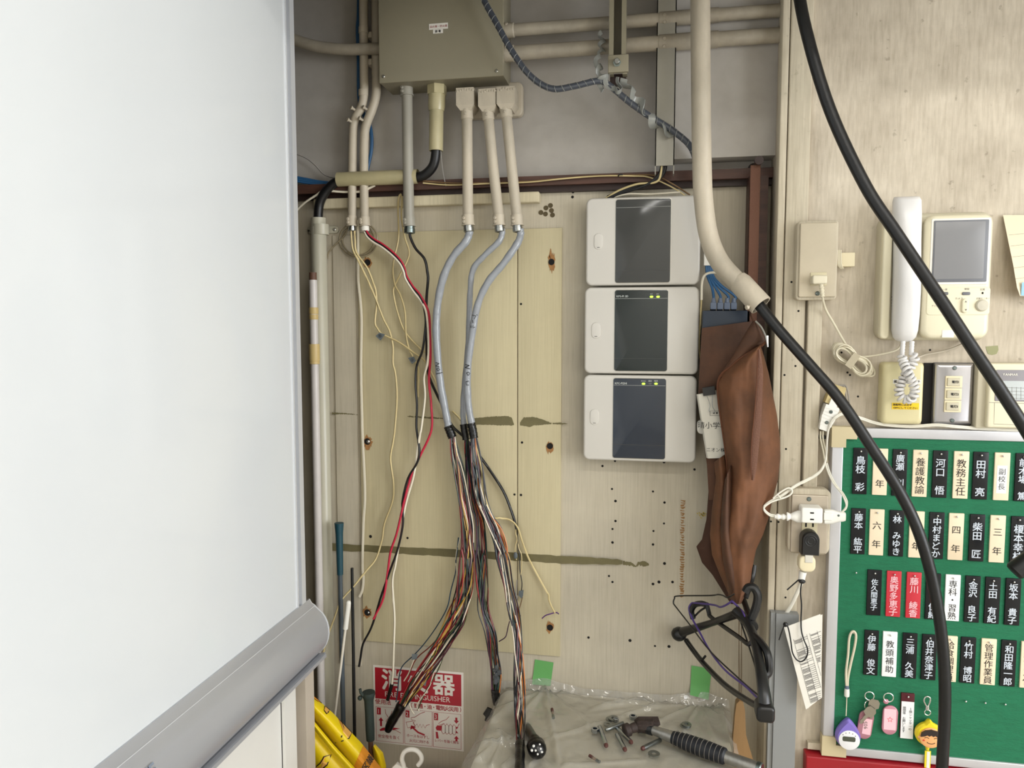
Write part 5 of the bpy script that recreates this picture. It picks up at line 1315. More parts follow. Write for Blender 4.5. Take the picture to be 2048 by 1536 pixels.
# handset: lofted rounded bar
u = S(1815, 600, WR + .07)
secs = [(392, 1816, 26, .05), (400, 1816, 29, .058), (430, 1815.5, 29, .066), (480, 1815.5, 27, .07), (530, 1815, 27, .072), (580, 1814, 27.5, .073), (630, 1812, 27, .072), (660, 1810.5, 26, .069), (674, 1810, 23, .063), (681, 1810, 17, .055), (684, 1810, 9, .049)]
mb = MB()
mb.rings([[Vector((P(cx, y, WR + .05).x + math.copysign(abs(math.cos(a)) ** .75, math.cos(a)) * hw * u, -(WR + .042 + (dp - .042) * max(0, math.sin(a)) ** .75 - .006 * max(0, -math.sin(a))), P(cx, y, WR + .055).z)) for a in [2 * math.pi * k / 28 for k in range(28)]] for y, cx, hw, dp in secs])
hs = mb.build('handset', 'handset_white', t, smooth=60)
for x in (1806, 1824):
    MB().lathe(PR(x, 682, .05), PR(x - 2, 712, .05) - PR(x, 682, .05), [(.0028 * k, .0048 if k % 2 else .004) for k in range(11)], 12).build('strain_relief', 'handset_white', hs)
pts = [(1803, 710), (1806, 722), (1814, 742), (1824, 762), (1830, 780), (1826, 794), (1814, 799), (1803, 796), (1798, 783), (1803, 766), (1812, 748), (1822, 733), (1829, 720), (1825, 709)]
hx = helix(path([(x, y, WR + (.068 if 1 < i < 6 else .056)) for i, (x, y) in enumerate(pts)], k=8), .0066, .0078, 0, per=14)
MB().tube(hx, .0031, 7).build('coiled_cord', 'handset_white', t, smooth=60)
rcable('cord', [(1826, 716, .03), (1838, 714, .016), (1852, 709, .012), (1880, 704, .012), (1905, 697, .012), (1925, 688, .012), (1935, 680, .01)], 2.6, mat('lead_tan', (176, 166, 148), .5), .012, 'tan lead running from the intercom underside along the wall')

# notice paper at the edge
mb = MB(); q = [(2010, 440), (2075, 440), (2080, 596), (2036, 586), (2028, 565), (2020, 540)]
t = thing('notice_paper', 'curled notice paper pinned on the wall beside the intercom', 'paper', PR(2040, 520, .02))
g0 = [PR(2006, 430, .006), PR(2016, 480, .02), PR(2026, 528, .03), PR(2034, 575, .036), PR(2040, 592, .036)]
g1 = [PR(2090, 430, .004), PR(2090, 480, .008), PR(2090, 528, .012), PR(2090, 575, .014), PR(2090, 596, .014)]
mb.v = g0 + g1; mb.f = [(i, i + 1, 6 + i, 5 + i) for i in range(4)]
pp = mb.build('sheet', mat('paper_cream', (226, 210, 182), .7), t, smooth=60)
MB().add([PR(2044, 565, .036), PR(2062, 563, .036), PR(2062, 592, .036), PR(2042, 591, .036)], [(0, 1, 2, 3)]).build('blue_note', mat('note_blue', (150, 196, 222), .6), t, smooth=0)
mb = MB()
for k in range(5):
    stroke(mb, [PR(2018 + k * 3, 470 + k * 22, .026 + k * .003), PR(2060, 466 + k * 22, .021 + k * .003)], .0005)
mb.build('print', 'mark_grey', t, smooth=0)

# ================================================================== fan switch cover, light switches, controller
x0, x1, z0, z1 = R_(1765, 725, 1848, 849, .03)
t = thing('fan_switch', 'ivory fan switch cover with yellow warning sticker', 'switch', ((x0 + x1) / 2, -WR, z0))
mat('cover_ivory', (214, 204, 160), .35)
plate(x0, x1, z0, z1, WR, WR + .03, .008, .008, n=6).build('cover', 'cover_ivory', t)
lb = rplate(1786, 759, 1842, 768, .029, .0306, 0, 0).build('sticker', 'label_white', t, smooth=0)
wtext('換気扇スイッチ', 1814, 763.5, WR + .031, 7.6, 'ink_black', lb, bold=.015)
lb = rplate(1784, 806, 1838, 819, .029, .0306, 0, 0).build('sticker', mat('sticker_yellow', (246, 206, 30), .5), t, smooth=0, label='yellow warning sticker')
mb = MB(); letters(mb, '施錠時には必ず', PR(1805, 809.5, .031), XR, ZU, 5.4 * S(1810, 810, WR), bold=.01); letters(mb, 'OFFにしてください', PR(1811, 816, .031), XR, ZU, 5.4 * S(1810, 816, WR), bold=.01)
mb.build('lettering', 'ink_black', lb, smooth=0)
rplate(1846, 726, 1872, 850, 0, .004, .001, 0).build('open_box', 'hole_black', None, label='open dark switch box between the fan cover and the light switches', cat='box')
x0, x1, z0, z1 = R_(1869, 727, 1947, 850, .014)
t = thing('light_switch', 'brushed steel switch plate with three labelled rockers', 'switch', ((x0 + x1) / 2, -WR, z0))
plate(x0 - .001, x1 + .001, z0 - .001, z1 + .001, WR, WR + .006, .002).build('back_frame', 'unit_back', t)
plate(x0, x1, z0, z1, WR + .004, WR + .014, .002, .007, n=3).build('plate', mat('brushed_steel', (190, 188, 190), .3, .85, var=.12, vscale=40, stretch=(1, 1, .08)), t)
for y in (736, 841):
    screw(PR(1909 - (y > 800) * 5, y, .014), .004, t, 'steel_dark')
for k in range(3):
    cx, cy = 1908 - k * 1.2, 764 + k * 24.5
    f = rplate(cx - 17, cy - 12, cx + 17, cy + 11.5, .012, .0165, .001, .0006).build('rocker_frame', 'plug_ivory', t)
    s = rplate(cx - 13, cy - 8, cx + 13, cy + 8, .014, .0185, .001, .001).build('rocker', 'intercom_side', f)
    wtext('電灯%d' % (k + 1), cx + 3, cy, WR + .0188, 6.5, 'ink_black', f, bold=.02)
x0, x1, z0, z1 = R_(1960, 726, 2090, 858, .03)
t = thing('heating_controller', 'ivory wall controller with grey display panel beside the light switches', 'controller', ((x0 + x1) / 2, -WR, z0))
plate(x0 - .004, x1, z0, z1, WR, WR + .026, .003, .002).build('case', 'intercom_side', t)
rplate(1976, 727, 2092, 857, .024, .036, .004, .004).build('front', 'intercom_ivory', t)
pn = rplate(1991, 740, 2090, 803, .034, .037, .002, .0005).build('panel', mat('panel_grey', (140, 136, 140), .4), t)
rplate(1997, 762, 2088, 800, .036, .0376, .001, .0003).build('display', mat('lcd_pale', (190, 196, 196), .3), pn)
wtext('YANMAR', 2021, 749, WR + .0376, 7, 'label_white', pn, bold=.02)
mb = MB()
for k in range(8):
    stroke(mb, [PR(2006 + k * 9, 774, .0379), PR(2006 + k * 9, 799, .0379)], .0005)
for k in range(4):
    stroke(mb, [PR(2001, 775 + k * 7, .0379), PR(2080, 777 + k * 7, .0379)], .0005)
mb.build('display_grid', 'mark_grey', pn, smooth=0)
mb = MB(); stroke(mb, [PR(1978, 805, .0363), PR(2090, 808, .0363)], .0007); stroke(mb, [PR(1989, 806, .0363), PR(1988, 848, .0363), PR(2090, 852, .0363)], .0006)
mb.build('flap_line', 'mark_grey', t, smooth=0)

# ================================================================== green notice board with name plates
mat('felt_green', (24, 112, 76), .85, bump=.6, bscale=160, var=.18, vscale=40, stretch=(1, 1, 5))
mat('alu_frame', (206, 206, 210), .35, .5, var=.06, vscale=6)
mat('cap_beige', (200, 186, 150), .45)
mat('plate_black', (15, 17, 21), .3, spec=.35)
mat('plate_cream', (232, 214, 184), .5)
mat('plate_white', (236, 236, 236), .45)
mat('plate_red', (196, 44, 58), .4)
mat('plate_maroon', (78, 16, 28), .35)
mat('letter_pale', (206, 214, 224), .5)
mat('letter_pink', (246, 190, 196), .5)
mat('pin_steel', (214, 214, 210), .2, 1.0)
DB = .018
gx0 = P(1686, 900, WR + DB).x
fx0 = P(1664, 908, WR + DB + .004).x
gz1 = P(1760, 876, WR + DB).z
gz0 = P(1720, 1496, WR + DB).z
fz1 = P(1760, 857, WR + DB + .004).z
fz0 = P(1720, 1515, WR + DB + .004).z
gx1 = gx0 + .62
t = thing('notice_board', 'green felt notice board in silver frame covered with name plates', 'notice board', ((gx0 + gx1) / 2, -WR, fz0))
MB().box((gx0 - .004, -(WR + DB), gz0 - .004), (gx1, -WR, gz1 + .004)).build('felt_panel', 'felt_green', t)
fw = gx0 - fx0
plate(fx0, gx0, fz0, fz1, WR, WR + DB + .004, 0, .002).build('frame_side', 'alu_frame', t)
plate(fx0, gx1, gz1, fz1, WR, WR + DB + .004, 0, .002).build('frame_top', 'alu_frame', t)
plate(fx0, gx1, fz0, gz0, WR, WR + DB + .004, 0, .002).build('frame_bottom', 'alu_frame', t)
def corner(z, s):
    w_ = .046; L = [(fx0 - .002, z), (fx0 + w_, z), (fx0 + w_, z - s * (fw + .003)), (fx0 + fw + .004, z - s * (fw + .003)), (fx0 + fw + .004, z - s * .042), (fx0 - .002, z - s * .042)]
    MB().prism([Vector((a, -(WR + DB + .007), b)) for a, b in L], (0, .02, 0)).build('corner_cap', 'cap_beige', t, smooth=0)
corner(fz1 + .002, 1); corner(fz0 - .002, -1)

PWD = 29.6 * S(1842, 950, WR + DB); PHT = 102.5 * S(1842, 950, WR + DB)
rows = [('top', 896, 1.62, [(1722, 'b', '鳥枝　彩'), (1762, 'c', '一年'), (1801, 'b', '廣瀬　利江'), (1842, 'c', '養護教諭'), (1882, 'b', '河口　悟'), (1924, 'c', '教務主任'), (1963, 'b', '田村　亮'), (2006, 'l', '副校長'), (2048, 'b', '前木場　篤')]),
        ('second', 1017, 2.0, [(1718, 'b', '藤本　紘平'), (1755, 'c', '六年'), (1795, 'b', '林　みゆき'), (1835, 'c', '五年'), (1875, 'b', '中村まどか'), (1914, 'c', '四年'), (1956, 'b', '柴田　匠'), (1997, 'c', '三年'), (2039, 'b', '榎本幸枝')]),
        ('third', 1140, 2.4, [(1750, 's', '佐久間恵子'), (1789, 'r', '奥野多恵子'), (1829, 'r', '藤川　綾香'), (1868, 'b', '山下　佳緒'), (1907, 'w', '専科・習熟'), (1947, 'b', '金沢　良子'), (1987, 'b', '土田　有紀'), (2028, 'b', '坂本　貴子')]),
        ('bottom', 1261, 3.0, [(1744, 'b', '伊藤　俊文'), (1781, 'w', '教頭補助'), (1821, 'b', '三浦　久美'), (1860, 'b', '伯井奈津子'), (1901, 'c', '給食調理員'), (1938, 'b', '竹村　博昭'), (1979, 'c', '管理作業員'), (2019, 'b', '和田隆一郎'), (2059, 'c', '給食主任')])]
ORD = ['first', 'second', 'third', 'fourth', 'fifth', 'sixth', 'seventh', 'eighth', 'ninth']
CN = {'b': 'black', 'c': 'cream', 'w': 'white', 'r': 'red', 'l': 'cream', 's': 'black'}
def pin(px, py, parent=None, label=None, group=None):
    q = P(px, py, WR + DB + .003)
    mb = MB().lathe(q + Vector((0, .004, 0)), (0, -1, 0), [(0, .0009), (.005, .0009)], 8); mb.sphere(q + Vector((0, -.002, 0)), .0021, 10)
    return mb.build('pin', 'pin_steel', parent, label=label, cat=None if parent else 'pin', group=group)
for rname, y0, slope, items in rows:
    xs0 = items[0][0]
    for i, (x, k, s) in enumerate(items):
        y = y0 + (x - xs0) * (.033 if rname == 'top' else .05 if rname == 'second' else .062 if rname == 'third' else .072)
        tp = P(x, y, WR + DB + .003)
        d1 = WR + DB + .0032
        tilt = rnd.uniform(-.012, .012)
        lab = '%s name plate, %s along the %s row counted from the board side frame' % (CN[k] if k != 'l' else 'cream', ORD[i], rname)
        if k == 'l': lab = 'cream name plate with white pasted slip, %s along the %s row' % (ORD[i], rname)
        t = thing('name_plate', lab, 'name plate', (tp.x, -d1, tp.z), 'name plates pinned on the green board')
        m = {'b': 'plate_black', 's': 'plate_black', 'c': 'plate_cream', 'l': 'plate_cream', 'w': 'plate_white', 'r': 'plate_red'}[k]
        plate(tp.x - PWD / 2, tp.x + PWD / 2, tp.z - PHT, tp.z, WR + DB, d1, .0008, .0006, n=2).build('plate', m, t)
        mb = MB(); n = len(s)
        big = .0185 if n <= 4 else .0168
        if k == 'l':
            MB().box((tp.x - PWD * .33, -(d1 + .0003), tp.z - PHT * .85), (tp.x + PWD * .33, -d1 + .0001, tp.z - PHT * .27)).build('slip', 'plate_white', t, smooth=0)
            big, span = .0135, .42
        else:
            span = .70
        if k == 's': big, span = .0135, .60
        if k == 'w': span = .66; big = .0165
        st = span * PHT / max(n - 1, 1) / big if n > 1 else 1
        if k in 'cw' or k == 'l': st = span * PHT / n / big * (1.12)
        else: st = span * PHT / n / big * 1.1
        if s.endswith('年'): big, st = .0175, .038 / .0175
        st = max(st, .98)
        letters(mb, s, (tp.x, -(d1 + .0005), tp.z - PHT * (.555 if n < 5 else .545)), XR, ZU, big, bold=.012 if k in 'bsr' else .0, vertical=True, step=st)
        mb.build('lettering', {'b': 'letter_pale', 's': 'letter_pale', 'r': 'letter_pink'}.get(k, 'ink_black'), t, smooth=0)
        q = Vector((tp.x, -d1, tp.z - .0065))
        mb = MB().lathe(q + Vector((0, .002, 0)), (0, -1, 0), [(0, .0009), (.004, .0009)], 8); mb.sphere(q + Vector((0, -.002, 0)), .0021, 10)
        mb.build('pin', 'pin_steel', t)
for x, y, l in ((1712, 1145, 'bare steel pin on the green felt before the third row'), (1931, 1402, 'bare steel pin below the bottom row, beside the black cable'), (1970, 1405, 'bare steel pin below the bottom row, between two other bare pins'), (2010, 1408, 'bare steel pin below the bottom row, farthest from the black cable')):
    pin(x, y, None, l, 'bare pins')

# ---- things hanging along the lower edge
DH = DB + .004
mat('timer_purple', (128, 112, 196), .4); mat('timer_face', (234, 234, 236), .4); mat('timer_lcd', (74, 78, 66), .3)
t = thing('egg_timer', 'purple drop-shaped timer with round white face and wrist cord', 'timer', P(1692, 1460, WR + DH))
cz = P(1693, 1467, WR + DH); r_ = 25 * S(1693, 1467, WR + DH)
ol = []
for k in range(40):
    a = 2 * math.pi * k / 40; rr = r_
    x, z = math.sin(a) * rr, -math.cos(a) * rr
    if z > 0: z = z * 1.55; x *= (1 - .55 * (z / (1.55 * r_)) ** 1.6)
    ol.append((x, z))
def blob(ol, c, d0, d1, ins, name, m, parent):
    rs = []
    for d, k in ((d0, .94), (d0 + (d1 - d0) * .3, 1), (d0 + (d1 - d0) * .7, 1), (d1, ins)):
        rs.append([Vector((c.x + a * k, -(WR + d), c.z + b * k)) for a, b in ol])
    return MB().rings(rs).build(name, m, parent)
blob(ol, cz, DH, DH + .018, .86, 'body', 'timer_purple', t)
fc = MB().lathe(Vector((cz.x + .001, -(WR + DH + .016), cz.z - .004)), (0, -1, 0), [(0, r_ * .84), (.003, r_ * .84), (.0035, r_ * .8), (.0035, 0)], 32).build('face', 'timer_face', t)
plate(cz.x - r_ * .5, cz.x + r_ * .52, cz.z - r_ * .26, cz.z + r_ * .16, WR + DH + .019, WR + DH + .0202, .003, .0004).build('display', 'timer_lcd', fc)
for k in range(5):
    a = R(40 + k * 24); MB().sphere(Vector((cz.x + math.cos(a) * r_ * .66, -(WR + DH + .0195), cz.z - .004 + math.sin(a) * r_ * .66)), .0011, 6).build('mark', 'mark_grey', fc)
mb = MB(); letters(mb, 'HOLD', Vector((cz.x, -(WR + DH + .02), cz.z - r_ * .5)), XR, ZU, .0035, bold=0)
u = S(1697, 1300, WR + DH)
rcable('cord', [(1692, 1432, DH + .01), (1693, 1412, DH), (1693.5, 1394, DH)], 1.0, 'cord_cream', DH, None, parent=t, n=6)
MB().lathe(P(1694, 1377, WR + DH + .004), (0, 0, -1), [(0, .0045), (.008, .0052), (.016, .005), (.018, .003)], 12).build('cord_lock', 'plug_white', t)
MB().lathe(P(1694, 1371, WR + DH + .004), (0, 0, -1), [(0, .0042), (.007, .0042)], 12).build('cord_clasp', 'boot_grey', t)
rcable('wrist_loop', [(1693, 1375, DH + .004), (1692, 1345, DH + .004), (1696, 1310, DH + .004), (1698, 1280, DH + .004), (1702, 1266, DH + .003), (1708, 1263, DH + .003), (1712, 1272, DH + .004), (1709, 1295, DH + .004), (1702, 1325, DH + .004), (1696, 1355, DH + .004), (1695, 1375, DH + .004)], 2.6, 'cord_cream', DH, None, parent=t)
pin(1706, 1265, None, 'steel pin holding the wrist cord of the purple timer', 'bare pins')

def ring3(c, r, wr, axis=0.0, n=26):
    return [Vector((c.x + r * math.cos(a) * math.cos(axis), c.y + r * math.cos(a) * math.sin(axis), c.z + r * math.sin(a))) for a in [2 * math.pi * k / n for k in range(n)]]
mat('tag_pink', (206, 140, 156), .35, trans=.2); mat('tag_pink_dull', (176, 122, 132), .4); mat('paper_pink', (244, 196, 204), .5); mat('key_nickel', (168, 162, 150), .35, .9)
def capsule(c, hw, hh, d0, d1, name, m, parent, tilt=0):
    pts = rrect(-hw, hw, -hh, hh, hw * .98, 8)
    ct, st_ = math.cos(tilt), math.sin(tilt)
    rs = []
    for d, k in ((d0, 1), (d1 - .001, 1), (d1, .95)):
        rs.append([Vector((c.x + (a * ct - b * st_) * k, -(WR + d), c.z + (a * st_ + b * ct) * k)) for a, b in pts])
    return MB().rings(rs).build(name, m, parent)
t = thing('key_ring', 'pink key tag with two steel keys on a ring, beside the purple timer', 'keys', P(1732, 1440, WR + DH))
MB().tube(ring3(P(1739, 1392, WR + DH + .004), 9 * S(1739, 1392, WR), 0), .0011, 6, closed=True).build('ring', 'pin_steel', t)
MB().tube(ring3(P(1734, 1409, WR + DH + .006), 8 * S(1739, 1392, WR), 0, .7), .001, 6, closed=True).build('ring', 'pin_steel', t)
c = P(1731, 1450, WR + DH + .004)
capsule(c, .0142, .0305, DH, DH + .004, 'tag', 'tag_pink_dull', t, -.12)
c2_ = P(1733, 1452, WR + DH + .0045)
mb = MB().prism([c2_ + Vector((a, 0, b)) for a, b in ((-.0085, -.017), (.0075, -.019), (.011, .014), (-.005, .016))], (0, .0006, 0)); sl = mb.build('slip', 'paper_pink', t, smooth=0)
mb = MB(); letters(mb, '905', P(1731, 1450, WR + DH + .005), Vector((-.12, 0, 1)).normalized(), Vector((-1, 0, -.12)).normalized(), .0105, bold=0.0); mb.build('lettering', 'mark_grey', sl, smooth=0)
def key(c, ang, L, hr, name, parent):
    ca, sa = math.cos(ang), math.sin(ang)
    def q(a, b): return Vector((c.x + a * ca - b * sa, c.y, c.z + a * sa + b * ca))
    pts = [q(-hr, -.6 * hr), q(-hr * .5, -hr), q(hr * .6, -hr), q(hr, -hr * .3)] + [q(hr, -.0028), q(hr + L * .3, -.0036), q(hr + L * .5, -.0026), q(hr + L * .75, -.0038), q(hr + L, -.001), q(hr + L, .003), q(hr, .0035)] + [q(hr, hr * .4), q(hr * .6, hr), q(-hr * .5, hr), q(-hr, .6 * hr)]
    return MB().prism(pts, (0, .0014, 0)).build(name, 'key_nickel', parent, smooth=0)
key(P(1740, 1424, WR + DH + .011), R(-125), .021, .0105, 'key', t)
key(P(1748, 1409, WR + DH + .007), R(-100), .02, .0105, 'key', t)
t = thing('key_ring', 'pink key tag with red star on a steel ring', 'keys', P(1779, 1440, WR + DH))
MB().tube(ring3(P(1777, 1395, WR + DH + .004), 9.5 * S(1777, 1395, WR), 0), .0011, 6, closed=True).build('ring', 'pin_steel', t)
capsule(P(1779, 1439, WR + DH), .0145, .0305, DH, DH + .004, 'tag', 'tag_pink', t, -.03)
c = P(1780, 1439, WR + DH + .0044)
sl = MB().box((c.x - .0115, c.y - .0003, c.z - .022), (c.x + .0115, c.y + .0004, c.z + .022)).build('slip', 'paper_pink', t, smooth=0)
mb = MB(); pts = [c + Vector((math.sin(R(36 * k)) * (.0058 if k % 2 == 0 else .0025), -.0006, math.cos(R(36 * k)) * (.0058 if k % 2 == 0 else .0025))) for k in range(10)]
stroke(mb, pts, .0009, closed=True); mb.build('star', mat('star_red', (220, 60, 80), .5), sl, smooth=0)
MB().sphere(P(1772, 1403, WR + DH + .003), .0055, 10, (1, .4, 1)).build('clip', 'tag_pink', t)
t = thing('key_plate', 'maroon hanging plate with white printed slip, between pink tag and yellow fob', 'key tag', P(1815, 1387, WR + DH))
x0, x1, z0, z1 = rect(1801, 1387, 1828, 1476, WR + DH)
plate(x0, x1, z0, z1, WR + DB, WR + DH, .001, .0008).build('plate', 'plate_maroon', t)
sl = MB().box((x0 + .001, -(WR + DH + .0005), z0 - .001), (x1 - .0005, -(WR + DH), z1 - .017)).build('slip', 'plate_white', t, smooth=0)
mb = MB(); letters(mb, '１階シャッターの', Vector(((x0 + x1) / 2 + .006, -(WR + DH + .0008), (z0 + z1) / 2 - .006)), XR, ZU, .0062, vertical=True, step=.98, bold=0)
letters(mb, '開閉係　お願いします', Vector(((x0 + x1) / 2 - .006, -(WR + DH + .0008), (z0 + z1) / 2 - .008)), XR, ZU, .0062, vertical=True, step=.88, bold=0)
mb.build('lettering', 'ink_black', sl, smooth=0)
pin(1816, 1393, t)
# yellow fob with a smiling face
mat('fob_yellow', (238, 214, 40), .35); mat('skin_peach', (240, 176, 116), .4); mat('hair_dark', (44, 34, 32), .3); mat('cheek_red', (206, 70, 50), .4); mat('ribbon_white', (226, 224, 216), .5)
t = thing('safety_fob', 'round yellow fob with smiling child face on a silver clip', 'key fob', P(1856, 1462, WR + DH))
c = P(1855, 1464, WR + DH); u = S(1855, 1464, WR + DH)
ol = []
for k in range(44):
    a = 2 * math.pi * k / 44; x, z = math.cos(a) * 28 * u, math.sin(a) * 26 * u
    if z > 0 and abs(x) < 7 * u: z += 7 * u * (1 - abs(x) / (7 * u)) ** .5
    ol.append((x, z))
blob(ol, c, DH, DH + .014, .86, 'hood', 'fob_yellow', t)
f = MB().lathe(Vector((c.x + .001, -(WR + DH + .012), c.z - .004)), (0, -1, 0), [(0, 22.5 * u), (.004, 22 * u), (.006, 17 * u), (.0062, 0)], 30).build('face', 'skin_peach', t)
mb = MB(); pts = [(-21, 3), (-19, 12), (-12, 18), (0, 21), (12, 18), (19, 12), (21, 3), (15, 8), (11, 5), (8, 8), (4, 5), (0, 8), (-4, 5), (-8, 8), (-12, 5), (-16, 4)]
mb.prism([Vector((c.x + .001 + a * u, -(WR + DH + .0195), c.z - .004 + b * u * .95)) for a, b in pts], (0, .004, 0)); mb.build('hair', 'hair_dark', f, smooth=0)
mb = MB()
def arc(cx, cz_, rx, rz, a0, a1): return [Vector((c.x + .001 + (cx + rx * math.cos(R(a))) * u, -(WR + DH + .0188), c.z - .004 + (cz_ + rz * math.sin(R(a))) * u)) for a in range(a0, a1 + 1, 15)]
stroke(mb, arc(-9, -1, 4.5, 3, 15, 165), .0011); stroke(mb, arc(10, -1, 4.5, 3, 15, 165), .0011); stroke(mb, arc(0, -7, 8, 4.5, 195, 345), .0012)
mb.build('features', 'hair_dark', f, smooth=0)
for s_ in (-1, 1): MB().lathe(Vector((c.x + .001 + s_ * 14.5 * u, -(WR + DH + .0176), c.z - .004 - 5 * u)), (0, -1, 0), [(0, 2.2 * u), (.0008, 2.0 * u), (.0008, 0)], 12).build('cheek', 'cheek_red', f)
MB().sphere(Vector((c.x - 21 * u, -(WR + DH + .012), c.z - .005)), 4 * u, 8).build('ear', 'skin_peach', f)
rcable('clip_loop', [(1853, 1413, DH + .004), (1848, 1402, DH + .005), (1850, 1395, DH + .005), (1855, 1393, DH + .005), (1860, 1396, DH + .005), (1860, 1403, DH + .005), (1856, 1413, DH + .004)], 1.7, 'pin_steel', DH, None, parent=t)
MB().lathe(P(1855, 1410, WR + DH + .004), (0, 0, -1), [(0, .003), (.004, .004), (.01, .0035), (.011, .002)], 10).build('clip_body', 'pin_steel', t)
MB().tube(ring3(P(1855, 1425, WR + DH + .004), 6 * u, 0), .001, 6, closed=True).build('ring', 'pin_steel', t)
MB().lathe(P(1855, 1490, WR + DH + .006), (0, 0, -1), [(0, .005), (.006, .0038), (.01, .003)], 10).build('stem', 'fob_yellow', t)
x0, x1, z0, z1 = rect(1848, 1502, 1860, 1600, WR + DH + .006)
rb = plate(x0, x1, z0, z1, WR + DH + .004, WR + DH + .006, 0, .0003).build('ribbon', 'fob_yellow', t)
plate(x0 + .0035, x1 - .002, z0, z1 - .001, WR + DH + .0055, WR + DH + .0065, 0, .0002).build('ribbon_stripe', 'ribbon_white', rb)

# red cabinet edge under the board
x0, x1, z0, z1 = rect(1640, 1517, 2200, 1640, WR + .03)
zr = P(1660, 1517, WR + .03).z
t = thing('red_cabinet', 'red cabinet standing under the notice board', 'cabinet', (x0 + .4, -WR - .02, 0))
plate(P(1612, 1530, WR + .03).x, x0 + .7, .12, zr, WR, WR + .03, .002, .003).build('door', mat('cabinet_red', (158, 22, 34), .4, var=.1, vscale=5), t)
plate(P(1612, 1530, WR + .03).x, x0 + .7, 0.0, .12, WR, WR + .02, .002, .003).build('plinth', 'cabinet_red', t)
x0, x1, z0, z1 = rect(1600, 1508, 2200, 1520, WR + .008)
MB().box((P(1612, 1530, WR).x, -(WR + .012), zr + .006), (x1, -WR, zr + .02)).build('wood_ledge', 'post_paint', wr)

# ================================================================== fire extinguisher sign
mat('sign_white', (226, 220, 212), .35); mat('sign_red', (166, 24, 44), .35)
sx0, sx1 = P(747, 1408, .001).x, P(927, 1424, .001).x
sz1 = P(747, 1330, .001).z; sz0 = P(747, 1484, .001).z
sw_, sh_ = sx1 - sx0, sz1 - sz0
def SG(u_, v_, d=.0016): return Vector((sx0 + sw_ * u_ / 180, -d, sz1 - sh_ * v_ / 155))      # sign coordinates, 180 x 155
t = thing('fire_sign', 'red and white fire extinguisher instruction sign on the lower wall', 'sign', SG(90, 155, 0))
plate(sx0, sx1, sz0, sz1, 0, .0012, .001, .0004).build('panel', 'sign_white', t)
MB().add([SG(4, 4), SG(176, 4), SG(176, 66), SG(4, 66)], [(0, 1, 2, 3)]).build('title_block', 'sign_red', t, smooth=0)
k_ = sw_ / 180
mb = MB(); letters(mb, '消火器', SG(90, 27, .002), XR, ZU, 44 * k_, bold=.022, step=1.18)
letters(mb, 'FIRE EXTINGUISHER', SG(90, 55, .002), XR, ZU, 14.5 * k_, bold=.0)
mb.build('title', 'sign_white', t, smooth=0)
mb = MB(); letters(mb, '使用法', SG(20, 72, .0018), XR, ZU, 11 * k_, bold=.008); letters(mb, '（普通・油・電気火災用）', SG(126, 73, .0018), XR, ZU, 10.2 * k_, bold=.012, step=.86)
letters(mb, '安全栓を抜く', SG(31, 141, .0018), XR, ZU, 7.6 * k_, bold=.006); letters(mb, 'ホースをはずし', SG(90, 134, .0018), XR, ZU, 7.0 * k_, bold=.006, step=.95); letters(mb, '火元に向ける', SG(92, 143.5, .0018), XR, ZU, 7.0 * k_, bold=.006, step=.95)
letters(mb, 'レバーを強く握る', SG(147, 138, .0018), XR, ZU, 6.6 * k_, bold=.006, step=.92)
for a in (5, 63, 120):
    b = a + 55
    stroke(mb, [SG(a, 82), SG(b, 82), SG(b, 151), SG(a, 151)], .8 * k_, closed=True)
    mb.add([SG(a + 2, 84), SG(a + 10, 84), SG(a + 10, 98), SG(a + 2, 98)], [(0, 1, 2, 3)])
def arrow(pts, head, wd):
    stroke(mb, [SG(*p) for p in pts], wd * k_); mb.add([SG(*p) for p in head], [(0, 1, 2)])
arrow([(15, 121), (15, 109)], [(10, 110), (15, 103), (20, 110)], 4)
arrow([(103, 130), (90, 126), (80, 118)], [(74, 122), (76, 113), (86, 116)], 3.5)
arrow([(166, 89), (166, 95)], [(161, 95), (166, 101), (171, 95)], 4); arrow([(166, 136), (166, 131)], [(161, 131), (166, 125), (171, 131)], 4)
def line(*pts, w=.9): stroke(mb, [SG(*p) for p in pts], w * k_)
line((24, 86), (25, 95), (31, 103), (34, 110), (38, 107)); line((38, 88), (35, 96), (37, 101), (42, 99), (44, 93)); line((44, 95), (48, 101), (52, 97), (52, 90)); line((25, 110), (29, 104), (33, 109), (30, 116), (25, 110)); line((42, 103), (46, 107), (50, 104))
mb.add([SG(12, 128), SG(18, 124), SG(32, 121), (SG(54, 122)), SG(40, 126), SG(26, 128), SG(13, 131)], [(0, 1, 2, 3, 4, 5, 6)]); line((30, 126), (44, 126), (55, 131))
line((104, 84), (96, 87), (84, 96), (76, 98), (77, 102), (85, 103), (80, 108), (84, 114), (88, 109), (90, 116), (94, 109), (97, 116), (100, 109), (104, 116), (107, 110), (113, 108)); line((66, 108), (80, 104), (84, 114), (69, 119), (66, 108))
line((152, 88), (146, 95), (137, 99), (131, 104), (134, 107), (143, 103)); line((172, 100), (168, 108)); 
for q in range(4): line((137 + q * 7, 120), (137 + q * 7, 108), (140 + q * 7, 103), (144 + q * 7, 107), (144 + q * 7, 121), (140 + q * 7, 124), (137 + q * 7, 120))
mb.add([SG(125, 113), SG(128, 108), (SG(137, 108)), SG(136, 118), SG(127, 118)], [(0, 1, 2, 3, 4)]); mb.add([SG(125, 121), SG(129, 121), SG(131, 134), SG(126, 134)], [(0, 1, 2, 3)]); mb.add([SG(165, 107), SG(170, 108), SG(166, 112)], [(0, 1, 2)]); mb.add([SG(166, 115), SG(170, 120), SG(164, 119)], [(0, 1, 2)])
mb.build('instructions', 'sign_red', t, smooth=0)
mb = MB()
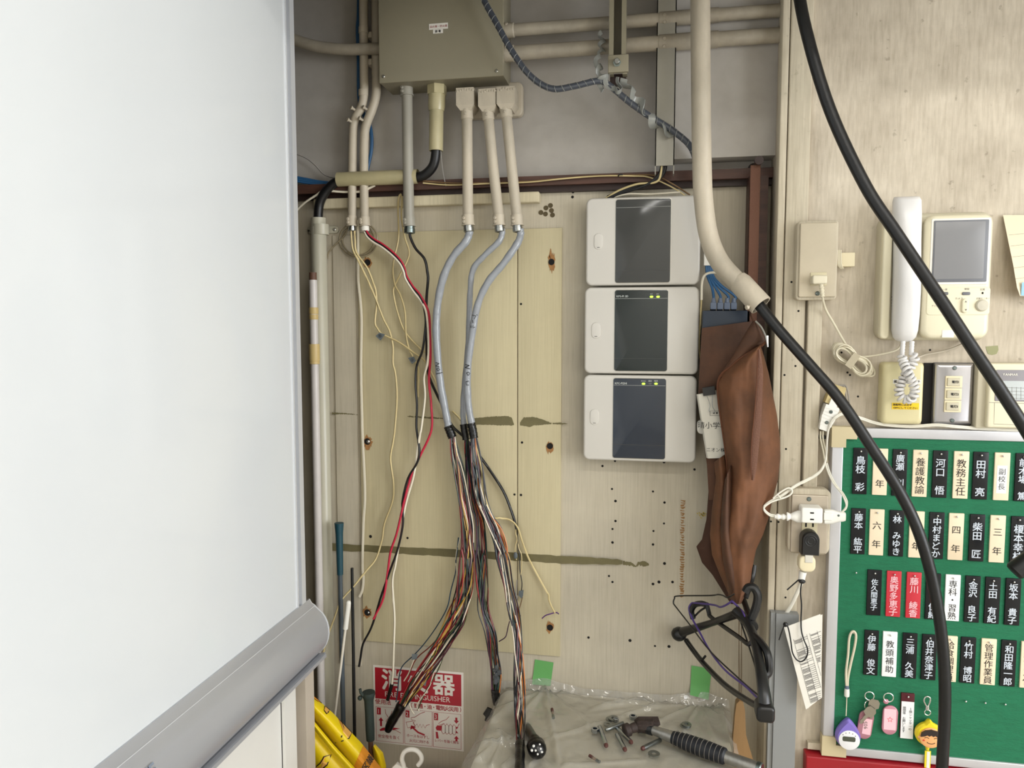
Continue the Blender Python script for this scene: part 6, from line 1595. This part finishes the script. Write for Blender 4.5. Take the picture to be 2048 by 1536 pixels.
for i, a in enumerate((5, 63, 120)): letters(mb, str(i + 1), SG(a + 6, 91, .0021), XR, ZU, 13 * k_, bold=.0, squash=.8)
mb.build('step_numbers', 'sign_white', t, smooth=0)

# ================================================================== red extinguisher top and white hook
t = thing('extinguisher_top', 'dark red round extinguisher top below the sign', 'container', P(860, 1540, .09))
mb = MB(); c = P(862, 1600, .09); mb.lathe((c.x, c.y, c.z - .25), (0, 0, 1), [(0, .075), (.25, .075), (.275, .07), (.29, .055), (.297, .03), (.298, 0)], 30); mb.build('shell', mat('extinguisher_red', (140, 16, 30), .25), t)
t = thing('white_hook', 'white plastic hook handle standing under the sign', 'hook', P(820, 1536, .17))
hk = [(808, 1560, .165), (808, 1538, .165), (807, 1530, .165), (804, 1518, .165), (808, 1505, .165), (819, 1499, .165), (833, 1501, .165), (842, 1511, .165), (843, 1521, .165), (836, 1531, .165)]
MB().tube(path(hk), .0052, 10).build('hook', mat('hook_white', (232, 228, 222), .4), t)
MB().prism([P(x, y, .17) for x, y in [(780, 1540), (792, 1528), (815, 1542), (800, 1560)]], (0, .01, 0)).build('clip', 'hook_white', t, smooth=0)

# ================================================================== poles, racket handles and the yellow banner at the left
mat('pole_white', (206, 200, 196), .35, var=.12, vscale=12); mat('pole_tan', (196, 172, 116), .45); mat('pole_green', (28, 52, 36), .5); mat('handle_teal', (22, 66, 78), .5); mat('pole_grey', (72, 80, 86), .4)
mat('rod_black', (18, 20, 22), .4); mat('rod_white', (222, 216, 202), .45); mat('grip_green', (36, 48, 44), .7, bump=.4, bscale=50); mat('rust_brown', (96, 66, 50), .6)
def vpole(px, y0, y1, rpx, d, dtilt=0):
    a = P(px[0], y0, d); b = P(px[1], y1, d + dtilt); return a, b, rpx * S(px[0], y0, d)
t = thing('extension_pole', 'white telescopic pole with tan collars standing behind the whiteboard end', 'pole', P(625, 1000, .06))
a, b, r_ = vpole((626, 631), 560, 1560, 8.2, .06)
b = Vector((a.x, a.y, .05))
MB().cyl(a, b, r_ * .92, n=16).build('tube', 'pole_white', t)
for y0, y1, rr in ((615, 628, 8.8), (629, 639, 8.4), (688, 722, 10), (722, 728, 9.4)):
    p, q = P(625, y0, .06), P(625, y1, .06); p.x = q.x = a.x
    MB().lathe(p, q - p, [(0, rr * .96 * S(625, 700, .06)), ((q - p).length * .1, rr * S(625, 700, .06)), ((q - p).length * .9, rr * S(625, 700, .06)), ((q - p).length, rr * .95 * S(625, 700, .06))], 18).build('collar', 'pole_tan', t)
p, q = P(626, 545, .06), P(626, 615, .06); p.x = q.x = a.x
MB().cyl(p, q, 7 * S(625, 600, .06), n=14).build('upper_tube', 'rust_brown', t)
def stick(name, lab, p0, p1, segs, cat='pole'):
    """segs: (s0, s1, r_px0, r_px1, material, part name)"""
    a, b = Vector(p0), Vector(p1); t = thing(name, lab, cat, b)
    for s0, s1, r0, r1, m, nm in segs:
        MB().cyl(a.lerp(b, s0), a.lerp(b, s1), r0 * .00113, r1 * .00113, n=14).build(nm, m, t)
    return t
def drop(p, z=.02): return Vector((p.x, p.y, z))
a = P(634, 830, .045); stick('green_pole', 'dark green pole standing beside the thick wall pipe', a, drop(a), [(0, 1, 4.5, 6.5, 'pole_green', 'shaft')])
a = P(678, 1046, .06); b = drop(P(684, 1400, .08))
stick('grey_stick', 'grey stick with flared teal rubber handle leaning on the wall', a, Vector((a.x + .004, a.y, .02)), [(0, .03, 10, 8, 'handle_teal', 'flare'), (.03, .135, 8, 6.6, 'handle_teal', 'grip'), (.135, 1, 5.2, 5.2, 'pole_grey', 'shaft')])
a = P(704, 1136, .05); stick('black_rod', 'thin black rod leaning on the wall near the sign', a, Vector((P(708, 1400, .06).x, -.06, .02)), [(0, .3, 3.2, 3.4, 'rod_black', 'upper_shaft'), (.3, 1, 3.6, 3.8, 'rod_black', 'shaft')])
a = P(698, 1196, .09); b = P(684, 1312, .08); b2 = a + (b - a) * 4.2
t = stick('white_rod', 'white rod with capped tip leaning behind the yellow banner', a, b2, [(.02, .125, 5.6, 5.6, 'plug_white', 'cap'), (.125, 1, 3.0, 2.4, 'rod_white', 'shaft')])
MB().sphere(a.lerp(b2, .02), .0062, 12).build('cap_tip', 'plug_white', t)
t = thing('racket_handle', 'dark green rubber grip on a rusty rod in front of the sign edge', 'handle', P(740, 1530, .12))
p, q = P(737, 1384, .12), P(741, 1480, .12); u = S(740, 1430, .12)
MB().lathe(p, q - p, [(0, 12 * u), (.006, 12.5 * u), (.012, 11 * u), (.02, 8.8 * u), (.05, 8.2 * u), (.09, 8.4 * u), ((q - p).length, 7.6 * u)], 18).build('grip', 'grip_green', t)
MB().tube(path([(728, 1392, .13), (722, 1386, .132), (720, 1378, .132)], k=4), .0035, 8).build('cap_tab', 'grip_green', t)
MB().sphere(P(720, 1396, .13), .0058, 10).build('cap_knob', 'grip_green', t)
MB().cyl(q, q + (q - p) * 2.5, 4.6 * u, n=12).build('rod', 'rust_brown', t)

# yellow banner rolled and leaning between partition and wall
mat('vinyl_yellow', (238, 208, 20), .35, bump=.15, bscale=18); mat('vinyl_orange', (232, 150, 40), .4); mat('vinyl_peach', (236, 178, 90), .4); mat('vinyl_red', (206, 66, 40), .4)
t = thing('yellow_banner', 'rolled yellow vinyl banner with orange print leaning behind the partition', 'banner', P(690, 1540, .2))
def roll(L, Rr, d0, bul, name, m, parent=t, ny=24, nx=14):
    def at(line, s):
        s *= len(line) - 1; i = min(int(s), len(line) - 2); f = s - i
        return line[i][0] + (line[i + 1][0] - line[i][0]) * f, line[i][1] + (line[i + 1][1] - line[i][1]) * f
    mb = MB(); n = nx + 1
    for j in range(ny + 1):
        a, b = at(L, j / ny), at(Rr, j / ny)
        for i in range(n):
            q = i / nx; mb.v.append(P(a[0] + (b[0] - a[0]) * q, a[1] + (b[1] - a[1]) * q, d0 + bul * math.sin(math.pi * q)))
    k0 = len(mb.v)
    for j in range(ny + 1):
        a, b = at(L, j / ny), at(Rr, j / ny)
        for i in range(n):
            q = i / nx; mb.v.append(P(a[0] + (b[0] - a[0]) * q, a[1] + (b[1] - a[1]) * q, d0 - bul * .8 * math.sin(math.pi * q)))
    for o in (0, k0):
        for j in range(ny):
            for i in range(nx): k = o + j * n + i; mb.f.append((k, k + 1, k + n + 1, k + n))
    for i in range(nx):
        mb.f.append((i, i + 1, k0 + i + 1, k0 + i)); k = ny * n + i; mb.f.append((k, k + 1, k0 + k + 1, k0 + k))
    return mb.build(name, m, parent, smooth=60), (lambda s, q, e=.0006: P(at(L, s)[0] + (at(Rr, s)[0] - at(L, s)[0]) * q, at(L, s)[1] + (at(Rr, s)[1] - at(L, s)[1]) * q, d0 + bul * math.sin(math.pi * q) + e))
up, UA = roll([(585, 1395), (640, 1460), (700, 1536), (740, 1580)], [(612, 1378), (665, 1425), (722, 1485), (770, 1545)], .17, .03, 'outer_roll', 'vinyl_yellow')
lo, LA = roll([(560, 1440), (590, 1500), (640, 1580), (700, 1640)], [(600, 1410), (640, 1462), (700, 1530), (750, 1590)], .19, .028, 'inner_roll', 'vinyl_yellow')
ri, _ = roll([(575, 1425), (612, 1440), (660, 1500), (700, 1545)], [(590, 1415), (618, 1430), (668, 1490), (712, 1538)], .215, .008, 'bead', 'vinyl_yellow')
rt, _ = roll([(745, 1495), (748, 1520), (752, 1545), (756, 1580)], [(750, 1488), (766, 1505), (772, 1530), (774, 1580)], .13, .015, 'far_end', 'vinyl_yellow')
# printed band and lettering
def patch(fn, uv, name, m, parent, e=.0012):
    mb = MB(); mb.v = [fn(s, q, e) for s, q in uv]; mb.f = [tuple(range(len(uv)))]
    return mb.build(name, m, parent, smooth=0)
def gridpatch(fn, s0, s1, q0, q1, name, m, parent, e=.0012, n=8):
    mb = MB()
    for j in range(n + 1):
        for i in range(n + 1): mb.v.append(fn(s0 + (s1 - s0) * j / n, q0 + (q1 - q0) * i / n, e))
    for j in range(n):
        for i in range(n): k = j * (n + 1) + i; mb.f.append((k, k + 1, k + n + 2, k + n + 1))
    return mb.build(name, m, parent, smooth=0)
gridpatch(UA, .70, 1.0, .0, 1.0, 'orange_band', 'vinyl_orange', up)
def shape(fn, uv, parent, fill='vinyl_peach', wd=.0022):
    c = [sum(p[0] for p in uv) / len(uv), sum(p[1] for p in uv) / len(uv)]
    mb = MB(); mb.v = [fn(c[0], c[1], .0013)] + [fn(s, q, .0013) for s, q in uv]; n = len(uv); mb.f = [(0, 1 + i, 1 + (i + 1) % n) for i in range(n)]
    mb.build('print_shape', fill, parent, smooth=0)
    mb = MB(); stroke(mb, [fn(s, q, .0018) for s, q in uv], wd, closed=True); mb.build('print_outline', 'ink_black', parent, smooth=0)
def on(fn, px, py):                            # surface coordinates of a roll under a pixel
    return min((((proj(fn(i / 50, j / 30, 0))[0] - px) ** 2 + (proj(fn(i / 50, j / 30, 0))[1] - py) ** 2, i / 50, j / 30) for i in range(51) for j in range(31)))[1:]
def pshape(fn, pts, parent, fill='vinyl_peach', wd=.0026):
    shape(fn, [on(fn, *p) for p in pts], parent, fill, wd)
pshape(UA, [(676, 1434), (683, 1444), (690, 1456), (682, 1472), (672, 1488), (686, 1482), (697, 1475), (705, 1462), (700, 1452), (688, 1440)], up)
pshape(UA, [(650, 1410), (648, 1420), (652, 1427), (658, 1424), (660, 1417), (655, 1412)], up)
pshape(UA, [(612, 1380), (620, 1383), (628, 1388), (636, 1397), (644, 1406), (636, 1403), (622, 1394), (612, 1388)], up, 'vinyl_orange', .0012)
pshape(LA, [(661, 1509), (650, 1515), (640, 1527), (630, 1538), (645, 1540), (655, 1530)], lo)
ey = up
mb = MB()
q0 = UA(.80, .30, .002); q1 = UA(.80, .80, .002); rt_ = (q1 - q0).normalized(); dn = (UA(.95, .5, .002) - UA(.75, .5, .002)).normalized()
letters(mb, '港区議', UA(.82, .52, .006), rt_, -dn, .0175, bold=.02)
mb.build('lettering', 'ink_black', up, smooth=0)

# ================================================================== low desk covered with clear plastic sheet
ZT = P(1200, 1392, 0.0).z
mat('desk_grey', (204, 196, 174), .5, var=.05, vscale=5)
dx0, dx1 = P(1008, 1390, .0).x, P(1447, 1405, 0.0).x
t = thing('low_desk', 'low grey desk against the wall under the plastic sheet', 'desk', ((dx0 + dx1) / 2, -.25, 0))
MB().box((dx0, -.52, ZT - .025), (dx1, -.002, ZT)).build('top', 'desk_grey', t)
MB().box((dx0 + .01, -.5, .03), (dx0 + .03, -.02, ZT - .025)).build('side_panel', 'desk_grey', t)
MB().box((dx1 - .03, -.5, .03), (dx1 - .01, -.02, ZT - .025)).build('side_panel', 'desk_grey', t)
MB().box((dx0 + .03, -.03, .1), (dx1 - .03, -.02, ZT - .025)).build('back_panel', 'desk_grey', t)
for x in (dx0 + .02, dx1 - .02):
    for y in (-.48, -.04):
        MB().cyl((x, y, 0), (x, y, .03), .012, n=12).build('foot', 'steel_dark', t)
# sheet: height field with folds, running up the wall behind
pm = bpy.data.materials.new('clear_film'); pm.use_nodes = True; MATS['clear_film'] = pm
nt = pm.node_tree; N = nt.nodes; Lk = nt.links
N.remove(N['Principled BSDF'])
tr_ = N.new('ShaderNodeBsdfTransparent'); gl = N.new('ShaderNodeBsdfGlossy'); gl.inputs['Roughness'].default_value = .09
df = N.new('ShaderNodeBsdfTranslucent'); df.inputs[0].default_value = (.8, .8, .78, 1); d2 = N.new('ShaderNodeBsdfDiffuse'); d2.inputs[0].default_value = (.8, .8, .77, 1)
lw = N.new('ShaderNodeLayerWeight'); lw.inputs[0].default_value = .25
mr = N.new('ShaderNodeMapRange'); mr.inputs[3].default_value = .05; mr.inputs[4].default_value = .7
mx = N.new('ShaderNodeMixShader'); m2 = N.new('ShaderNodeMixShader'); m2.inputs[0].default_value = .16
Lk.new(lw.outputs['Fresnel'], mr.inputs[0]); Lk.new(mr.outputs[0], mx.inputs[0])
Lk.new(tr_.outputs[0], m2.inputs[1]); Lk.new(d2.outputs[0], m2.inputs[2])
Lk.new(m2.outputs[0], mx.inputs[1]); Lk.new(gl.outputs[0], mx.inputs[2]); Lk.new(mx.outputs[0], N['Material Output'].inputs[0])
tcn = N.new('ShaderNodeTexCoord'); nn = N.new('ShaderNodeTexNoise'); nn.inputs['Scale'].default_value = 7; nn.inputs['Detail'].default_value = 3
mxv = N.new('ShaderNodeMix'); mxv.data_type = 'RGBA'; mxv.inputs[0].default_value = .22
vo = N.new('ShaderNodeTexVoronoi'); vo.feature = 'DISTANCE_TO_EDGE'; vo.inputs['Scale'].default_value = 6
v2 = N.new('ShaderNodeTexVoronoi'); v2.feature = 'DISTANCE_TO_EDGE'; v2.inputs['Scale'].default_value = 17
ad = N.new('ShaderNodeMath'); ad.operation = 'MULTIPLY_ADD'; ad.inputs[1].default_value = .35
bpn = N.new('ShaderNodeBump'); bpn.inputs['Strength'].default_value = .7; bpn.inputs['Distance'].default_value = .05
Lk.new(tcn.outputs['Object'], nn.inputs['Vector']); Lk.new(tcn.outputs['Object'], mxv.inputs[6]); Lk.new(nn.outputs['Color'], mxv.inputs[7])
Lk.new(mxv.outputs[2], vo.inputs['Vector']); Lk.new(mxv.outputs[2], v2.inputs['Vector'])
Lk.new(v2.outputs['Distance'], ad.inputs[0]); Lk.new(vo.outputs['Distance'], ad.inputs[2]); Lk.new(ad.outputs[0], bpn.inputs['Height'])
Lk.new(bpn.outputs[0], gl.inputs['Normal']); 
mb = MB(); NX, NY = 200, 170
tapeA = P(1088, 1375, .004); tapeB = P(1400, 1380, .004)
fx0_, fx1_ = dx0 - .012, dx1 + .012
CREASES = [((1392, 1392), (1185, 1421), .013, .007), ((1392, 1392), (1075, 1490), .007, .006), ((1088, 1385), (1190, 1470), .007, .006), ((1088, 1385), (1118, 1530), .008, .006),
           ((1088, 1385), (1030, 1450), .008, .006), ((1000, 1470), (1100, 1536), .010, .006), ((975, 1500), (1060, 1490), .012, .007), ((985, 1536), (1010, 1480), .012, .006), ((1010, 1536), (1050, 1505), .012, .006),
           ((1088, 1385), (1330, 1430), .005, .006), ((1440, 1420), (1475, 1536), .010, .006), ((1130, 1536), (1290, 1525), .006, .006), ((990, 1450), (1030, 1410), .010, .006), ((965, 1530), (995, 1495), .012, .006), ((1060, 1536), (1085, 1512), .009, .005)]
CREASES = [(PZ(*a, ZT), PZ(*b, ZT), h, w_) for a, b, h, w_ in CREASES]
def crease(x, y):                              # sharp folds of the film
    z = 0
    for a, b, h, w_ in CREASES:
        ux, uy = b.x - a.x, b.y - a.y; L2 = ux * ux + uy * uy
        k = max(0, min(1, ((x - a.x) * ux + (y - a.y) * uy) / L2))
        ds = math.hypot(x - a.x - ux * k, y - a.y - uy * k) + .002 * noise.noise(Vector((x * 60, y * 60, h * 900)))
        z += h * max(0, 1 - abs(ds) / (w_ * 1.6)) * min(1, 5 * (1 - k) + .15)
    return z
def film(i, j):
    s = i / NX; x = fx0_ + (fx1_ - fx0_) * s
    v = j / NY
    if v < .14:                                  # up the wall
        k = 1 - v / .14
        sag = .016 * (1 - math.exp(-((x - tapeA.x) / .05) ** 2) - math.exp(-((x - tapeB.x) / .05) ** 2))
        h = (.030 - sag) * k
        y = -.004 - .012 * (1 - k) - .004 * abs(noise.noise(Vector((x * 30, 3, 1))))
        return Vector((x, y, ZT + .004 + h + .003 * noise.noise(Vector((x * 25, v * 9, 2)))))
    k = (v - .14) / .86; y = -.016 - k * .50
    ridge = 0
    for tp, sg in ((tapeA, 1), (tapeB, -1)):
        dx, dy = x - tp.x, -(y) + .0
        ang = math.atan2(dx, dy + 1e-4); rr = math.hypot(dx, dy)
        ridge += .011 * math.exp(-rr / .15) * (1 - abs(math.sin(ang * 7 + sg))) ** 3 * min(1, rr / .03)
    z = ZT + .003 + crease(x, y) + ridge + .004 * abs(noise.noise(Vector((x * 9, y * 9, 4)))) + .0025 * abs(noise.noise(Vector((x * 26, y * 22, 7))))
    e = 0
    if s < .09: e = (1 - s / .09)
    if s > .95: e = max(e, (s - .95) / .05)
    if s < .09: x -= .03 * e * k; z += .012 * e * abs(noise.noise(Vector((y * 20, 1, 5)))) + .008 * math.sin(e * 3.1) - .03 * e ** 3
    return Vector((x, y, z))
G = [[film(i, j) for i in range(NX + 1)] for j in range(NY + 1)]
for row in G: mb.v += row
n = NX + 1
for j in range(NY):
    for i in range(NX): k = j * n + i; mb.f.append((k, k + 1, k + n + 1, k + n))
mb.build('plastic_sheet', 'clear_film', None, smooth=180, label='crumpled clear plastic sheet spread over the low desk and taped to the wall', cat='plastic sheet')
mat('tape_green', (100, 166, 94), .55)
for (q, nm) in (([(1070, 1319), (1107, 1325), (1101, 1372), (1064, 1369)], 'green masking tape strip holding the sheet, below the plywood corner'), ([(1383, 1331), (1423, 1338), (1417, 1400), (1380, 1390)], 'green masking tape strip holding the sheet, near the coat hangers')):
    mb = MB(); nn_ = 8
    for i in range(nn_ + 1):
        f = i / nn_; a = (q[0][0] + (q[3][0] - q[0][0]) * f, q[0][1] + (q[3][1] - q[0][1]) * f); b = (q[1][0] + (q[2][0] - q[1][0]) * f, q[1][1] + (q[2][1] - q[1][1]) * f)
        dd = .002 + .022 * max(0, f - .62) ** 1.2 
        mb.v += [P(*a, dd), P(*b, dd), P(*a, dd - .0005), P(*b, dd - .0005)]
    for i in range(nn_):
        k = i * 4; mb.f += [(k, k + 1, k + 5, k + 4), (k + 2, k + 6, k + 7, k + 3), (k, k + 4, k + 6, k + 2), (k + 1, k + 3, k + 7, k + 5)]
    mb.f += [(0, 2, 3, 1), (nn_ * 4, nn_ * 4 + 1, nn_ * 4 + 3, nn_ * 4 + 2)]
    mb.build('masking_tape', 'tape_green', None, label=nm, cat='tape')

# ================================================================== hammer, anchor bolts, washers, nuts, fuses
mat('zinc', (178, 184, 190), .22, 1.0, var=.1, vscale=60); mat('zinc_dull', (146, 150, 148), .35, 1.0); mat('rust', (60, 46, 40), .7, var=.5, vscale=120, bump=.4, bscale=160)
mat('rubber_navy', (21, 24, 31), .55); mat('rust_tip', (86, 50, 44), .6); mat('bright_plate', (236, 234, 228), .3)
ZS = ZT + .0085
def T(px, py, h=0.0): return PZ(px, py, ZS + h)
t = thing('hammer', 'hammer with rusty head, silver shaft and ribbed navy grip on the sheet', 'hammer', T(1370, 1480))
a, b = T(1300, 1458, .018), T(1524, 1540, .016); dr = (b - a).normalized(); L = (b - a).length
u = S(1400, 1490, .15)
def shaft(s0, s1, prof, name, m):
    p, q = a.lerp(b, s0), a.lerp(b, s1)
    return MB().lathe(p, q - p, [((q - p).length * k, r_ * u) for k, r_ in prof], 18).build(name, m, t)
shaft(0, .235, [(0, 9), (.3, 9.5), (1, 12.5)], 'shaft', mat('shaft_silver', (168, 166, 160), .35, .8, var=.25, vscale=60))
gr = shaft(.21, .70, [(0, 9), (.02, 12.5), (.3, 16), (.6, 17), (.97, 15.5), (1, 12)], 'grip', 'rubber_navy')
for k in range(11):
    s = .25 + k * .041; c = a.lerp(b, s); rr = (14.5 + 2.6 * math.sin(math.pi * (k + 1) / 13)) * u
    sd = dr.cross(ZU).normalized(); upv = sd.cross(dr)
    MB().tube([c + (sd * math.cos(x) + upv * math.sin(x)) * rr for x in [2 * math.pi * i / 20 for i in range(20)]], .0006, 5, closed=True).build('grip_rib', 'mark_grey', gr)
shaft(.69, .99, [(0, 11.5), (1, 12)], 'butt_tube', 'shaft_silver'); shaft(.96, 1.0, [(0, 12.6), (.8, 12.6), (1, 11)], 'butt_ring', 'steel_dark')
hd0, hd1 = T(1250, 1466, .014), T(1316, 1433, .03); hc = T(1288, 1452, .02)
mb = MB().lathe(T(1248, 1462, .014), T(1284, 1450, .02) - T(1248, 1462, .014), [(0, .011), (.002, .0135), (.012, .0135), (.016, .0095), (.028, .0105)], 16)
hd = mb.build('striking_face', 'rust', t)
c0 = T(1276, 1452, .018); c1_ = T(1308, 1453, .022)
MB().tube([c0, c0.lerp(c1_, .5), c1_], [.0125, .015, .0125], 10).build('head', 'rust', t)
mb = MB(); q = [T(1268, 1440, .022), T(1276, 1433, .03), T(1316, 1433, .034), T(1317, 1438, .03), T(1306, 1446, .022), T(1290, 1452, .014), T(1272, 1455, .012)]
mb.prism(q, Vector((.004, -.012, -.006))); mb.build('claw', 'rust', t, smooth=20)
shaft(-.02, .03, [(0, 11.5), (1, 11)], 'collar', 'rod_black')
def lying(name, p, q, r_, lab, m='zinc', tip='rust_tip', grp='anchor bolts on the sheet'):
    p, q = Vector(p), Vector(q); v = q - p; L = v.length; t = thing(name, lab, 'bolt', (p + q) / 2, grp)
    MB().lathe(p, v, [(0, r_ * .85), (.0015, r_), (L - .006, r_), (L - .006, r_ * .99)], 16).build('rod', m, t)
    MB().lathe(p + v.normalized() * (L - .006), v, [(0, r_ * .99), (.004, r_ * .9), (.006, r_ * .6), (.006, 0)], 14).build('tip', tip, t)
r_ = .0047
lying('anchor_bolt', T(1199, 1453, r_), T(1213, 1493, r_), r_, 'bright bolt beside the large nut, away from the hammer')
lying('anchor_bolt', T(1247, 1446, r_ * 2.4), T(1211, 1460, r_), r_, 'grey bolt lying across two others, under the washers', 'zinc_dull', 'zinc_dull')
lying('anchor_bolt', T(1233, 1455, r_), T(1264, 1486, r_), r_, 'bright bolt pointing at the hammer face')
lying('anchor_bolt', T(1234, 1469, r_), T(1251, 1501, r_), r_, 'bright bolt in the middle with the rusty tip toward the desk edge')
lying('anchor_bolt', T(1321, 1480, r_), T(1283, 1498, r_), r_, 'dull grey bolt below the hammer shaft', 'zinc_dull')
def washer(px, py, r_, lab, h=.001, m='zinc_dull'):
    mb = MB(); c = T(px, py, h); n = 24; rs = []
    for rr, z in ((r_, 0), (r_, .0016), (r_ * .4, .0016), (r_ * .4, 0)):
        rs.append([c + Vector((math.cos(2 * math.pi * k / n) * rr, math.sin(2 * math.pi * k / n) * rr, z)) for k in range(n)])
    return mb.rings(rs, closed=True).build('washer', m, None, label=lab, cat='washer', group='washers on the sheet')
washer(1227, 1437, .0115, 'large washer resting on another washer above the crossed bolts', .004); washer(1221, 1439, .0105, 'washer half hidden under another one'); washer(1216, 1449, .0098, 'washer beside the crossed bolts, lying alone')
washer(1282, 1462, .0098, 'washer tucked under the hammer head', m='steel_dark'); washer(1308, 1508, .0118, 'washer lying by itself under the dull bolt'); washer(1371, 1452, .0118, 'washer lying beyond the hammer shaft'); washer(1373, 1449, .0105, 'washer partly covering the one beyond the shaft', .003)
def nut(px, py, lab, r_=.0085):
    t = thing('hex_nut', lab, 'nut', T(px, py), 'nuts on the sheet'); c = T(px, py, 0)
    mb = MB(); rs = []
    for rr, z, ph in ((r_, 0, 0), (r_, .008, 0), (r_ * .55, .0082, 0), (r_ * .5, .001, 0)):
        rs.append([c + Vector((math.cos(2 * math.pi * k / 12) * rr * (1 if k % 2 == 0 or rr < r_ else .9), math.sin(2 * math.pi * k / 12) * rr * (1 if k % 2 == 0 or rr < r_ else .9), z)) for k in range(12)])
    mb.rings(rs); mb.build('body', 'zinc', t, smooth=20)
    return t
nut(1190, 1464, 'hexagonal nut beside the outermost bolt', .0085); nut(1266, 1438, 'hexagonal nut touching the hammer claw', .0085); nut(1232, 1444, 'bright nut edge showing between washers and crossed bolt', .0062)
def fuse(p, q, lab):
    t = thing('glass_fuse', lab, 'fuse', (Vector(p) + Vector(q)) / 2, 'glass fuses on the sheet'); v = Vector(q) - Vector(p); L = v.length
    MB().lathe(p, v, [(0, .0032), (L * .3, .0032)], 12).build('cap', 'rust_tip', t); MB().lathe(Vector(p) + v * .7, v, [(0, .0032), (L * .3, .0032)], 12).build('cap', 'zinc_dull', t)
    MB().lathe(Vector(p) + v * .28, v, [(0, .0027), (L * .44, .0027)], 10).build('glass', mat('fuse_glass', (206, 186, 172), .08, trans=.8), t)
fuse(T(1104, 1418, .004), T(1107, 1436, .004), 'small fuse standing out below the green tape'); fuse(T(1179, 1511, .004), T(1199, 1524, .004), 'glass fuse with dark red cap lying near the desk edge')
# black taped cable end with pale cores, resting on the sheet
t = thing('taped_cable_end', 'black taped thick cable end with pale cores lying on the sheet', 'cable', T(1073, 1490))
a = P(1050, 1446, .11); b = T(1066, 1474, .02); c = T(1074, 1498, .02)
MB().tube(spline([a, b, b.lerp(c, .6), c], 5), [.009] * 6 + [.011, .013, .015, .0165, .018, .019, .019, .0188, .0185, .0183], 14).build('tape', 'black_tape', t)
dn = (c - b).normalized(); fcn = (CAM - c).normalized()
fc = MB().sphere(c, .0192, 16).build('end_face', 'black_tape', t)
rg = random.Random(4); s1 = fcn.orthogonal().normalized(); s2 = fcn.cross(s1)
for k in range(7):
    an = k * 2.4; rr = .004 + .0105 * (k / 7) ** .5
    v = (fcn * .0192 + s1 * math.cos(an) * rr + s2 * math.sin(an) * rr).normalized()
    MB().sphere(c + v * .0186, .0026, 8, (rg.uniform(.7, 1.2), rg.uniform(.7, 1.2), rg.uniform(.7, 1.2))).build('core', 'bright_plate', fc)
